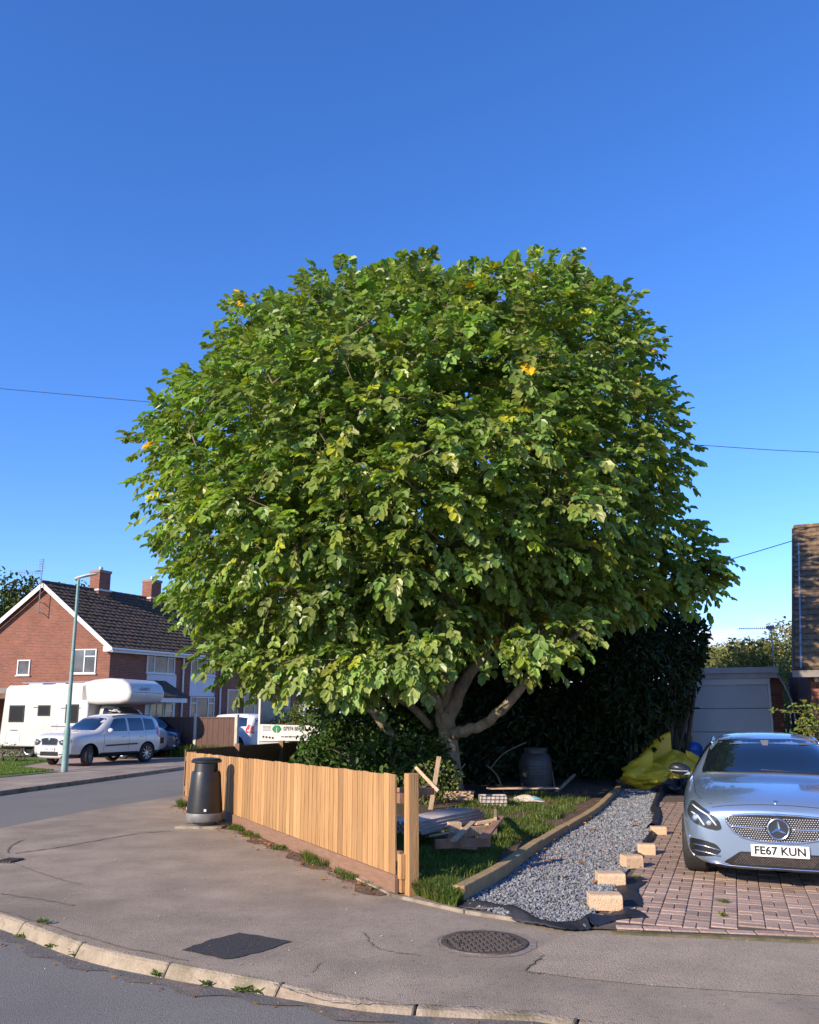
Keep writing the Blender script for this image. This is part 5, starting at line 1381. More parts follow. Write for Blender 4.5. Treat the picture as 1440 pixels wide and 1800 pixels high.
for k, (s_, w_, n_, h_) in enumerate([(.35, .25, 350, .05), (1.0, .35, 700, .07), (1.9, .5, 1500, .12), (3.0, .3, 600, .06), (4.2, .4, 900, .08), (4.9, .3, 700, .10), (5.9, .5, 900, .1), (8.5, .35, 900, .16)]):
    q = fA + fd * s_ + fn * .10; grass('weed_tuft', [tuple((q + fd * (w_ * .75 * math.cos(a)) + fn * (.10 * (.9 + .5 * math.sin(3 * a + k)) * math.sin(a) - .03)).xy) for a in np.linspace(0, 6.0, 14)], int(n_ * .6), h_ * .8,
          ['sparse weeds at the near foot of the fence', 'low weeds one step along the fence foot', 'fuller grass tuft at the foot of the fence', 'thin weeds near the middle of the fence foot', 'weeds at the fence foot towards the bin', 'grass tuft by the fence foot right of the bin', 'dry weeds beside the litter bin slab', 'grass tuft at the far corner of the fence'][k], z=0.005, cat='weeds', lump=14, lean=.9, w=.004)
# moss and earth along the fence foot
mb = MB()
for k in range(60):
    s0 = k * FLn / 60; s1 = (k + 1) * FLn / 60; w0 = .16 + .11 * math.sin(k * .9) * math.sin(k * .37 + 1); w1 = .16 + .11 * math.sin((k + 1) * .9) * math.sin((k + 1) * .37 + 1)
    a = fA + fd * s0; b = fA + fd * s1; mb.add([a + fn * .03 + V(0, 0, .018), b + fn * .03 + V(0, 0, .018), b + fn * (.03 + max(.03, w1)) + V(0, 0, .002), a + fn * (.03 + max(.03, w0)) + V(0, 0, .002)], [(0, 1, 2, 3)])
mb.build('fence_foot_soil', M_['soil'], kind='structure')
def weed(q, r_, n_, label, m='cutting_leaf', size=.05):
    q = Vector(q); t = thing('weed', label, 'weed', q); Bs = np.array([tuple(q + V(random.uniform(-.3, .3) * r_, random.uniform(-.3, .3) * r_, .01)) for _ in range(n_)])
    th = rng.uniform(0, 6.28, n_); d = np.stack([np.cos(th), np.sin(th), rng.uniform(.1, .9, n_)], 1); L_ = rng.uniform(.5, 1.1, n_) * size * (r_ / .08) ** .5
    v, f, tt = leaflets(Bs, d, np.tile([[0, 0, 1.0]], (n_, 1)) + rand_dirs(n_) * .3, L_, L_ * .3, tints(n_, .7, 1.3, .1)); np_mesh('leaf_rosette', v, f, M_[m], t, False, tt, 'stuff', q)
wl_ = [(75, 1625, .10, 'small weed growing on top of the kerb'), (42, 1648, .07, 'weed in the gutter at the left picture edge'), (100, 1666, .10, 'brownish weed at the foot of the kerb, third stone'), (137, 1678, .11, 'bright dandelion like weed in the gutter by a kerb joint'), (283, 1717, .11, 'upright weed in the kerb joint near the repair patch'), (370, 1735, .10, 'small dark weed in the gutter below the repair patch'), (428, 1748, .13, 'spreading weed in the gutter near the lowest kerb joint'), (452, 1751, .08, 'tiny weed against the last tall kerb stone')]
for px, py, r_, lab in wl_:
    z_ = -.09 if py > 1640 else 0.0; q = G(px, py, z_); q.y -= .05 if z_ < 0 else 0; q.z = (ROADZ + road_h(q.x, q.y) + .006) if z_ < 0 else .004; weed(q, r_, 26, lab, 'grass_blade')
for px, py, lab in ((1271, 1588, 'little weed growing through the drive paving'), (1271, 1612, 'second little weed in the same paving joint'), (1120, 1545, 'weed at the edge of the drive beside the blocks')):
    q = G(px, py, .02); q.z = .026; weed(q, .11, 40, lab, 'cutting_leaf', .035)
grass('verge_weeds', [(p.x, p.y) for p in (A_ + V(0, -.1, 0), B_ + V(.2, -.1, 0), B_ + V(.2, -1.6, 0), A_ + V(1.0, -1.3, 0))], 5000, .45, 'tall rough weeds in front of the brown fence', z=0, w=.02)
grass('far_lawn_grass', [(p.x, p.y) for p in (G(0, 1364), G(95, 1356), G(20, 1349), G(55, 1343), G(85, 1338), V(-18, 30, 0))], 26000, .06, 'bright mown lawn at the left edge', z=.015, w=.012, lo=.9, hi=1.7)
q = P(5, 1330, 30); shrub('small_shrub', 'small shrub on the lawn in front of the motorhome rear', 'shrub', [((-14.2, 29.5, .3), (.5, .4, .35)), ((-13.6, 29.3, .2), (.3, .3, .25))], 120, .07, 'ivy_leaf')
# fallen leaves and grit
def litter(name, n_, polyf, size, m, label, cat, tint=None):
    p = np.array([polyf() for _ in range(n_)]); d = rand_dirs(n_); d[:, 2] *= .15; L_ = rng.uniform(.5, 1.2, n_) * size
    t = tints(n_, .5, 1.3, .3) if tint is None else np.tile(np.array([tint]), (n_, 1)) * rng.uniform(.6, 1.2, (n_, 1))
    v, f, tt = leaflets(p, d, np.tile([[0, 0, 1.0]], (n_, 1)) + rand_dirs(n_) * .35, L_, L_ * .55, t); o = np_mesh(name, v, f, M_[m], None, False, tt, 'stuff'); tag(o, label, cat)
def pick_fence():
    s_ = random.random() * FLn; q = fA + fd * s_ + fn * (.05 + abs(random.gauss(0, .16))); return (q.x, q.y, .012)
litter('fallen_leaves', 420, pick_fence, .045, 'dead_leaf', 'brown fallen leaves and bark scattered along the foot of the fence', 'leaves')
def pick_pave():
    q = G(random.uniform(0, 1440), random.uniform(1470, 1780)); return (q.x, q.y, .006)
litter('pavement_grit', 260, pick_pave, .016, 'stone_tint', 'pale grit specks scattered over the pavement', 'grit', (2.6, 2.3, 1.9))
def pick_gut():
    i = random.randint(0, 150); d_, n_ = kerb_profile(gl[i], gl[i + 1]); q = gl[i] + n_ * random.uniform(.13, .3); return (q.x, q.y, ROADZ + road_h(q.x, q.y) + .009)
litter('gutter_leaves', 150, pick_gut, .028, 'dead_leaf', 'brown leaf bits and grit lying in the gutter', 'leaves')
def pick_gravel():
    while True:
        q = G(random.uniform(900, 1150), random.uniform(1400, 1560)); 
        if in_poly(np.array([q.x]), np.array([q.y]), gpoly)[0]: return (q.x, q.y, .06)
litter('leaves_on_gravel', 16, pick_gravel, .075, 'dead_leaf', 'a few dry brown leaves lying on the gravel', 'leaves')
def pick_soil():
    q = G(random.uniform(760, 1080), random.uniform(1395, 1540)); return (q.x, q.y, soil_h(q.x, q.y) + .012)
litter('leaves_on_soil', 350, pick_soil, .05, 'dead_leaf', 'brown leaf litter and clods on the bare soil under the tree', 'leaves', None)
# ================================================================== VEHICLES
def loft_body(sts, name, mats, par, sub=2, arches=(), rw=.36, yw=.62, mirror=True):
    """sts: list of (x, [(y, z)...] bottom to top centre) half sections; returns object with a closed smooth shell"""
    k = len(sts[0][1]); vs = []; fs = []
    for x, sec in sts:
        for y, z in sec: vs.append((x if not callable(x) else x(y), y, z))
        for y, z in sec[-2::-1]: vs.append((x, -y, z))
    m = 2 * k - 1
    n = len(sts)
    for i in range(n - 1):
        for j in range(m):
            fs.append((i * m + j, i * m + (j + 1) % m, (i + 1) * m + (j + 1) % m, (i + 1) * m + j))
    for i, fl in ((0, 1), (n - 1, -1)):
        b = i * m
        for j in range(k - 2):
            q = (b + j, b + j + 1, b + m - 2 - j, b + m - 1 - j); fs.append(q if fl < 0 else q[::-1])
        q = (b + k - 2, b + k - 1, b + k); fs.append(q if fl < 0 else q[::-1])
    me = bpy.data.meshes.new(name); me.from_pydata(vs, [], fs)
    bm = bmesh.new(); bm.from_mesh(me); bmesh.ops.recalc_face_normals(bm, faces=bm.faces); bm.to_mesh(me); bm.free()
    o = bpy.data.objects.new(name, me); link(o)
    if sub:
        md = o.modifiers.new('s', 'SUBSURF'); md.levels = sub; md.render_levels = sub
    cuts = []
    for (ax, az) in arches:
        cm = MB(); 
        for sgn in (1, -1):
            q = 28; ring = [(ax + rw * math.cos(2 * math.pi * j / q), az + rw * math.sin(2 * math.pi * j / q)) for j in range(q)]
            cm.prism([V(a, sgn * yw, b) for a, b in ring], V(0, sgn * .7, 0))
        c_ = cm.build('cut', M_['dark_void']); cuts.append(c_)
        md = o.modifiers.new('b', 'BOOLEAN'); md.operation = 'DIFFERENCE'; md.object = c_; md.solver = 'EXACT'
    dg = bpy.context.evaluated_depsgraph_get(); ev = o.evaluated_get(dg)
    me2 = bpy.data.meshes.new_from_object(ev); me2.name = name
    o.modifiers.clear(); o.data = me2
    for c_ in cuts: bpy.data.objects.remove(c_)
    me2.materials.clear()
    for mm in mats: me2.materials.append(mm)
    me2.polygons.foreach_set('use_smooth', [True] * len(me2.polygons))
    if len(mats) > 1:                                 # dark lower trim and wheel wells
        mi = []
        for p in me2.polygons:
            dark = any(math.hypot(p.center.x - ax, p.center.z - az) < rw * .995 and abs(p.center.y) > yw - .02 for ax, az in arches) and abs(p.normal.y) < .98 or False
            for ax, az in arches:
                if math.hypot(p.center.x - ax, p.center.z - az) < rw * .985 and abs(p.center.y) < yw + .03: dark = True
            mi.append(1 if dark else 0)
        me2.polygons.foreach_set('material_index', mi)
    bm = bmesh.new(); bm.from_mesh(me2)
    for e in bm.edges:
        if len(e.link_faces) == 2 and e.calc_face_angle(0) > R(50): e.smooth = False
    bm.to_mesh(me2); 
    tree_ = BVHTree.FromBMesh(bm); bm.free()
    o.parent = par
    return o, tree_
def resample(poly, step):
    out = []
    for i in range(len(poly)):
        a = Vector(poly[i]); b = Vector(poly[(i + 1) % len(poly)]); n = max(1, int((b - a).length / step))
        for j in range(n): out.append(a.lerp(b, j / n))
    return out
def round_poly(poly, r, k=4):
    out = []; n = len(poly)
    for i in range(n):
        p = Vector(poly[i]); a = Vector(poly[i - 1]); b = Vector(poly[(i + 1) % n])
        rr_ = min(r, (a - p).length * .45, (b - p).length * .45)
        s_ = p + (a - p).normalized() * rr_; e_ = p + (b - p).normalized() * rr_
        for j in range(k + 1):
            t = j / k; out.append(s_ * (1 - t) ** 2 + p * 2 * t * (1 - t) + e_ * t * t)
    return out
def patch(name, poly, axis, bvh, m, par, lift=.004, step=.04, sign=1, rnd=.03, thick=.0, smooth=True):
    """polygon drawn on the side or front plane, laid on the body. axis 'x': poly=(y,z) cast backwards from the front;
    'y': poly=(x,z) cast from sign side; 'b': from the back"""
    pl = round_poly([Vector(p) for p in poly], rnd) if rnd else [Vector(p) for p in poly]
    pl = resample(pl, step); n = len(pl)
    xs = [p.x for p in pl]; ys = [p.y for p in pl]; pts_ = list(pl)
    a = np.array([[p.x, p.y] for p in pl]); gx = np.arange(min(xs) + step * .7, max(xs) - step * .3, step); gy = np.arange(min(ys) + step * .7, max(ys) - step * .3, step)
    if len(gx) and len(gy):
        gg = np.array([(x, y) for x in gx for y in gy]); ok = in_poly(gg[:, 0], gg[:, 1], a); gg = gg[ok]
        for q in gg:
            if np.min(np.hypot(a[:, 0] - q[0], a[:, 1] - q[1])) > step * .45: pts_.append(Vector((float(q[0]), float(q[1]))))
    r_ = geometry.delaunay_2d_cdt(pts_, [(i, (i + 1) % n) for i in range(n)], [], 1, 1e-5)
    vs = []; lastn = None
    for p in r_[0]:
        if axis == 'x': o_, d_ = V(3, p.x, p.y), V(-1, 0, 0)
        elif axis == 'b': o_, d_ = V(-12, p.x, p.y), V(1, 0, 0)
        else: o_, d_ = V(p.x, 3 * sign, p.y), V(0, -sign, 0)
        hit = bvh.ray_cast(o_, d_)
        if hit[0] is None:
            h2 = bvh.find_nearest(o_ + d_ * 2.5); q = h2[0]; nn = h2[1]
        else: q, nn = hit[0], hit[1]
        if nn.dot(d_) > 0: nn = -nn
        vs.append(q + nn * lift * .6 - d_ * lift * .6)
    me = bpy.data.meshes.new(name); me.from_pydata([tuple(v) for v in vs], [], [list(f) for f in r_[2]])
    bm = bmesh.new(); bm.from_mesh(me); bmesh.ops.recalc_face_normals(bm, faces=bm.faces)
    if axis == 'x' and sum(f.normal.x for f in bm.faces) < 0 or axis == 'y' and sign * sum(f.normal.y for f in bm.faces) < 0 or axis == 'b' and sum(f.normal.x for f in bm.faces) > 0:
        bmesh.ops.reverse_faces(bm, faces=bm.faces)
    bm.to_mesh(me); bm.free()
    me.materials.append(M_[m]); o = bpy.data.objects.new(name, me); link(o); o.parent = par
    if smooth: me.polygons.foreach_set('use_smooth', [True] * len(me.polygons))
    if thick: md = o.modifiers.new('s', 'SOLIDIFY'); md.thickness = thick; md.offset = 1
    return o
def on_body(bvh, p, axis='x', sign=1, lift=.006):
    if axis == 'x': hit = bvh.ray_cast(V(3, p[0], p[1]), V(-1, 0, 0)); back = V(1, 0, 0)
    elif axis == 'z': hit = bvh.ray_cast(V(p[0], p[1], 4), V(0, 0, -1)); back = V(0, 0, 1)
    else: hit = bvh.ray_cast(V(p[0], 3 * sign, p[1]), V(0, -sign, 0)); back = V(0, sign, 0)
    if hit[0] is None: return None, None
    return hit[0] + back * lift, hit[1]
def line_on(name, pts_, r_, axis, bvh, m, par, sign=1, closed=False, lift=.004, n=6):
    pl = [Vector(p) for p in pts_]
    if closed: pl = resample(pl, .04); pl.append(pl[0])
    else:
        q = []
        for i in range(len(pl) - 1):
            k = max(1, int((pl[i + 1] - pl[i]).length / .04)); q += [pl[i].lerp(pl[i + 1], j / k) for j in range(k)]
        pl = q + [pl[-1]]
    L = [on_body(bvh, (p.x, p.y), axis, sign, lift)[0] for p in pl]; L = [p for p in L if p is not None]
    if len(L) < 2: return None
    mb = MB(); mb.tube(L, r_, n); return mb.build(name, M_[m], par, smooth=True)
def wheel(par, x, y, r=.33, w=.23, spokes=5, steer=0.0, sp_w=.055, double=True):
    sg = 1 if y > 0 else -1
    t = bpy.data.objects.new('wheel', None); link(t); t.parent = par; t.location = (x, y, r); t.rotation_euler = (0, 0, steer); t.empty_display_size = .1
    Mr = Matrix.Rotation(R(90), 3, 'X')
    prof = [(r * .66, -w / 2), (r * .9, -w / 2), (r * .985, -w * .40), (r, -w * .25), (r, w * .25), (r * .985, w * .40), (r * .9, w / 2), (r * .66, w / 2), (r * .66, -w / 2)]
    MB().lathe(prof, n=40, M=Mr, cap=False).build('tyre', M_['black_rubber'], t, auto=30)
    mb = MB(); o_ = sg * w * .40
    mb.lathe([(r * .68, -w * .42), (r * .68, w * .42), (r * .62, w * .38), (r * .62, -w * .38), (r * .68, -w * .42)], n=36, M=Mr, cap=False)
    mb.lathe([(.001, o_ * .72 - .012), (.06, o_ * .72 - .012), (.06, o_ * .72 + .012), (.001, o_ * .72 + .012)], n=14, M=Matrix.Rotation(R(90), 3, 'X') @ Matrix.Scale(-1, 3, V(0, 0, 1)), cap=False)
    for k in range(spokes):
        a = 2 * math.pi * k / spokes
        for da in ((-.13, .13) if double else (0,)):
            p0 = V(.03 * math.cos(a), o_ * .72, .03 * math.sin(a)); p1 = V(r * .65 * math.cos(a + da), o_ * .9, r * .65 * math.sin(a + da)); mb.beam(p0, p1, .02, sp_w * (.55 if double else 1), up=(0, 1, 0))
    mb.build('rim', M_['satin_metal'], t)
    MB().lathe([(.001, 0), (r * .55, 0)], n=24, M=Mr, cap=False).build('brake_disc', M_['dark_void'], t)
    return t
def text_mesh(name, s, size, m, par, loc, rot, ext=.002, width=None, bold=.0, align='CENTER'):
    cu = bpy.data.curves.new(name, 'FONT'); cu.body = s; cu.size = size; cu.extrude = ext; cu.offset = bold; cu.align_x = align; cu.align_y = 'CENTER'
    cu.resolution_u = 3
    o = bpy.data.objects.new(name, cu); link(o); dg = bpy.context.evaluated_depsgraph_get(); dg.update()
    me = bpy.data.meshes.new_from_object(o.evaluated_get(dg)); bpy.data.objects.remove(o)
    if width:
        xs = [v.co.x for v in me.vertices]; sc = width / (max(xs) - min(xs))
        for v in me.vertices: v.co.x *= sc
    me.materials.clear(); me.materials.append(M_[m]); o = bpy.data.objects.new(name, me); link(o); o.parent = par; o.location = loc; o.rotation_euler = rot
    return o
FRONT = (R(90), 0, R(90))       # text facing local +x

# ---------------- silver estate car on the drive
ES = [
 (-.00, [(.44, .19), (.58, .24), (.63, .36), (.64, .48), (.63, .58), (.59, .65), (.47, .705), (.26, .73), (0, .74)]),
 (-.07, [(.56, .165), (.74, .22), (.79, .37), (.80, .52), (.78, .645), (.72, .735), (.58, .765), (.32, .79), (0, .80)]),
 (-.24, [(.66, .165), (.845, .23), (.87, .40), (.875, .56), (.86, .69), (.80, .785), (.66, .83), (.36, .85), (0, .86)]),
 (-.52, [(.70, .19), (.885, .26), (.905, .44), (.912, .60), (.90, .73), (.84, .825), (.69, .875), (.38, .905), (0, .915)]),
 (-.86, [(.72, .19), (.895, .26), (.92, .45), (.926, .63), (.918, .78), (.86, .875), (.70, .92), (.39, .945), (0, .955)]),
 (-1.22, [(.72, .19), (.885, .26), (.915, .45), (.925, .65), (.92, .82), (.875, .915), (.72, .955), (.40, .98), (0, .99)]),
 (-1.42, [(.72, .19), (.88, .26), (.91, .45), (.922, .66), (.92, .85), (.87, .95), (.74, .985), (.41, 1.00), (0, 1.005)]),
 (-1.85, [(.72, .19), (.88, .26), (.91, .45), (.922, .67), (.915, .88), (.845, .99), (.725, 1.19), (.44, 1.24), (0, 1.25)]),
 (-2.30, [(.72, .19), (.88, .26), (.91, .45), (.922, .68), (.915, .895), (.84, .99), (.66, 1.365), (.41, 1.42), (0, 1.43)]),
 (-3.00, [(.72, .19), (.88, .26), (.91, .45), (.922, .69), (.915, .90), (.84, 1.0), (.65, 1.395), (.40, 1.45), (0, 1.465)]),
 (-3.95, [(.72, .19), (.88, .26), (.91, .45), (.922, .70), (.91, .905), (.83, 1.0), (.625, 1.365), (.38, 1.42), (0, 1.435)]),
 (-4.50, [(.70, .22), (.86, .28), (.89, .45), (.90, .70), (.885, .90), (.80, .99), (.56, 1.28), (.33, 1.33), (0, 1.345)]),
 (-4.80, [(.64, .26), (.80, .32), (.83, .45), (.84, .68), (.82, .86), (.74, .94), (.60, 1.04), (.33, 1.08), (0, 1.09)]),
 (-4.93, [(.50, .32), (.66, .36), (.70, .46), (.70, .64), (.68, .78), (.62, .84), (.50, .88), (.28, .90), (0, .905)]),
]
fc = P(1370, 1480, 8.05); ch = V(-.362, -.932, 0).normalized(); 
car = thing('estate_car', 'silver blue estate car parked nose out on the brick drive, plate FE67 KUN', 'car', (fc.x, fc.y, .022), math.atan2(ch.y, ch.x))
car.scale = (.965, .965, .965)
body, bvh = loft_body(ES, 'body', [M_['silver_paint'], M_['black_plastic']], car, sub=2, arches=((-.84, .335), (-3.78, .335)), rw=.355, yw=.66)
for x in (-.84, -3.78):
    for y in (-.80, .80): wheel(car, x, y, .33, .24, 5, steer=R(-3) if x > -1 else 0)
patch('windscreen', [(-.73, 1.01), (-.615, 1.345), (-.3, 1.375), (.3, 1.375), (.615, 1.345), (.73, 1.01), (.35, 1.02), (-.35, 1.02)], 'x', bvh, 'glass_dark', car, lift=.006, step=.06, rnd=.03)
line_on('windscreen_trim', [(-.72, 1.005), (-.36, 1.015), (0, 1.02), (.36, 1.015), (.72, 1.005)], .012, 'x', bvh, 'black_plastic', car)
for sg in (1, -1):
    patch('side_window', [(-1.75, 1.01), (-2.3, 1.33), (-3.0, 1.36), (-3.1, 1.36), (-3.1, 1.02)], 'y', bvh, 'glass_dark', car, sign=sg, lift=.005, step=.07, rnd=.02)
    patch('side_window', [(-3.16, 1.02), (-3.16, 1.36), (-3.9, 1.33), (-4.3, 1.22), (-4.45, 1.06)], 'y', bvh, 'glass_dark', car, sign=sg, lift=.005, step=.07, rnd=.02)
    line_on('roof_rail', [(-2.25, .615 * sg), (-2.5, .605 * sg), (-4.1, .575 * sg)], .014, 'z', bvh, 'chrome', car, lift=.018)
    # headlamp
    hl = [(sg * .815, .785), (sg * .85, .68), (sg * .81, .60), (sg * .66, .545), (sg * .56, .53), (sg * .515, .55), (sg * .54, .63), (sg * .60, .69), (sg * .70, .75), (sg * .77, .79)]
    h_ = patch('headlight', hl, 'x', bvh, 'lamp_dark', car, lift=.006, step=.035, rnd=.03)
    for (a, b) in (((.79, .755), (.64, .675)), ((.64, .675), (.565, .58)), ((.80, .69), (.74, .66)), ((.74, .66), (.68, .575))):
        line_on('light_strip', [(sg * a[0], a[1]), (sg * b[0], b[1])], .008, 'x', bvh, 'plate_white', h_, lift=.010)
    for (y, z, r_) in ((.765, .645, .032), (.635, .60, .026)):
        q, n_ = on_body(bvh, (sg * y, z), lift=.006); MB().lathe([(r_ * 1.0, -.004), (r_, .010), (r_ * .6, .016), (.001, .018)], q, 16, M=n_.to_track_quat('Z', 'Y').to_matrix(), cap=False).build('lamp_unit', M_['lamp_lens'], h_, smooth=True)
    # side intake with two chrome blades
    it = patch('air_intake', [(sg * .83, .44), (sg * .845, .31), (sg * .80, .262), (sg * .60, .285), (sg * .53, .335), (sg * .58, .40), (sg * .72, .435)], 'x', bvh, 'black_plastic', car, lift=.005, step=.035, rnd=.03)
    for z0, z1 in ((.385, .345), (.325, .29)):
        line_on('blade', [(sg * .81, z0), (sg * .68, z0 - .01), (sg * .55, z1)], .008, 'x', bvh, 'chrome', it, lift=.014)
    line_on('intake_trim', [(sg * .83, .455), (sg * .855, .37), (sg * .84, .28), (sg * .80, .25)], .009, 'x', bvh, 'silver_paint', it, lift=.008)
    # mirror
    mo = V(-1.62, sg * .98, 1.03)
    mb = MB(); 
    def mir(u, v, mo=mo, sg=sg):
        a = u * 2 * math.pi; b = (v - .5) * math.pi; return mo + V(.075 * math.sin(b) * (1 if b > 0 else .35) + .0, 0, 0) + V(0, .125 * math.cos(b) * math.cos(a), .075 * math.cos(b) * math.sin(a) + .012 * math.cos(a) * sg)
    mb.grid(mir, 18, 10); mi_ = mb.build('mirror', M_['black_plastic'], car, smooth=True)
    MB().beam(mo + V(.01, -sg * .05, -.05), V(-1.60, sg * .86, .985), .06, .03).build('mirror_arm', M_['silver_paint'], mi_)
    MB().tube([mo + V(.072, -sg * .10, -.02), mo + V(.078, 0, -.022), mo + V(.06, sg * .11, -.015)], .006, 5).build('indicator', M_['lamp_lens'], mi_)
# grille
gp_ = [(-.475, .660), (-.42, .688), (-.2, .703), (0, .707), (.2, .703), (.42, .688), (.475, .660), (.465, .615), (.41, .530), (.34, .482), (.18, .452), (0, .446), (-.18, .452), (-.34, .482), (-.41, .530), (-.465, .615)]
gr_ = patch('grille', gp_, 'x', bvh, 'black_plastic', car, lift=.008, step=.05, rnd=.02)
line_on('grille_surround', [tuple(p) for p in round_poly([Vector(p) for p in gp_], .02)], .010, 'x', bvh, 'chrome', gr_, closed=True, lift=.010)
mat('stud_metal', (0.80, 0.80, 0.80), 0.35, metal=0.2)
pin = None; cnt = 0; ga = np.array(gp_)
for r_ in range(13):
    z = .462 + r_ * .0187
    for c_ in range(-24, 25):
        y = (c_ + (.5 if r_ % 2 else 0)) * .0235
        if not in_poly(np.array([y]), np.array([z]), ga * np.array([.975, 1]) + np.array([0, 0]))[0] or math.hypot(y, z - .575) < .105 or abs(z - .575) < .013: continue
        q, n_ = on_body(bvh, (y, z), lift=.010)
        if q is None: continue
        if pin is None:
            mb = MB(); mb.add([(.005, 0, 0), (0, .0072, 0), (0, 0, .0052), (0, -.0072, 0), (0, 0, -.0052)], [(0, 1, 2), (0, 2, 3), (0, 3, 4), (0, 4, 1)]); o = mb.build('grille_stud', M_['stud_metal'], gr_); pin = o.data
        else: 
            if cnt >= 299: 
                continue
            o = bpy.data.objects.new('grille_stud', pin); link(o); o.parent = gr_
        o.location = q; cnt += 1
for sg in (1, -1):
    line_on('grille_bar', [(sg * .11, .575), (sg * .28, .575), (sg * .45, .582)], .011, 'x', bvh, 'chrome', gr_, lift=.016)
# badge: ring with a three pointed star
q, n_ = on_body(bvh, (0, .575), lift=.020); q.x += .012
mb = MB(); mb.tube([q + V(0, .094 * math.cos(a), .094 * math.sin(a)) for a in np.linspace(0, 2 * math.pi, 37)], .0095, 8, cap=False)
for k in range(3):
    a = math.pi / 2 + k * 2 * math.pi / 3; tip = q + V(.0, .092 * math.cos(a), .092 * math.sin(a)); l_ = q + V(0, .019 * math.cos(a + math.pi / 3), .019 * math.sin(a + math.pi / 3)); r2 = q + V(0, .019 * math.cos(a - math.pi / 3), .019 * math.sin(a - math.pi / 3))
    cc = q + V(.016, 0, 0); mb.add([tip, l_, cc, r2], [(0, 1, 2), (0, 2, 3), (0, 3, 1)])
mb.build('badge', M_['chrome'], car)
MB().lathe([(.088, 0), (.088, .004), (.001, .006)], q + V(-.012, 0, 0), 30, M=Matrix.Rotation(R(90), 3, 'Y')).build('badge_disc', M_['lamp_dark'], car)
q, _ = on_body(bvh, (-.13, .0), 'z', lift=.004); MB().lathe([(.022, 0), (.022, .006), (.001, .008)], q, 14, M=Matrix.Rotation(R(18), 3, 'Y')).build('bonnet_badge', M_['chrome'], car)
# lower grille and lip
lg = patch('lower_grille', [(-.52, .235), (-.36, .345), (.36, .345), (.52, .235), (.44, .21), (-.44, .21)], 'x', bvh, 'black_plastic', car, lift=.006, step=.05, rnd=.02)
mb = MB()
for k in range(-20, 20):
    for dz in (0,):
        pts_ = []
        for t in (0, 1):
            for s2 in (1, -1):
                y0 = k * .024; y1 = y0 + s2 * .10; z0, z1 = .225, .330
                if abs(y1) < .37 and abs(y0) < .44:
                    a, _ = on_body(bvh, (y0, z0), lift=.010); b, _ = on_body(bvh, (y1, z1), lift=.010)
                    if a is not None and b is not None: mb.tube([a, b], .0025, 4, cap=False)
            break
mb.build('mesh_insert', M_['iron'], lg)
line_on('front_lip', [(-.60, .188), (-.3, .188), (0, .188), (.3, .188), (.60, .188)], .014, 'x', bvh, 'black_plastic', car, lift=.008)
line_on('chrome_lip', [(-.70, .222), (-.56, .218), (-.50, .206), (-.3, .203), (0, .202), (.3, .203), (.50, .206), (.56, .218), (.70, .222)], .007, 'x', bvh, 'chrome', car, lift=.012)
q, _ = on_body(bvh, (0, .385), lift=.02)
np_ = MB().box(q + V(.006, 0, -.018), (.010, .52, .111)).build('number_plate', M_['plate_white'], car, bevel=.003)
text_mesh('plate_lettering', 'FE67 KUN', .105, 'ink', np_, (q.x + .0125, 0, q.z - .018), FRONT, .0008, width=.455, bold=.0030)
# wipers, bonnet shut line, tax sticker, steering wheel glimpse
line_on('wiper', [(.62, 1.03), (.2, 1.035), (-.1, 1.05)], .007, 'x', bvh, 'black_plastic', car, lift=.012)
for sg in (1, -1):
    L = [on_body(bvh, (x, sg * y), 'z', lift=.0015)[0] for x, y in ((-.12, .60), (-.30, .72), (-.60, .775), (-1.0, .80), (-1.35, .82))]
    MB().tube([p for p in L if p], .0035, 4).build('bonnet_seam', M_['ink'], car)
L = [on_body(bvh, (-.075, y), 'z', lift=.0015)[0] for y in np.linspace(-.60, .60, 13)]
MB().tube([p for p in L if p], .003, 4).build('bonnet_seam', M_['ink'], car)
patch('sticker', [(.38, 1.31), (.38, 1.33), (.50, 1.33), (.50, 1.31)], 'x', bvh, 'faded_ink', car, lift=.009, step=.05, rnd=.008)
patch('mirror_mount', [(.03, 1.30), (.05, 1.36), (-.05, 1.36), (-.03, 1.30)], 'x', bvh, 'grey_plastic', car, lift=.009, step=.05, rnd=.008)
patch('red_tag', [(.60, 1.06), (.595, 1.12), (.575, 1.12), (.58, 1.06)], 'x', bvh, 'red_lens', car, lift=.009, step=.05, rnd=.005)
MB().lathe([(.001, 0), (.60, 0)], (-.5, 0, .18), 4).build('underbody', M_['dark_void'], car)

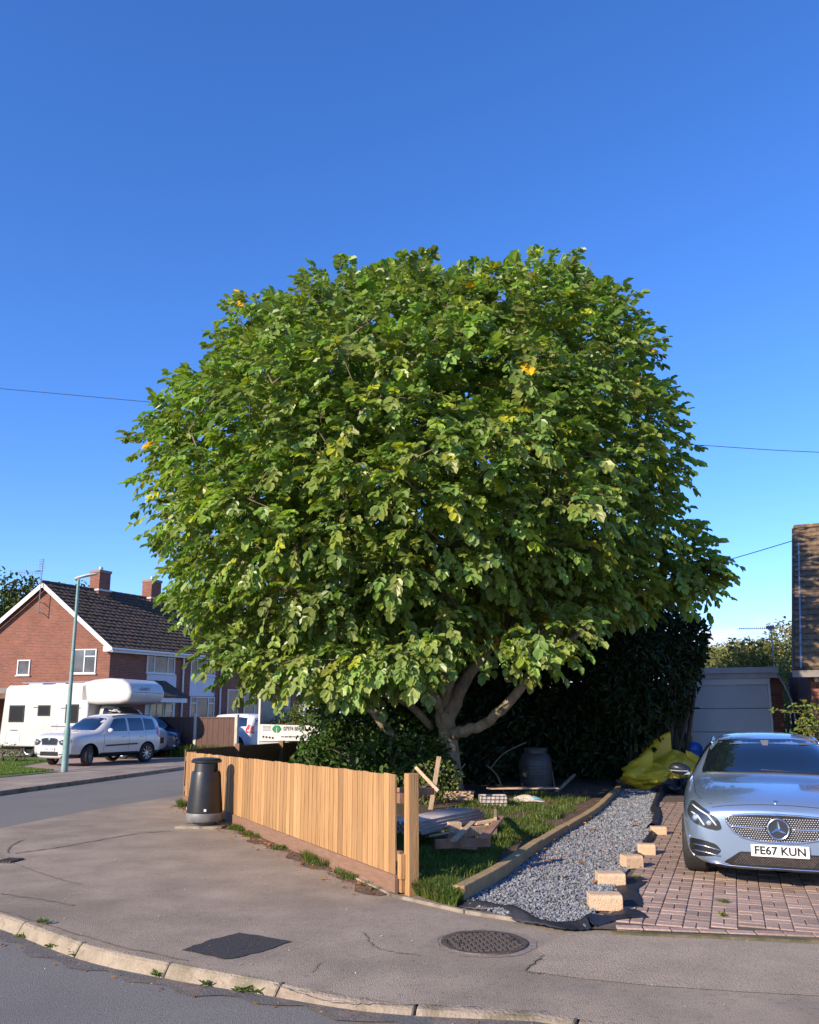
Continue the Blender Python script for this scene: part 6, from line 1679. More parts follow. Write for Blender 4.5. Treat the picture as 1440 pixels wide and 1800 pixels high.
# ---------------- white compact suv across the road
YS = [
 (0.0, [(.45, .28), (.60, .34), (.66, .46), (.68, .60), (.67, .74), (.62, .86), (.50, .92), (.28, .945), (0, .95)]),
 (-.09, [(.62, .24), (.78, .32), (.82, .46), (.83, .64), (.81, .80), (.76, .94), (.61, 1.0), (.32, 1.025), (0, 1.03)]),
 (-.36, [(.68, .23), (.86, .30), (.88, .46), (.885, .66), (.875, .86), (.83, .99), (.67, 1.045), (.36, 1.07), (0, 1.08)]),
 (-.80, [(.70, .23), (.875, .30), (.89, .46), (.895, .68), (.885, .89), (.85, 1.01), (.69, 1.07), (.37, 1.095), (0, 1.105)]),
 (-1.20, [(.70, .23), (.87, .30), (.885, .46), (.895, .70), (.89, .91), (.85, 1.03), (.73, 1.09), (.38, 1.115), (0, 1.125)]),
 (-1.55, [(.70, .23), (.87, .30), (.885, .46), (.895, .72), (.89, .94), (.835, 1.05), (.72, 1.34), (.39, 1.39), (0, 1.40)]),
 (-1.84, [(.70, .23), (.87, .30), (.885, .46), (.895, .72), (.89, .95), (.83, 1.06), (.69, 1.57), (.38, 1.62), (0, 1.635)]),
 (-2.5, [(.70, .23), (.87, .30), (.885, .46), (.895, .72), (.89, .95), (.825, 1.06), (.685, 1.62), (.38, 1.675), (0, 1.69)]),
 (-3.6, [(.70, .23), (.87, .30), (.885, .46), (.895, .72), (.885, .96), (.82, 1.06), (.675, 1.61), (.37, 1.665), (0, 1.68)]),
 (-4.08, [(.68, .26), (.85, .32), (.87, .46), (.88, .72), (.87, .95), (.81, 1.05), (.655, 1.56), (.36, 1.62), (0, 1.63)]),
 (-4.20, [(.55, .32), (.76, .36), (.80, .48), (.81, .70), (.80, .92), (.76, 1.02), (.62, 1.36), (.34, 1.44), (0, 1.45)]),
]
def compact(name, label, loc, hd, paint, plate=None, group=None, S=YS, wb=(-.86, -3.44), suv=True, rear=False, sc=1.0):
    c_ = thing(name, label, 'car', loc, hd, group)
    b_, bv = loft_body(S, 'body', [M_[paint], M_['black_plastic']], c_, sub=2, arches=((wb[0], .34), (wb[1], .34)), rw=.385, yw=.6)
    if suv:
        for p in b_.data.polygons:
            if p.center.z < .40 and abs(p.center.y) > .5 and p.center.x > -4.3: p.material_index = 1
    for x in wb:
        for y in (-.78, .78): wheel(c_, x, y, .335, .22, 9, steer=(R(28) if x > -1.5 and suv else 0), double=False, sp_w=.03)
    patch('windscreen', [(-.66, 1.13), (-.58, 1.50), (-.3, 1.54), (.3, 1.54), (.58, 1.50), (.66, 1.13)], 'x', bv, 'glass_dark', c_, step=.09)
    patch('rear_window', [(-.60, 1.14), (-.52, 1.48), (.52, 1.48), (.60, 1.14)], 'b', bv, 'glass_dark', c_, step=.09)
    for sg in (1, -1):
        patch('side_window', [(-1.62, 1.09), (-1.98, 1.49), (-2.50, 1.53), (-2.50, 1.09)], 'y', bv, 'glass_dark', c_, sign=sg, step=.09, rnd=.03)
        patch('side_window', [(-2.60, 1.09), (-2.60, 1.53), (-3.28, 1.52), (-3.28, 1.09)], 'y', bv, 'glass_dark', c_, sign=sg, step=.09, rnd=.03)
        patch('side_window', [(-3.34, 1.10), (-3.34, 1.52), (-3.82, 1.48), (-3.90, 1.12)], 'y', bv, 'glass_dark', c_, sign=sg, step=.09, rnd=.03)
        patch('sill_trim', [(-1.32, .40), (-1.32, .24), (-3.0, .24), (-3.0, .40)], 'y', bv, 'black_plastic', c_, sign=sg, step=.1, rnd=.02)
        patch('side_strip', [(-1.50, .60), (-1.50, .65), (-2.95, .68), (-2.95, .63)], 'y', bv, 'black_plastic', c_, sign=sg, step=.1, rnd=.01, lift=.012)
        for x in (-2.30, -3.12): 
            q, _ = on_body(bv, (x, .90), 'y', sg, .014); MB().box(q, (.16, .02, .03)).build('door_handle', M_[paint], c_)
        for x in (-1.45, -2.55, -3.35):
            line_on('door_seam', [(x, 1.06), (x + .02, .45)], .004, 'y', bv, 'ink', c_, sign=sg, lift=.001, n=4)
        mo = V(-1.60, sg * .98, 1.12); mb = MB()
        mb.grid(lambda u, v, mo=mo: mo + V(.07 * math.sin((v - .5) * 3.14), .11 * math.cos((v - .5) * 3.14) * math.cos(u * 6.283), .08 * math.cos((v - .5) * 3.14) * math.sin(u * 6.283)), 14, 8); mb.build('mirror', M_[paint], c_, smooth=True)
        line_on('roof_rail', [(-2.0, .60 * sg), (-2.8, .58 * sg), (-3.8, .55 * sg)], .018, 'z', bv, 'black_plastic' if suv else paint, c_, lift=.03)
        hl = patch('headlight', [(sg * .40, .80), (sg * .46, .70), (sg * .60, .66), (sg * .78, .69), (sg * .82, .82), (sg * .76, .875), (sg * .58, .86)], 'x', bv, 'lamp_dark', c_, step=.05)
        for yy in (.56, .70): line_on('lamp_unit', [(sg * yy - .04, .77), (sg * yy + .04, .77)], .035, 'x', bv, 'lamp_lens', hl, lift=.0)
        patch('tail_light', [(sg * .60, .82), (sg * .60, 1.12), (sg * .70, 1.16), (sg * .80, 1.0), (sg * .80, .84)], 'b', bv, 'red_lens', c_, step=.06)
        patch('tail_light', [(-4.16, .82), (-4.10, 1.18), (-3.96, 1.22), (-3.88, .98), (-3.98, .84)], 'y', bv, 'red_lens', c_, sign=sg, step=.06)
        q, _ = on_body(bv, (sg * .62, .44), lift=.004)
        MB().lathe([(.05, 0), (.05, .01), (.001, .015)], q, 14, M=Matrix.Rotation(R(90), 3, 'Y')).build('fog_light', M_['lamp_lens'], c_)
    gr2 = patch('grille', [(-.33, .69), (-.38, .86), (-.2, .885), (.2, .885), (.38, .86), (.33, .69)], 'x', bv, 'black_plastic', c_, step=.06)
    line_on('grille_surround', [(-.33, .68), (-.39, .86), (-.2, .895), (.2, .895), (.39, .86), (.33, .68)], .012, 'x', bv, 'chrome', gr2, closed=True)
    patch('lower_grille', [(-.42, .34), (-.40, .47), (.40, .47), (.42, .34)], 'x', bv, 'black_plastic', c_, step=.06)
    q, _ = on_body(bv, (0, .85), lift=.01); MB().lathe([(.05, 0), (.05, .012), (.001, .016)], q, 18, M=Matrix.Rotation(R(90), 3, 'Y')).build('badge', M_['chrome'], c_)
    if plate:
        q, _ = on_body(bv, (0, .55), lift=.02); pl_ = MB().box(q, (.012, .52, .111)).build('number_plate', M_['plate_white'], c_)
        text_mesh('plate_lettering', plate, .10, 'ink', pl_, (q.x + .0075, 0, q.z), FRONT, .0008, width=.45, bold=.002)
    hit = bv.ray_cast(V(-12, 0, .62), V(1, 0, 0))
    if hit[0]: MB().box(hit[0] + V(-.01, 0, 0), (.012, .52, .111)).build('number_plate', M_['plate_white'], c_)
    return c_, bv
yh = V(-.445, -.895, 0).normalized()
yf = G(152, 1347); 
loc = yf - yh * (-.86) * 1.0; pr = V(-yh.y, yh.x, 0)      # left side of the car
# the near front wheel stands at yf: local (-.86, +.78)
loc = yf - (yh * -.86 + pr * .78); 
suv, _ = compact('compact_suv', 'white compact SUV parked across the road by the lamp post, plate KX63 FCA', (loc.x, loc.y, .01), math.atan2(yh.y, yh.x), 'silver_white', 'KX63 FCA')
compact('hatchback_car', 'dark blue grey car half hidden behind the rear of the white SUV', (-9.9, 33.2, .01), math.atan2(-.90, .25), 'blue_paint', None)[0].scale = (.93, .93, .93)
q = P(461, 1290, 37.0)
ht, _ = compact('hatchback_car', 'white hatchback with red tail lamp seen behind the concrete post', (q.x - 4.05, q.y + 1.2, .05), math.atan2(.50, -.86), 'white_paint', None, suv=False)
ht.location = (q.x - 3.55, q.y + 2.05, .03)

# ---------------- motorhome
mh_d = V(math.cos(R(-17)), math.sin(R(-17)), 0)
f0 = P(221, 1290, 31.5); f0.z = 0                       # near front corner
mm = thing('motorhome', 'white coachbuilt motorhome with overcab pod lettered SWIFT parked beside the brick house', 'motorhome', (f0.x, f0.y, 0), math.atan2(mh_d.y, mh_d.x))
# local: x forward, y left (away from us is +y); near side at y = 0, far side y = 2.2
Lm = 5.7; Wm = 2.25
def side_prism(mb, prof, y0, y1): mb.prism([V(x, y0, z) for x, z in prof], V(0, y1 - y0, 0))
mb = MB(); side_prism(mb, [(-5.75, .42), (-5.85, .62), (-5.72, 2.66), (-5.55, 2.80), (-1.9, 2.84), (-1.75, 2.0), (-1.75, .42)], 0, Wm); hb = mb.build('living_body', M_['motorhome_white'], mm, bevel=.05, seg=3, auto=40)
mb = MB()                                             # overcab pod, rounded nose
prof = [(-2.2, 2.10), (-2.2, 2.86), (-1.6, 2.99), (-.9, 3.04), (-.35, 3.00), (.02, 2.80), (.14, 2.50), (.12, 2.28), (-.02, 2.14), (-.4, 2.06), (-1.4, 2.03)]
side_prism(mb, prof, .0, Wm); pod = mb.build('overcab_pod', M_['motorhome_white'], mm, bevel=.13, seg=5, auto=30)
text_mesh('pod_lettering', 'SWIFT', .16, 'faded_ink', pod, (.155, .88, 2.62), (R(80), 0, R(90)), .001, width=.62, bold=.004)
MB().box((.135, Wm / 2, 2.49), (.012, 1.9, .02)).build('pod_strip', M_['faded_ink'], pod)
# cab
CS = [(.62, [(.40, .34), (.60, .40), (.74, .55), (.76, .70), (.74, .85), (.66, .95), (.5, 1.0), (.28, 1.02), (0, 1.03)]),
      (.50, [(.55, .30), (.80, .36), (.88, .55), (.90, .74), (.88, .92), (.80, 1.04), (.62, 1.10), (.32, 1.13), (0, 1.14)]),
      (.10, [(.60, .30), (.88, .36), (.94, .55), (.95, .78), (.94, 1.0), (.86, 1.14), (.68, 1.21), (.36, 1.25), (0, 1.26)]),
      (-.20, [(.60, .30), (.88, .36), (.95, .55), (.96, .80), (.95, 1.04), (.89, 1.20), (.78, 1.34), (.40, 1.40), (0, 1.42)]),
      (-.80, [(.60, .30), (.88, .36), (.95, .55), (.96, .80), (.95, 1.06), (.90, 1.25), (.80, 1.95), (.42, 2.06), (0, 2.08)]),
      (-1.9, [(.60, .30), (.88, .36), (.95, .55), (.96, .80), (.95, 1.06), (.92, 1.25), (.86, 1.98), (.45, 2.10), (0, 2.12)])]
cabe = bpy.data.objects.new('cab', None); link(cabe); cabe.parent = mm; cabe.location = (.02, Wm / 2, 0); cabe.empty_display_size = .2
cb, cbv = loft_body(CS, 'cab_shell', [M_['motorhome_white'], M_['black_plastic']], cabe, sub=2, arches=((-.25, .36),), rw=.40, yw=.6)
patch('windscreen', [(-.78, 1.36), (-.70, 1.95), (.70, 1.95), (.78, 1.36)], 'x', cbv, 'glass_dark', cabe, step=.1, lift=.01)
patch('side_window', [(-.28, 1.28), (-.75, 1.86), (-1.35, 1.90), (-1.35, 1.28)], 'y', cbv, 'glass_dark', cabe, sign=-1, step=.1, lift=.008)
patch('side_window', [(-.28, 1.28), (-.75, 1.86), (-1.35, 1.90), (-1.35, 1.28)], 'y', cbv, 'glass_dark', cabe, sign=1, step=.1, lift=.008)
patch('grille', [(-.45, .55), (-.45, .78), (.45, .78), (.45, .55)], 'x', cbv, 'black_plastic', cabe, step=.08)
MB().box((-.55, -1.12, 1.45), (.1, .16, .30)).build('door_mirror', M_['black_plastic'], cabe, bevel=.03, seg=2)
for x in (-.25, -4.55):
    for y in (.26, Wm - .26): wheel(mm, x, y, .34, .2, 8, double=False)
mb = MB(); 
for (x0, x1, z0, z1) in ((-5.45, -4.72, 1.36, 2.02), (-4.08, -3.50, 1.60, 2.02), (-2.78, -2.18, 1.33, 2.05)):
    w_ = MB().box(((x0 + x1) / 2, -.012, (z0 + z1) / 2), (x1 - x0, .03, z1 - z0)).build('window', M_['black_plastic'], hb, bevel=.03, seg=3)
    MB().box(((x0 + x1) / 2, -.026, (z0 + z1) / 2), (x1 - x0 - .1, .012, z1 - z0 - .1)).build('pane', M_['tinted_pane'], w_, bevel=.005)
for (x0, x1, z0, z1) in ((-5.3, -4.85, .62, .98), (-5.72, -5.52, .68, .98)):
    MB().box(((x0 + x1) / 2, -.006, (z0 + z1) / 2), (x1 - x0, .014, z1 - z0)).build('locker_door', M_['white_paint'], hb, bevel=.006)
for z in (1.28, 1.12):
    MB().box((-3.35, -.006, z), (.46, .014, .10)).build('vent', M_['grey_fascia'], hb)
MB().box((-3.35, -.006, .62), (.5, .014, .16)).build('vent', M_['grey_fascia'], hb)
for (x0, x1, z) in ((-4.3, -3.5, 1.93), (-3.0, -2.1, 1.90), (-3.2, -2.6, .90), (-3.4, -2.0, 1.20)):
    MB().box(((x0 + x1) / 2, -.005, z), (x1 - x0, .012, .035)).build('side_stripe', M_['faded_ink'], hb)
text_mesh('side_lettering', 'sundance', .10, 'faded_ink', hb, (-5.15, -.008, 1.05), (R(90), 0, 0), .001)
for x, w_ in ((-4.9, .7), (-3.7, .5), (-2.9, .6)):
    MB().box((x, 1.0, 2.86), (w_, .6, .08)).build('roof_light', M_['motorhome_white'], hb, bevel=.02)
mb = MB(); mb.tube([(-5.2, .3, 2.9), (-1.9, .3, 2.92)], .018, 5); mb.tube([(-5.2, 1.9, 2.9), (-1.9, 1.9, 2.92)], .018, 5); mb.build('roof_bars', M_['galvanised'], hb)
MB().box((-1.95, .12, 1.55), (.05, .02, .5)).build('mirror_bracket', M_['black_plastic'], mm)
MB().box((-5.8, 1.1, .42), (.12, 2.1, .16)).build('rear_bumper', M_['grey_plastic'], mm, bevel=.02)

# ---------------- caged tipping trailer full of cuttings with the phone number board
t0 = P(457, 1290, 22.8); t0.z = 0; t1 = P(573, 1290, 22.8); TW = (t1 - t0).x
tp = thing('tipping_trailer', 'high sided trailer loaded with green cuttings, white sign board 07974 884326 on its tailgate', 'trailer', t0)
def pxz(py): return P(500, py, 22.8).z
MB(t0).box((t0.x + TW / 2, t0.y + 1.7, .62), (TW + .1, 3.4, .12)).build('bed', M_['grey_plastic'], tp)
z0, z1 = pxz(1303), pxz(1273)
sb = MB(t0).prism([V(t0.x, t0.y - .03, z0), V(t0.x + TW, t0.y - .03, z0 + .02), V(t0.x + TW * .99, t0.y - .03, z1 - .05), V(t0.x, t0.y - .03, z1)], V(0, .025, 0)).build('sign_board', M_['white_board'], tp)
text_mesh('phone_number', '07974 884326', .155, 'faded_ink', sb, (TW * .53, -.036, (z0 + z1) / 2 + .10), (R(90), 0, 0), .001, width=.62, bold=.003)
cg = V(t0.x + TW * .255, t0.y - .034, (z0 + z1) / 2 + .10)
mb = MB(t0); 
for a in range(6): mb.lathe([(.055, 0), (.055, .004)], cg + V(.07 * math.cos(a * 1.047), 0, .05 * math.sin(a * 1.047)), 12, M=Matrix.Rotation(R(90), 3, 'X'))
mb.lathe([(.085, 0), (.085, .005)], cg, 16, M=Matrix.Rotation(R(90), 3, 'X')); mb.build('tree_logo', M_['sign_green'], sb)
MB(t0).box(cg + V(0, -.008, -.03), (.016, .004, .14)).build('logo_trunk', M_['white_board'], sb)
for r_ in range(4): MB(t0).box(cg + V(-.27, .0, .07 - r_ * .035), (.22, .004, .014)).build('print_line', M_['wire_grey'], sb)
for k in range(4): MB(t0).lathe([(.028, 0), (.028, .004)], V(t0.x + .1 + k * .085, t0.y - .034, z0 + .12 - .01 * k), 12, M=Matrix.Rotation(R(90), 3, 'X')).build('round_icon', M_['ink'], sb)
for k in range(9): MB(t0).box(V(t0.x + .62 + k * .104, t0.y - .034, z0 + .12), (.084, .004, .028 + .008 * (k % 3))).build('print_line', M_['faded_ink'], sb)
MB(t0).box((t0.x + TW / 2, t0.y - .02, z0 - .05), (TW, .03, .07)).build('sign_frame', M_['motorhome_white'], tp)
MB(t0).box((t0.x - .03, t0.y, (pxz(1228) + .4) / 2), (.05, .06, pxz(1228) - .4)).build('corner_post', M_['white_board'], tp)
MB(t0).prism([V(t0.x - .02, t0.y + .05, .7), V(t0.x - .02, t0.y + .05, pxz(1228)), V(t0.x + .35, t0.y + 3.2, pxz(1228) + .1), V(t0.x + .35, t0.y + 3.2, .7)], V(-.03, 0, 0)).build('side_panel', M_['grey_fascia'], tp)
MB(t0).box((t0.x + TW - .30, t0.y + 1.2, (pxz(1222) + .5) / 2), (.05, .06, pxz(1222) - .5)).build('corner_post', M_['white_board'], tp)
zt_ = pxz(1221)
MB(t0).box((t0.x + TW - .62, t0.y + 1.2, zt_), (.72, .05, .05)).build('top_rail', M_['white_board'], tp)
mb = MB(t0)
for k in range(7): mb.box((t0.x + TW - .9 + k * .11, t0.y + 1.2, zt_ + .05 + .01 * (k % 2)), (.09, .12, .06), .3 * (k % 3))
mb.build('rope_bundle', M_['upvc'], tp)
for sx in (.2, TW - .2):
    w_ = wheel(tp, sx, 1.9, .3, .18, 6, double=False)
    w_.rotation_euler = (0, 0, R(90))
cut = thing('green_cuttings', 'sunlit heap of leafy green cuttings piled on the trailer', 'cuttings', (t0.x + TW * .55, t0.y + 1.3, .7))
blob_leaves([((t0.x + TW * .55, t0.y + .9, 1.35), (.85, .8, .55)), ((t0.x + TW * .72, t0.y + 1.0, 1.75), (.55, .7, .55)), ((t0.x + TW * .3, t0.y + .8, 1.2), (.55, .7, .35))], 260, .085, 'foliage', 'cutting_leaf', cut, cut.location, shell=.5, aspect=.35, lo=.5)

# ================================================================== CLUTTER ON THE PLOT
def beamthing(name, label, cat, a, b, w, h, m, up=(0, 0, 1), group=None):
    a = Vector(a); b = Vector(b); o = MB(a).beam(a, b, w, h, up).build(name, M_[m], bevel=.004); o.location = a; return tag(o, label, cat, group)
# timbers: leaning upright, diagonal, level rail
def GP(px, py, z): return G(px, py, z)
q0 = G(757, 1424, .08); Yt = q0.y
beamthing('timber_post', 'upright pale timber leaning to the right behind the fence end', 'timber', q0, P(772, 1330, Yt + .1), .075, .05, 'old_timber', up=(0, 1, 0))
beamthing('timber_post', 'timber sloping down to the right across the upright one', 'timber', P(732, 1350, Yt + .3), P(772, 1392, Yt - .1), .055, .09, 'old_timber', up=(0, 1, 0))
beamthing('timber_rail', 'level brown rail running from the fence towards the crossed timbers', 'timber', P(700, 1391, Yt - .9), P(762, 1391, Yt - .05), .05, .11, 'red_timber')
# heap of timbers on edge by the crossed posts
hp = thing('timber_stack', 'stack of short dark boards lying beyond the crossed timbers', 'timber stack', G(800, 1410, .05))
for k in range(5):
    c_ = P(804 + k, 1404 - k * 3.0, hp.location.y + .1 * k); MB(hp.location).box(c_, (.56, .2, .035), R(6 - 4 * k)).build('board', M_['old_timber'], hp)
# corrugated sheets, stacked
cs = G(735, 1475, .05); ct = G(828, 1462, .05)
st_ = thing('corrugated_sheets', 'stack of grey brown corrugated sheets lying behind the fence end', 'roofing sheets', (cs.x, cs.y, .1))
a0 = P(712, 1447, 10.1); a1 = P(826, 1424, 11.4)
ax = (a1 - a0); ax.z *= 1; Ls = ax.length; ax.normalize(); sd = V(.35, .93, 0).normalized(); sd = (sd - ax * sd.dot(ax)).normalized(); up3 = ax.cross(sd); up3 = up3 if up3.z > 0 else -up3
for k in range(4):
    mb = MB(st_.location); base_ = a0 - up3 * (.035 * k) + ax * (.02 * k) - sd * (.02 * k)
    mb.grid(lambda u, v: base_ - sd * .18 + ax * (u * Ls) + sd * (v * .42) + up3 * (.022 * math.cos(v * 2 * math.pi * 6)), 2, 60)
    mb.build('sheet', M_['corrugated'], st_, smooth=True, solid=.007)
cs_ = a1 - up3 * .18 - ax * .08
MB(st_.location).beam(cs_ - sd * .34, cs_ + sd * .36, .07, .12).build('bearer', M_['old_timber'], st_)
MB(st_.location).beam(a0 - up3 * .20 - sd * .2 + ax * .6, a1 - up3 * .28 - sd * .2, .05, .10).build('bearer', M_['old_timber'], st_)
bx = P(799, 1455, 10.3); o = MB(bx).box(bx, (.15, .12, .13), R(15)).build('timber_offcut', M_['block'], bevel=.004); o.location = bx; tag(o, 'square pale timber offcut under the corrugated sheets', 'timber')
# broken pallet frame
pz = .13
pal = thing('broken_pallet', 'broken wooden pallet frame lying on the grass', 'pallet', G(835, 1475, .05))
pb = pal.location
def gb(p0, p1, w, h, m='old_timber', z0=.10, z1=.10):
    a = G(*p0, z0 + .12); b = G(*p1, z1 + .12); MB(pb).beam(a, b, w, h).build('slat', M_[m], pal, bevel=.003)
gb((765, 1484), (862, 1480), .04, .10, 'red_timber'); gb((812, 1463), (872, 1458), .05, .11, 'old_timber', .14, .14); gb((835, 1448), (880, 1440), .11, .03, 'block', .16, .2)
gb((797, 1478), (832, 1445), .07, .025, 'old_timber', .16, .2); gb((851, 1472), (880, 1437), .10, .03, 'red_timber', .20, .24); gb((755, 1470), (800, 1462), .08, .02, 'old_timber', .1, .16)
gb((838, 1492), (764, 1487), .06, .02, 'red_timber', .05, .05)
gb((871, 1425), (871, 1440), .04, .05, 'old_timber', .1, .26)
# crate with wire, plastic sheet, bits
cq = G(868, 1420, .04); cr = thing('white_crate', 'shallow dirty white crate with a wire grid front', 'crate', cq)
w_, d_, h_ = .46, .30, .20
for (cx_, cy_, sx, sy) in ((0, 0, w_, .012), (0, d_, w_, .012), (-w_ / 2, d_ / 2, .012, d_), (w_ / 2, d_ / 2, .012, d_)):
    MB(cq).box(cq + V(cx_, cy_, h_ / 2), (sx, sy, h_)).build('side', M_['dirty_white'], cr)
mb = MB(cq)
for k in range(7): mb.tube([cq + V(-w_ / 2 + k * w_ / 6, -.02, 0), cq + V(-w_ / 2 + k * w_ / 6 + .03, -.02, h_ + .02)], .004, 4)
for k in range(4): mb.tube([cq + V(-w_ / 2, -.022, .02 + k * .06), cq + V(w_ / 2 + .03, -.022, .02 + k * .06)], .004, 4)
mb.build('wire_grid', M_['wire'], cr)
q = G(880, 1409, .05); o = MB(q).box(q + V(.45, .25, .22), (1.35, .22, .02), R(4)).build('loose_board', M_['old_timber']); o.location = q; tag(o, 'thin reddish board lying across the crate towards the water butt', 'board')
mb = MB(); q = G(925, 1410, .04)
mb.grid(lambda u, v: q + V((u - .5) * .62 + .05 * math.sin(v * 5), (v - .5) * .35, .02 + .10 * max(0, math.sin(u * 3.0 + .1)) * math.sin(v * 3.0 + .07) * (1 + .2 * math.sin(u * 11 + v * 7))), 16, 10)
o = mb.build('plastic_sack', [M_['dirty_white']], smooth=True, solid=.004); tag(o, 'flat dirty white sack lying in front of the water butt', 'sack')
mb = MB(); mb.grid(lambda u, v: q + V(.12 + .16 * u, (v - .5) * .18 - .06, .034 + .095 * max(0, math.sin((u * .16 + .12 + .31) / .62 * 3.0 + .1)) * 1.0 * math.sin(((v - .5) * .18 - .06 + .175) / .35 * 3.0 + .07) + .012), 6, 5); mb.build('printed_patch', M_['cyan_film'], o, smooth=True)
# clods
for i, (px, py, r_) in enumerate([(1000, 1402, .12), (962, 1417, .09), (1030, 1395, .12), (795, 1542, .07), (780, 1549, .06), (935, 1440, .08), (905, 1445, .06), (985, 1428, .07), (862, 1425, .06)]):
    q = G(px, py, .05); mb = MB(q); ph = random.uniform(0, 6)
    mb.grid(lambda u, v: q + V(r_ * math.cos((v - .5) * 3.14) * math.cos(u * 6.283) * (1 + .25 * math.sin(5 * u * 6.28 + ph)), r_ * math.cos((v - .5) * 3.14) * math.sin(u * 6.283), r_ * .6 * math.sin((v - .5) * 3.14) * (1 + .3 * math.sin(3 * u * 6.28))), 10, 7)
    o = mb.build('soil_clod', M_['soil']); o.location = q
    tag(o, ['reddish soil clod at the gravel edge under the shrub', 'soil clod beside the flat sack', 'large soil clod near the far bend of the timber edging', 'reddish clod in the grass by the fence end post', 'small clod beside the reddish one near the fence end', 'brown clod in the middle of the bare soil patch', 'small clod behind the broken pallet', 'clod halfway between crate and edging', 'dark clod in front of the white crate'][i], 'soil clod', 'soil clods on the plot')
# big branches lying about
for i, (pts_, lab) in enumerate([([P(862, 1352, 17), P(885, 1325, 17.3), P(925, 1305, 17.6)], 'thin bare branch leaning up to the right in the dark behind the pallet'), ([P(885, 1392, 16.4), P(873, 1362, 16.6), P(855, 1345, 16.8)], 'bare forked branch standing left of the water butt'), ([P(795, 1375, 15.6), P(812, 1350, 15.8), P(818, 1343, 15.8)], 'short bare stick leaning beside the trunk'), ([P(976, 1390, 17.9), P(968, 1342, 18.2)], 'straight stick leaning against the water butt'), ([P(975, 1395, 17.6), P(1010, 1362, 18.3)], 'thick branch lying on the soil right of the water butt')]):
    q = pts_[0]; o = MB(q).tube(smooth_line(pts_, 4), .016 if i < 4 else .04, 6).build('fallen_branch', M_['bark'] if i > 2 else M_['twig'], smooth=True); o.location = q; tag(o, lab, 'branch')
# water butt
wq = G(943, 1392, .06); wb_ = thing('water_butt', 'black ribbed barrel shaped water butt standing in the shade under the tree', 'water butt', wq)
MB(wq).lathe([(.28, 0), (.31, .03), (.335, .25), (.34, .45), (.33, .60), (.30, .72), (.25, .78), (.235, .79), (.235, .84), (.24, .845), (.24, .86)], wq, 36).build('barrel', M_['butt_plastic'], wb_, auto=30)
for z, r_ in ((.30, .339), (.36, .341), (.42, .342), (.48, .341), (.54, .338)):
    MB(wq).lathe([(r_, -.009), (r_ + .008, 0), (r_, .009)], wq + V(0, 0, z), 36, cap=False).build('rib', M_['butt_plastic'], wb_, smooth=True)
MB(wq).lathe([(.25, 0), (.255, .03), (.24, .055), (.1, .065), (.001, .066)], wq + V(0, 0, .84), 32).build('lid', M_['butt_plastic'], wb_, auto=30)

# yellow bags of rubble and cuttings
def bag(c_, size, peak, label, seed, lean=0):
    r = random.Random(seed); c_ = Vector(c_); t = thing('yellow_bag', label, 'rubble bag', c_); ph = [r.uniform(0, 6) for _ in range(8)]
    nu, nv = 72, 34; mb = MB(c_)
    def fn_(u, v):
        a = u * 2 * math.pi; t_ = v
        w = (math.sin(min(1, t_ * 1.15) * math.pi * .62 + .55)) ** 1.0 if t_ < .8 else math.sin(.92 * math.pi * .62 + .55) * (1 - (t_ - .8) / .2) ** .6
        crease = 1 + .06 * math.sin(27 * t_ - 4 * a + ph[6]) * math.sin(2 * a + ph[7]) + .09 * math.sin(5 * a + ph[0] + 2 * t_) + .06 * math.sin(9 * a + ph[1] - 6 * t_) + .06 * math.sin(13 * t_ + 3 * a + ph[2]) + .035 * math.sin(21 * a + 11 * t_ + ph[3]) + .03 * abs(math.sin(17 * a - 13 * t_ + ph[5]))
        x = size[0] * w * math.cos(a) * crease; y = size[1] * w * math.sin(a) * crease
        z = size[2] * (t_ ** .9) * (1 + .08 * math.sin(3 * a + ph[4])) + peak[1] * max(0, math.cos(a - peak[0])) ** 3 * t_ ** 3
        x += math.cos(peak[0]) * t_ ** 3 * peak[2] + lean * t_
        return c_ + V(x, y, max(z, .0))
    mb.grid(fn_, nu, nv); mb.build('bag_skin', M_['yellow_bag'], t, smooth=True)
    return t
b1 = G(1142, 1372); b1 = V(6.05, 18.6, .02)
c1 = P(1143, 1374, 18.6); bag((c1.x, 18.6, .05), (.60, .45, .52), (2.6, .32, -.10), 'lower left yellow plastic bag slumped in front of the others', 3)
c2 = P(1172, 1370, 19.5); bag((c2.x, 19.6, .05), (.68, .5, .74), (2.4, .42, -.25), 'tall peaked yellow plastic bag behind the slumped one', 9)
c3 = P(1206, 1370, 19.0); bag((c3.x, 19.3, .05), (.50, .45, .66), (.5, .1, .15), 'yellow plastic bag half hidden by the car mirror', 14)
c4 = P(1187, 1372, 18.2); bag((c4.x, 18.3, .03), (.13, .12, .40), (1.2, .1, .05), 'twisted tail of yellow bag hanging down beside the plank pile', 21)
# planks by the bags
pk = thing('plank_pile', 'small pile of sawn planks lying at the top of the drive below the yellow bags', 'timber stack', G(1190, 1392, .02))
for k in range(4):
    q = pk.location; MB(q).box(Vector(q) + V(-.02 * k, .10 * (k % 2), .04 + .055 * k), (.62 - .05 * k, .16, .05), R(-18 + 5 * k)).build('plank', M_['old_timber'], pk, bevel=.004)
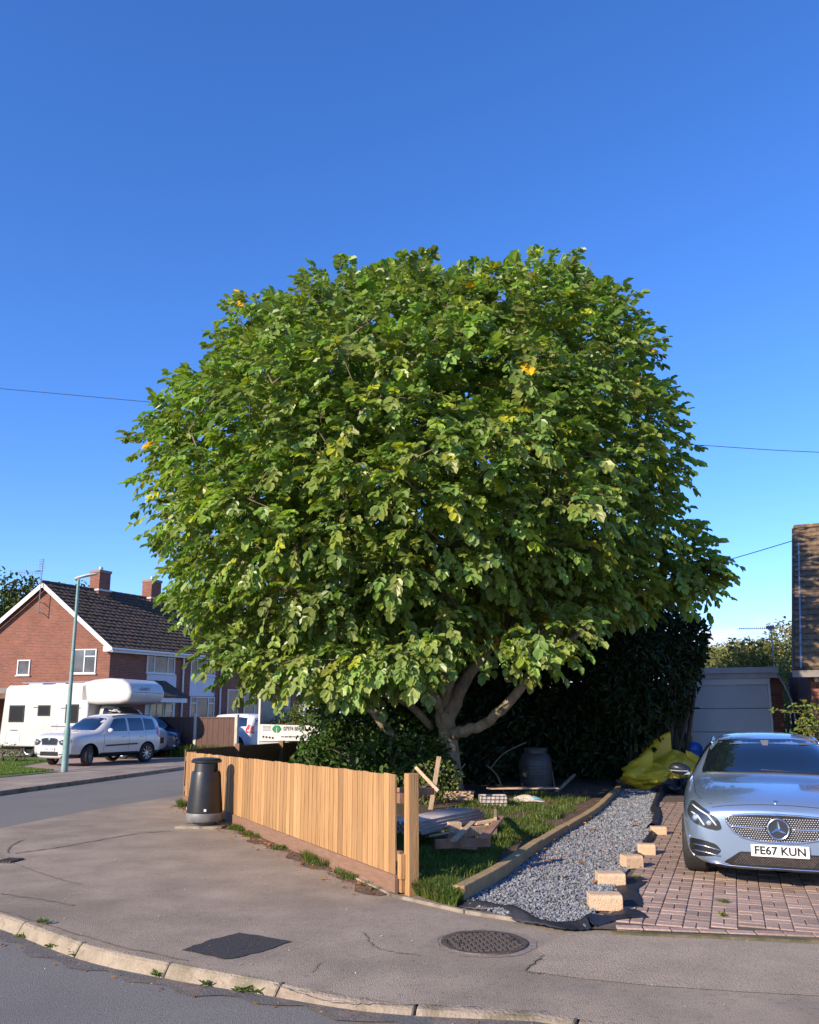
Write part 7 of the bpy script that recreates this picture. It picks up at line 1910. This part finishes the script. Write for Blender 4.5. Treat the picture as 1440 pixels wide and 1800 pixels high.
# picket gate and bins in the dark
pg0 = P(1112, 1300, 20.6); pg = thing('picket_fence', 'short weathered yellow green picket fence behind the yellow bags', 'fence', (pg0.x, 20.6, 0))
for k in range(9):
    x = pg0.x + .08 + k * .17; h = 1.16 - (.18 if k % 3 == 1 else 0) + .02 * (k % 2)
    MB(pg.location).prism([V(x - .04, 20.6, .05), V(x + .04, 20.6, .05), V(x + .04, 20.6, h - .05), V(x, 20.6, h), V(x - .04, 20.6, h - .05)], V(0, .022, 0)).build('picket', M_['picket_paint'], pg)
for z in (.32, .88): MB(pg.location).box((pg0.x + .75, 20.64, z), (1.6, .04, .08)).build('rail', M_['picket_paint'], pg)
def wbin(loc, m, label, h=1.02):
    t = thing('wheelie_bin', label, 'wheelie bin', loc); q = Vector(loc)
    mb = MB(q); a, b = .22, .27
    mb.add([q + V(x * s_, y * s_, z) for z, s_ in ((.05, .8), (h - .08, 1.0)) for x, y in ((-a, -b), (a, -b), (a, b), (-a, b))], [(0, 1, 2, 3), (4, 5, 6, 7), (0, 1, 5, 4), (1, 2, 6, 5), (2, 3, 7, 6), (3, 0, 4, 7)]); mb.build('bin_body', M_[m], t, bevel=.02)
    MB(q).box(q + V(0, 0, h - .045), (.50, .60, .06)).build('lid', M_[m], t, bevel=.02, seg=2)
    MB(q).tube([q + V(-.2, .30, h - .09), q + V(.2, .30, h - .09)], .015, 6).build('handle', M_[m], t)
    for sx in (-.2, .2): MB(q).lathe([(.09, -.02), (.09, .02)], q + V(sx, .22, .1), 14, M=Matrix.Rotation(R(90), 3, 'Y')).build('bin_wheel', M_['black_rubber'], t)
p_ = P(1150, 1300, 21.4); wbin((p_.x, 21.4, 0), 'green_plastic', 'dark green wheelie bin behind the picket fence left side', 1.15)
p_ = P(1185, 1300, 21.2); wbin((p_.x, 21.2, 0), 'green_plastic', 'dark wheelie bin behind the picket fence next to the garage pier', 1.12)
p_ = P(1229, 1312, 19.9); bt = thing('blue_tub', 'round bright blue plastic tub in front of the garage door', 'tub', (p_.x, 19.9, .35))
bt.location = (p_.x, 20.3, 0)
MB((p_.x, 20.3, 0)).lathe([(.18, 0), (.20, .3), (.21, .80), (.22, .82), (.2, .9), (.12, .98), (.02, 1.0)], (p_.x, 20.3, 0), 24).build('tub_shell', M_['blue_plastic'], bt, smooth=True)
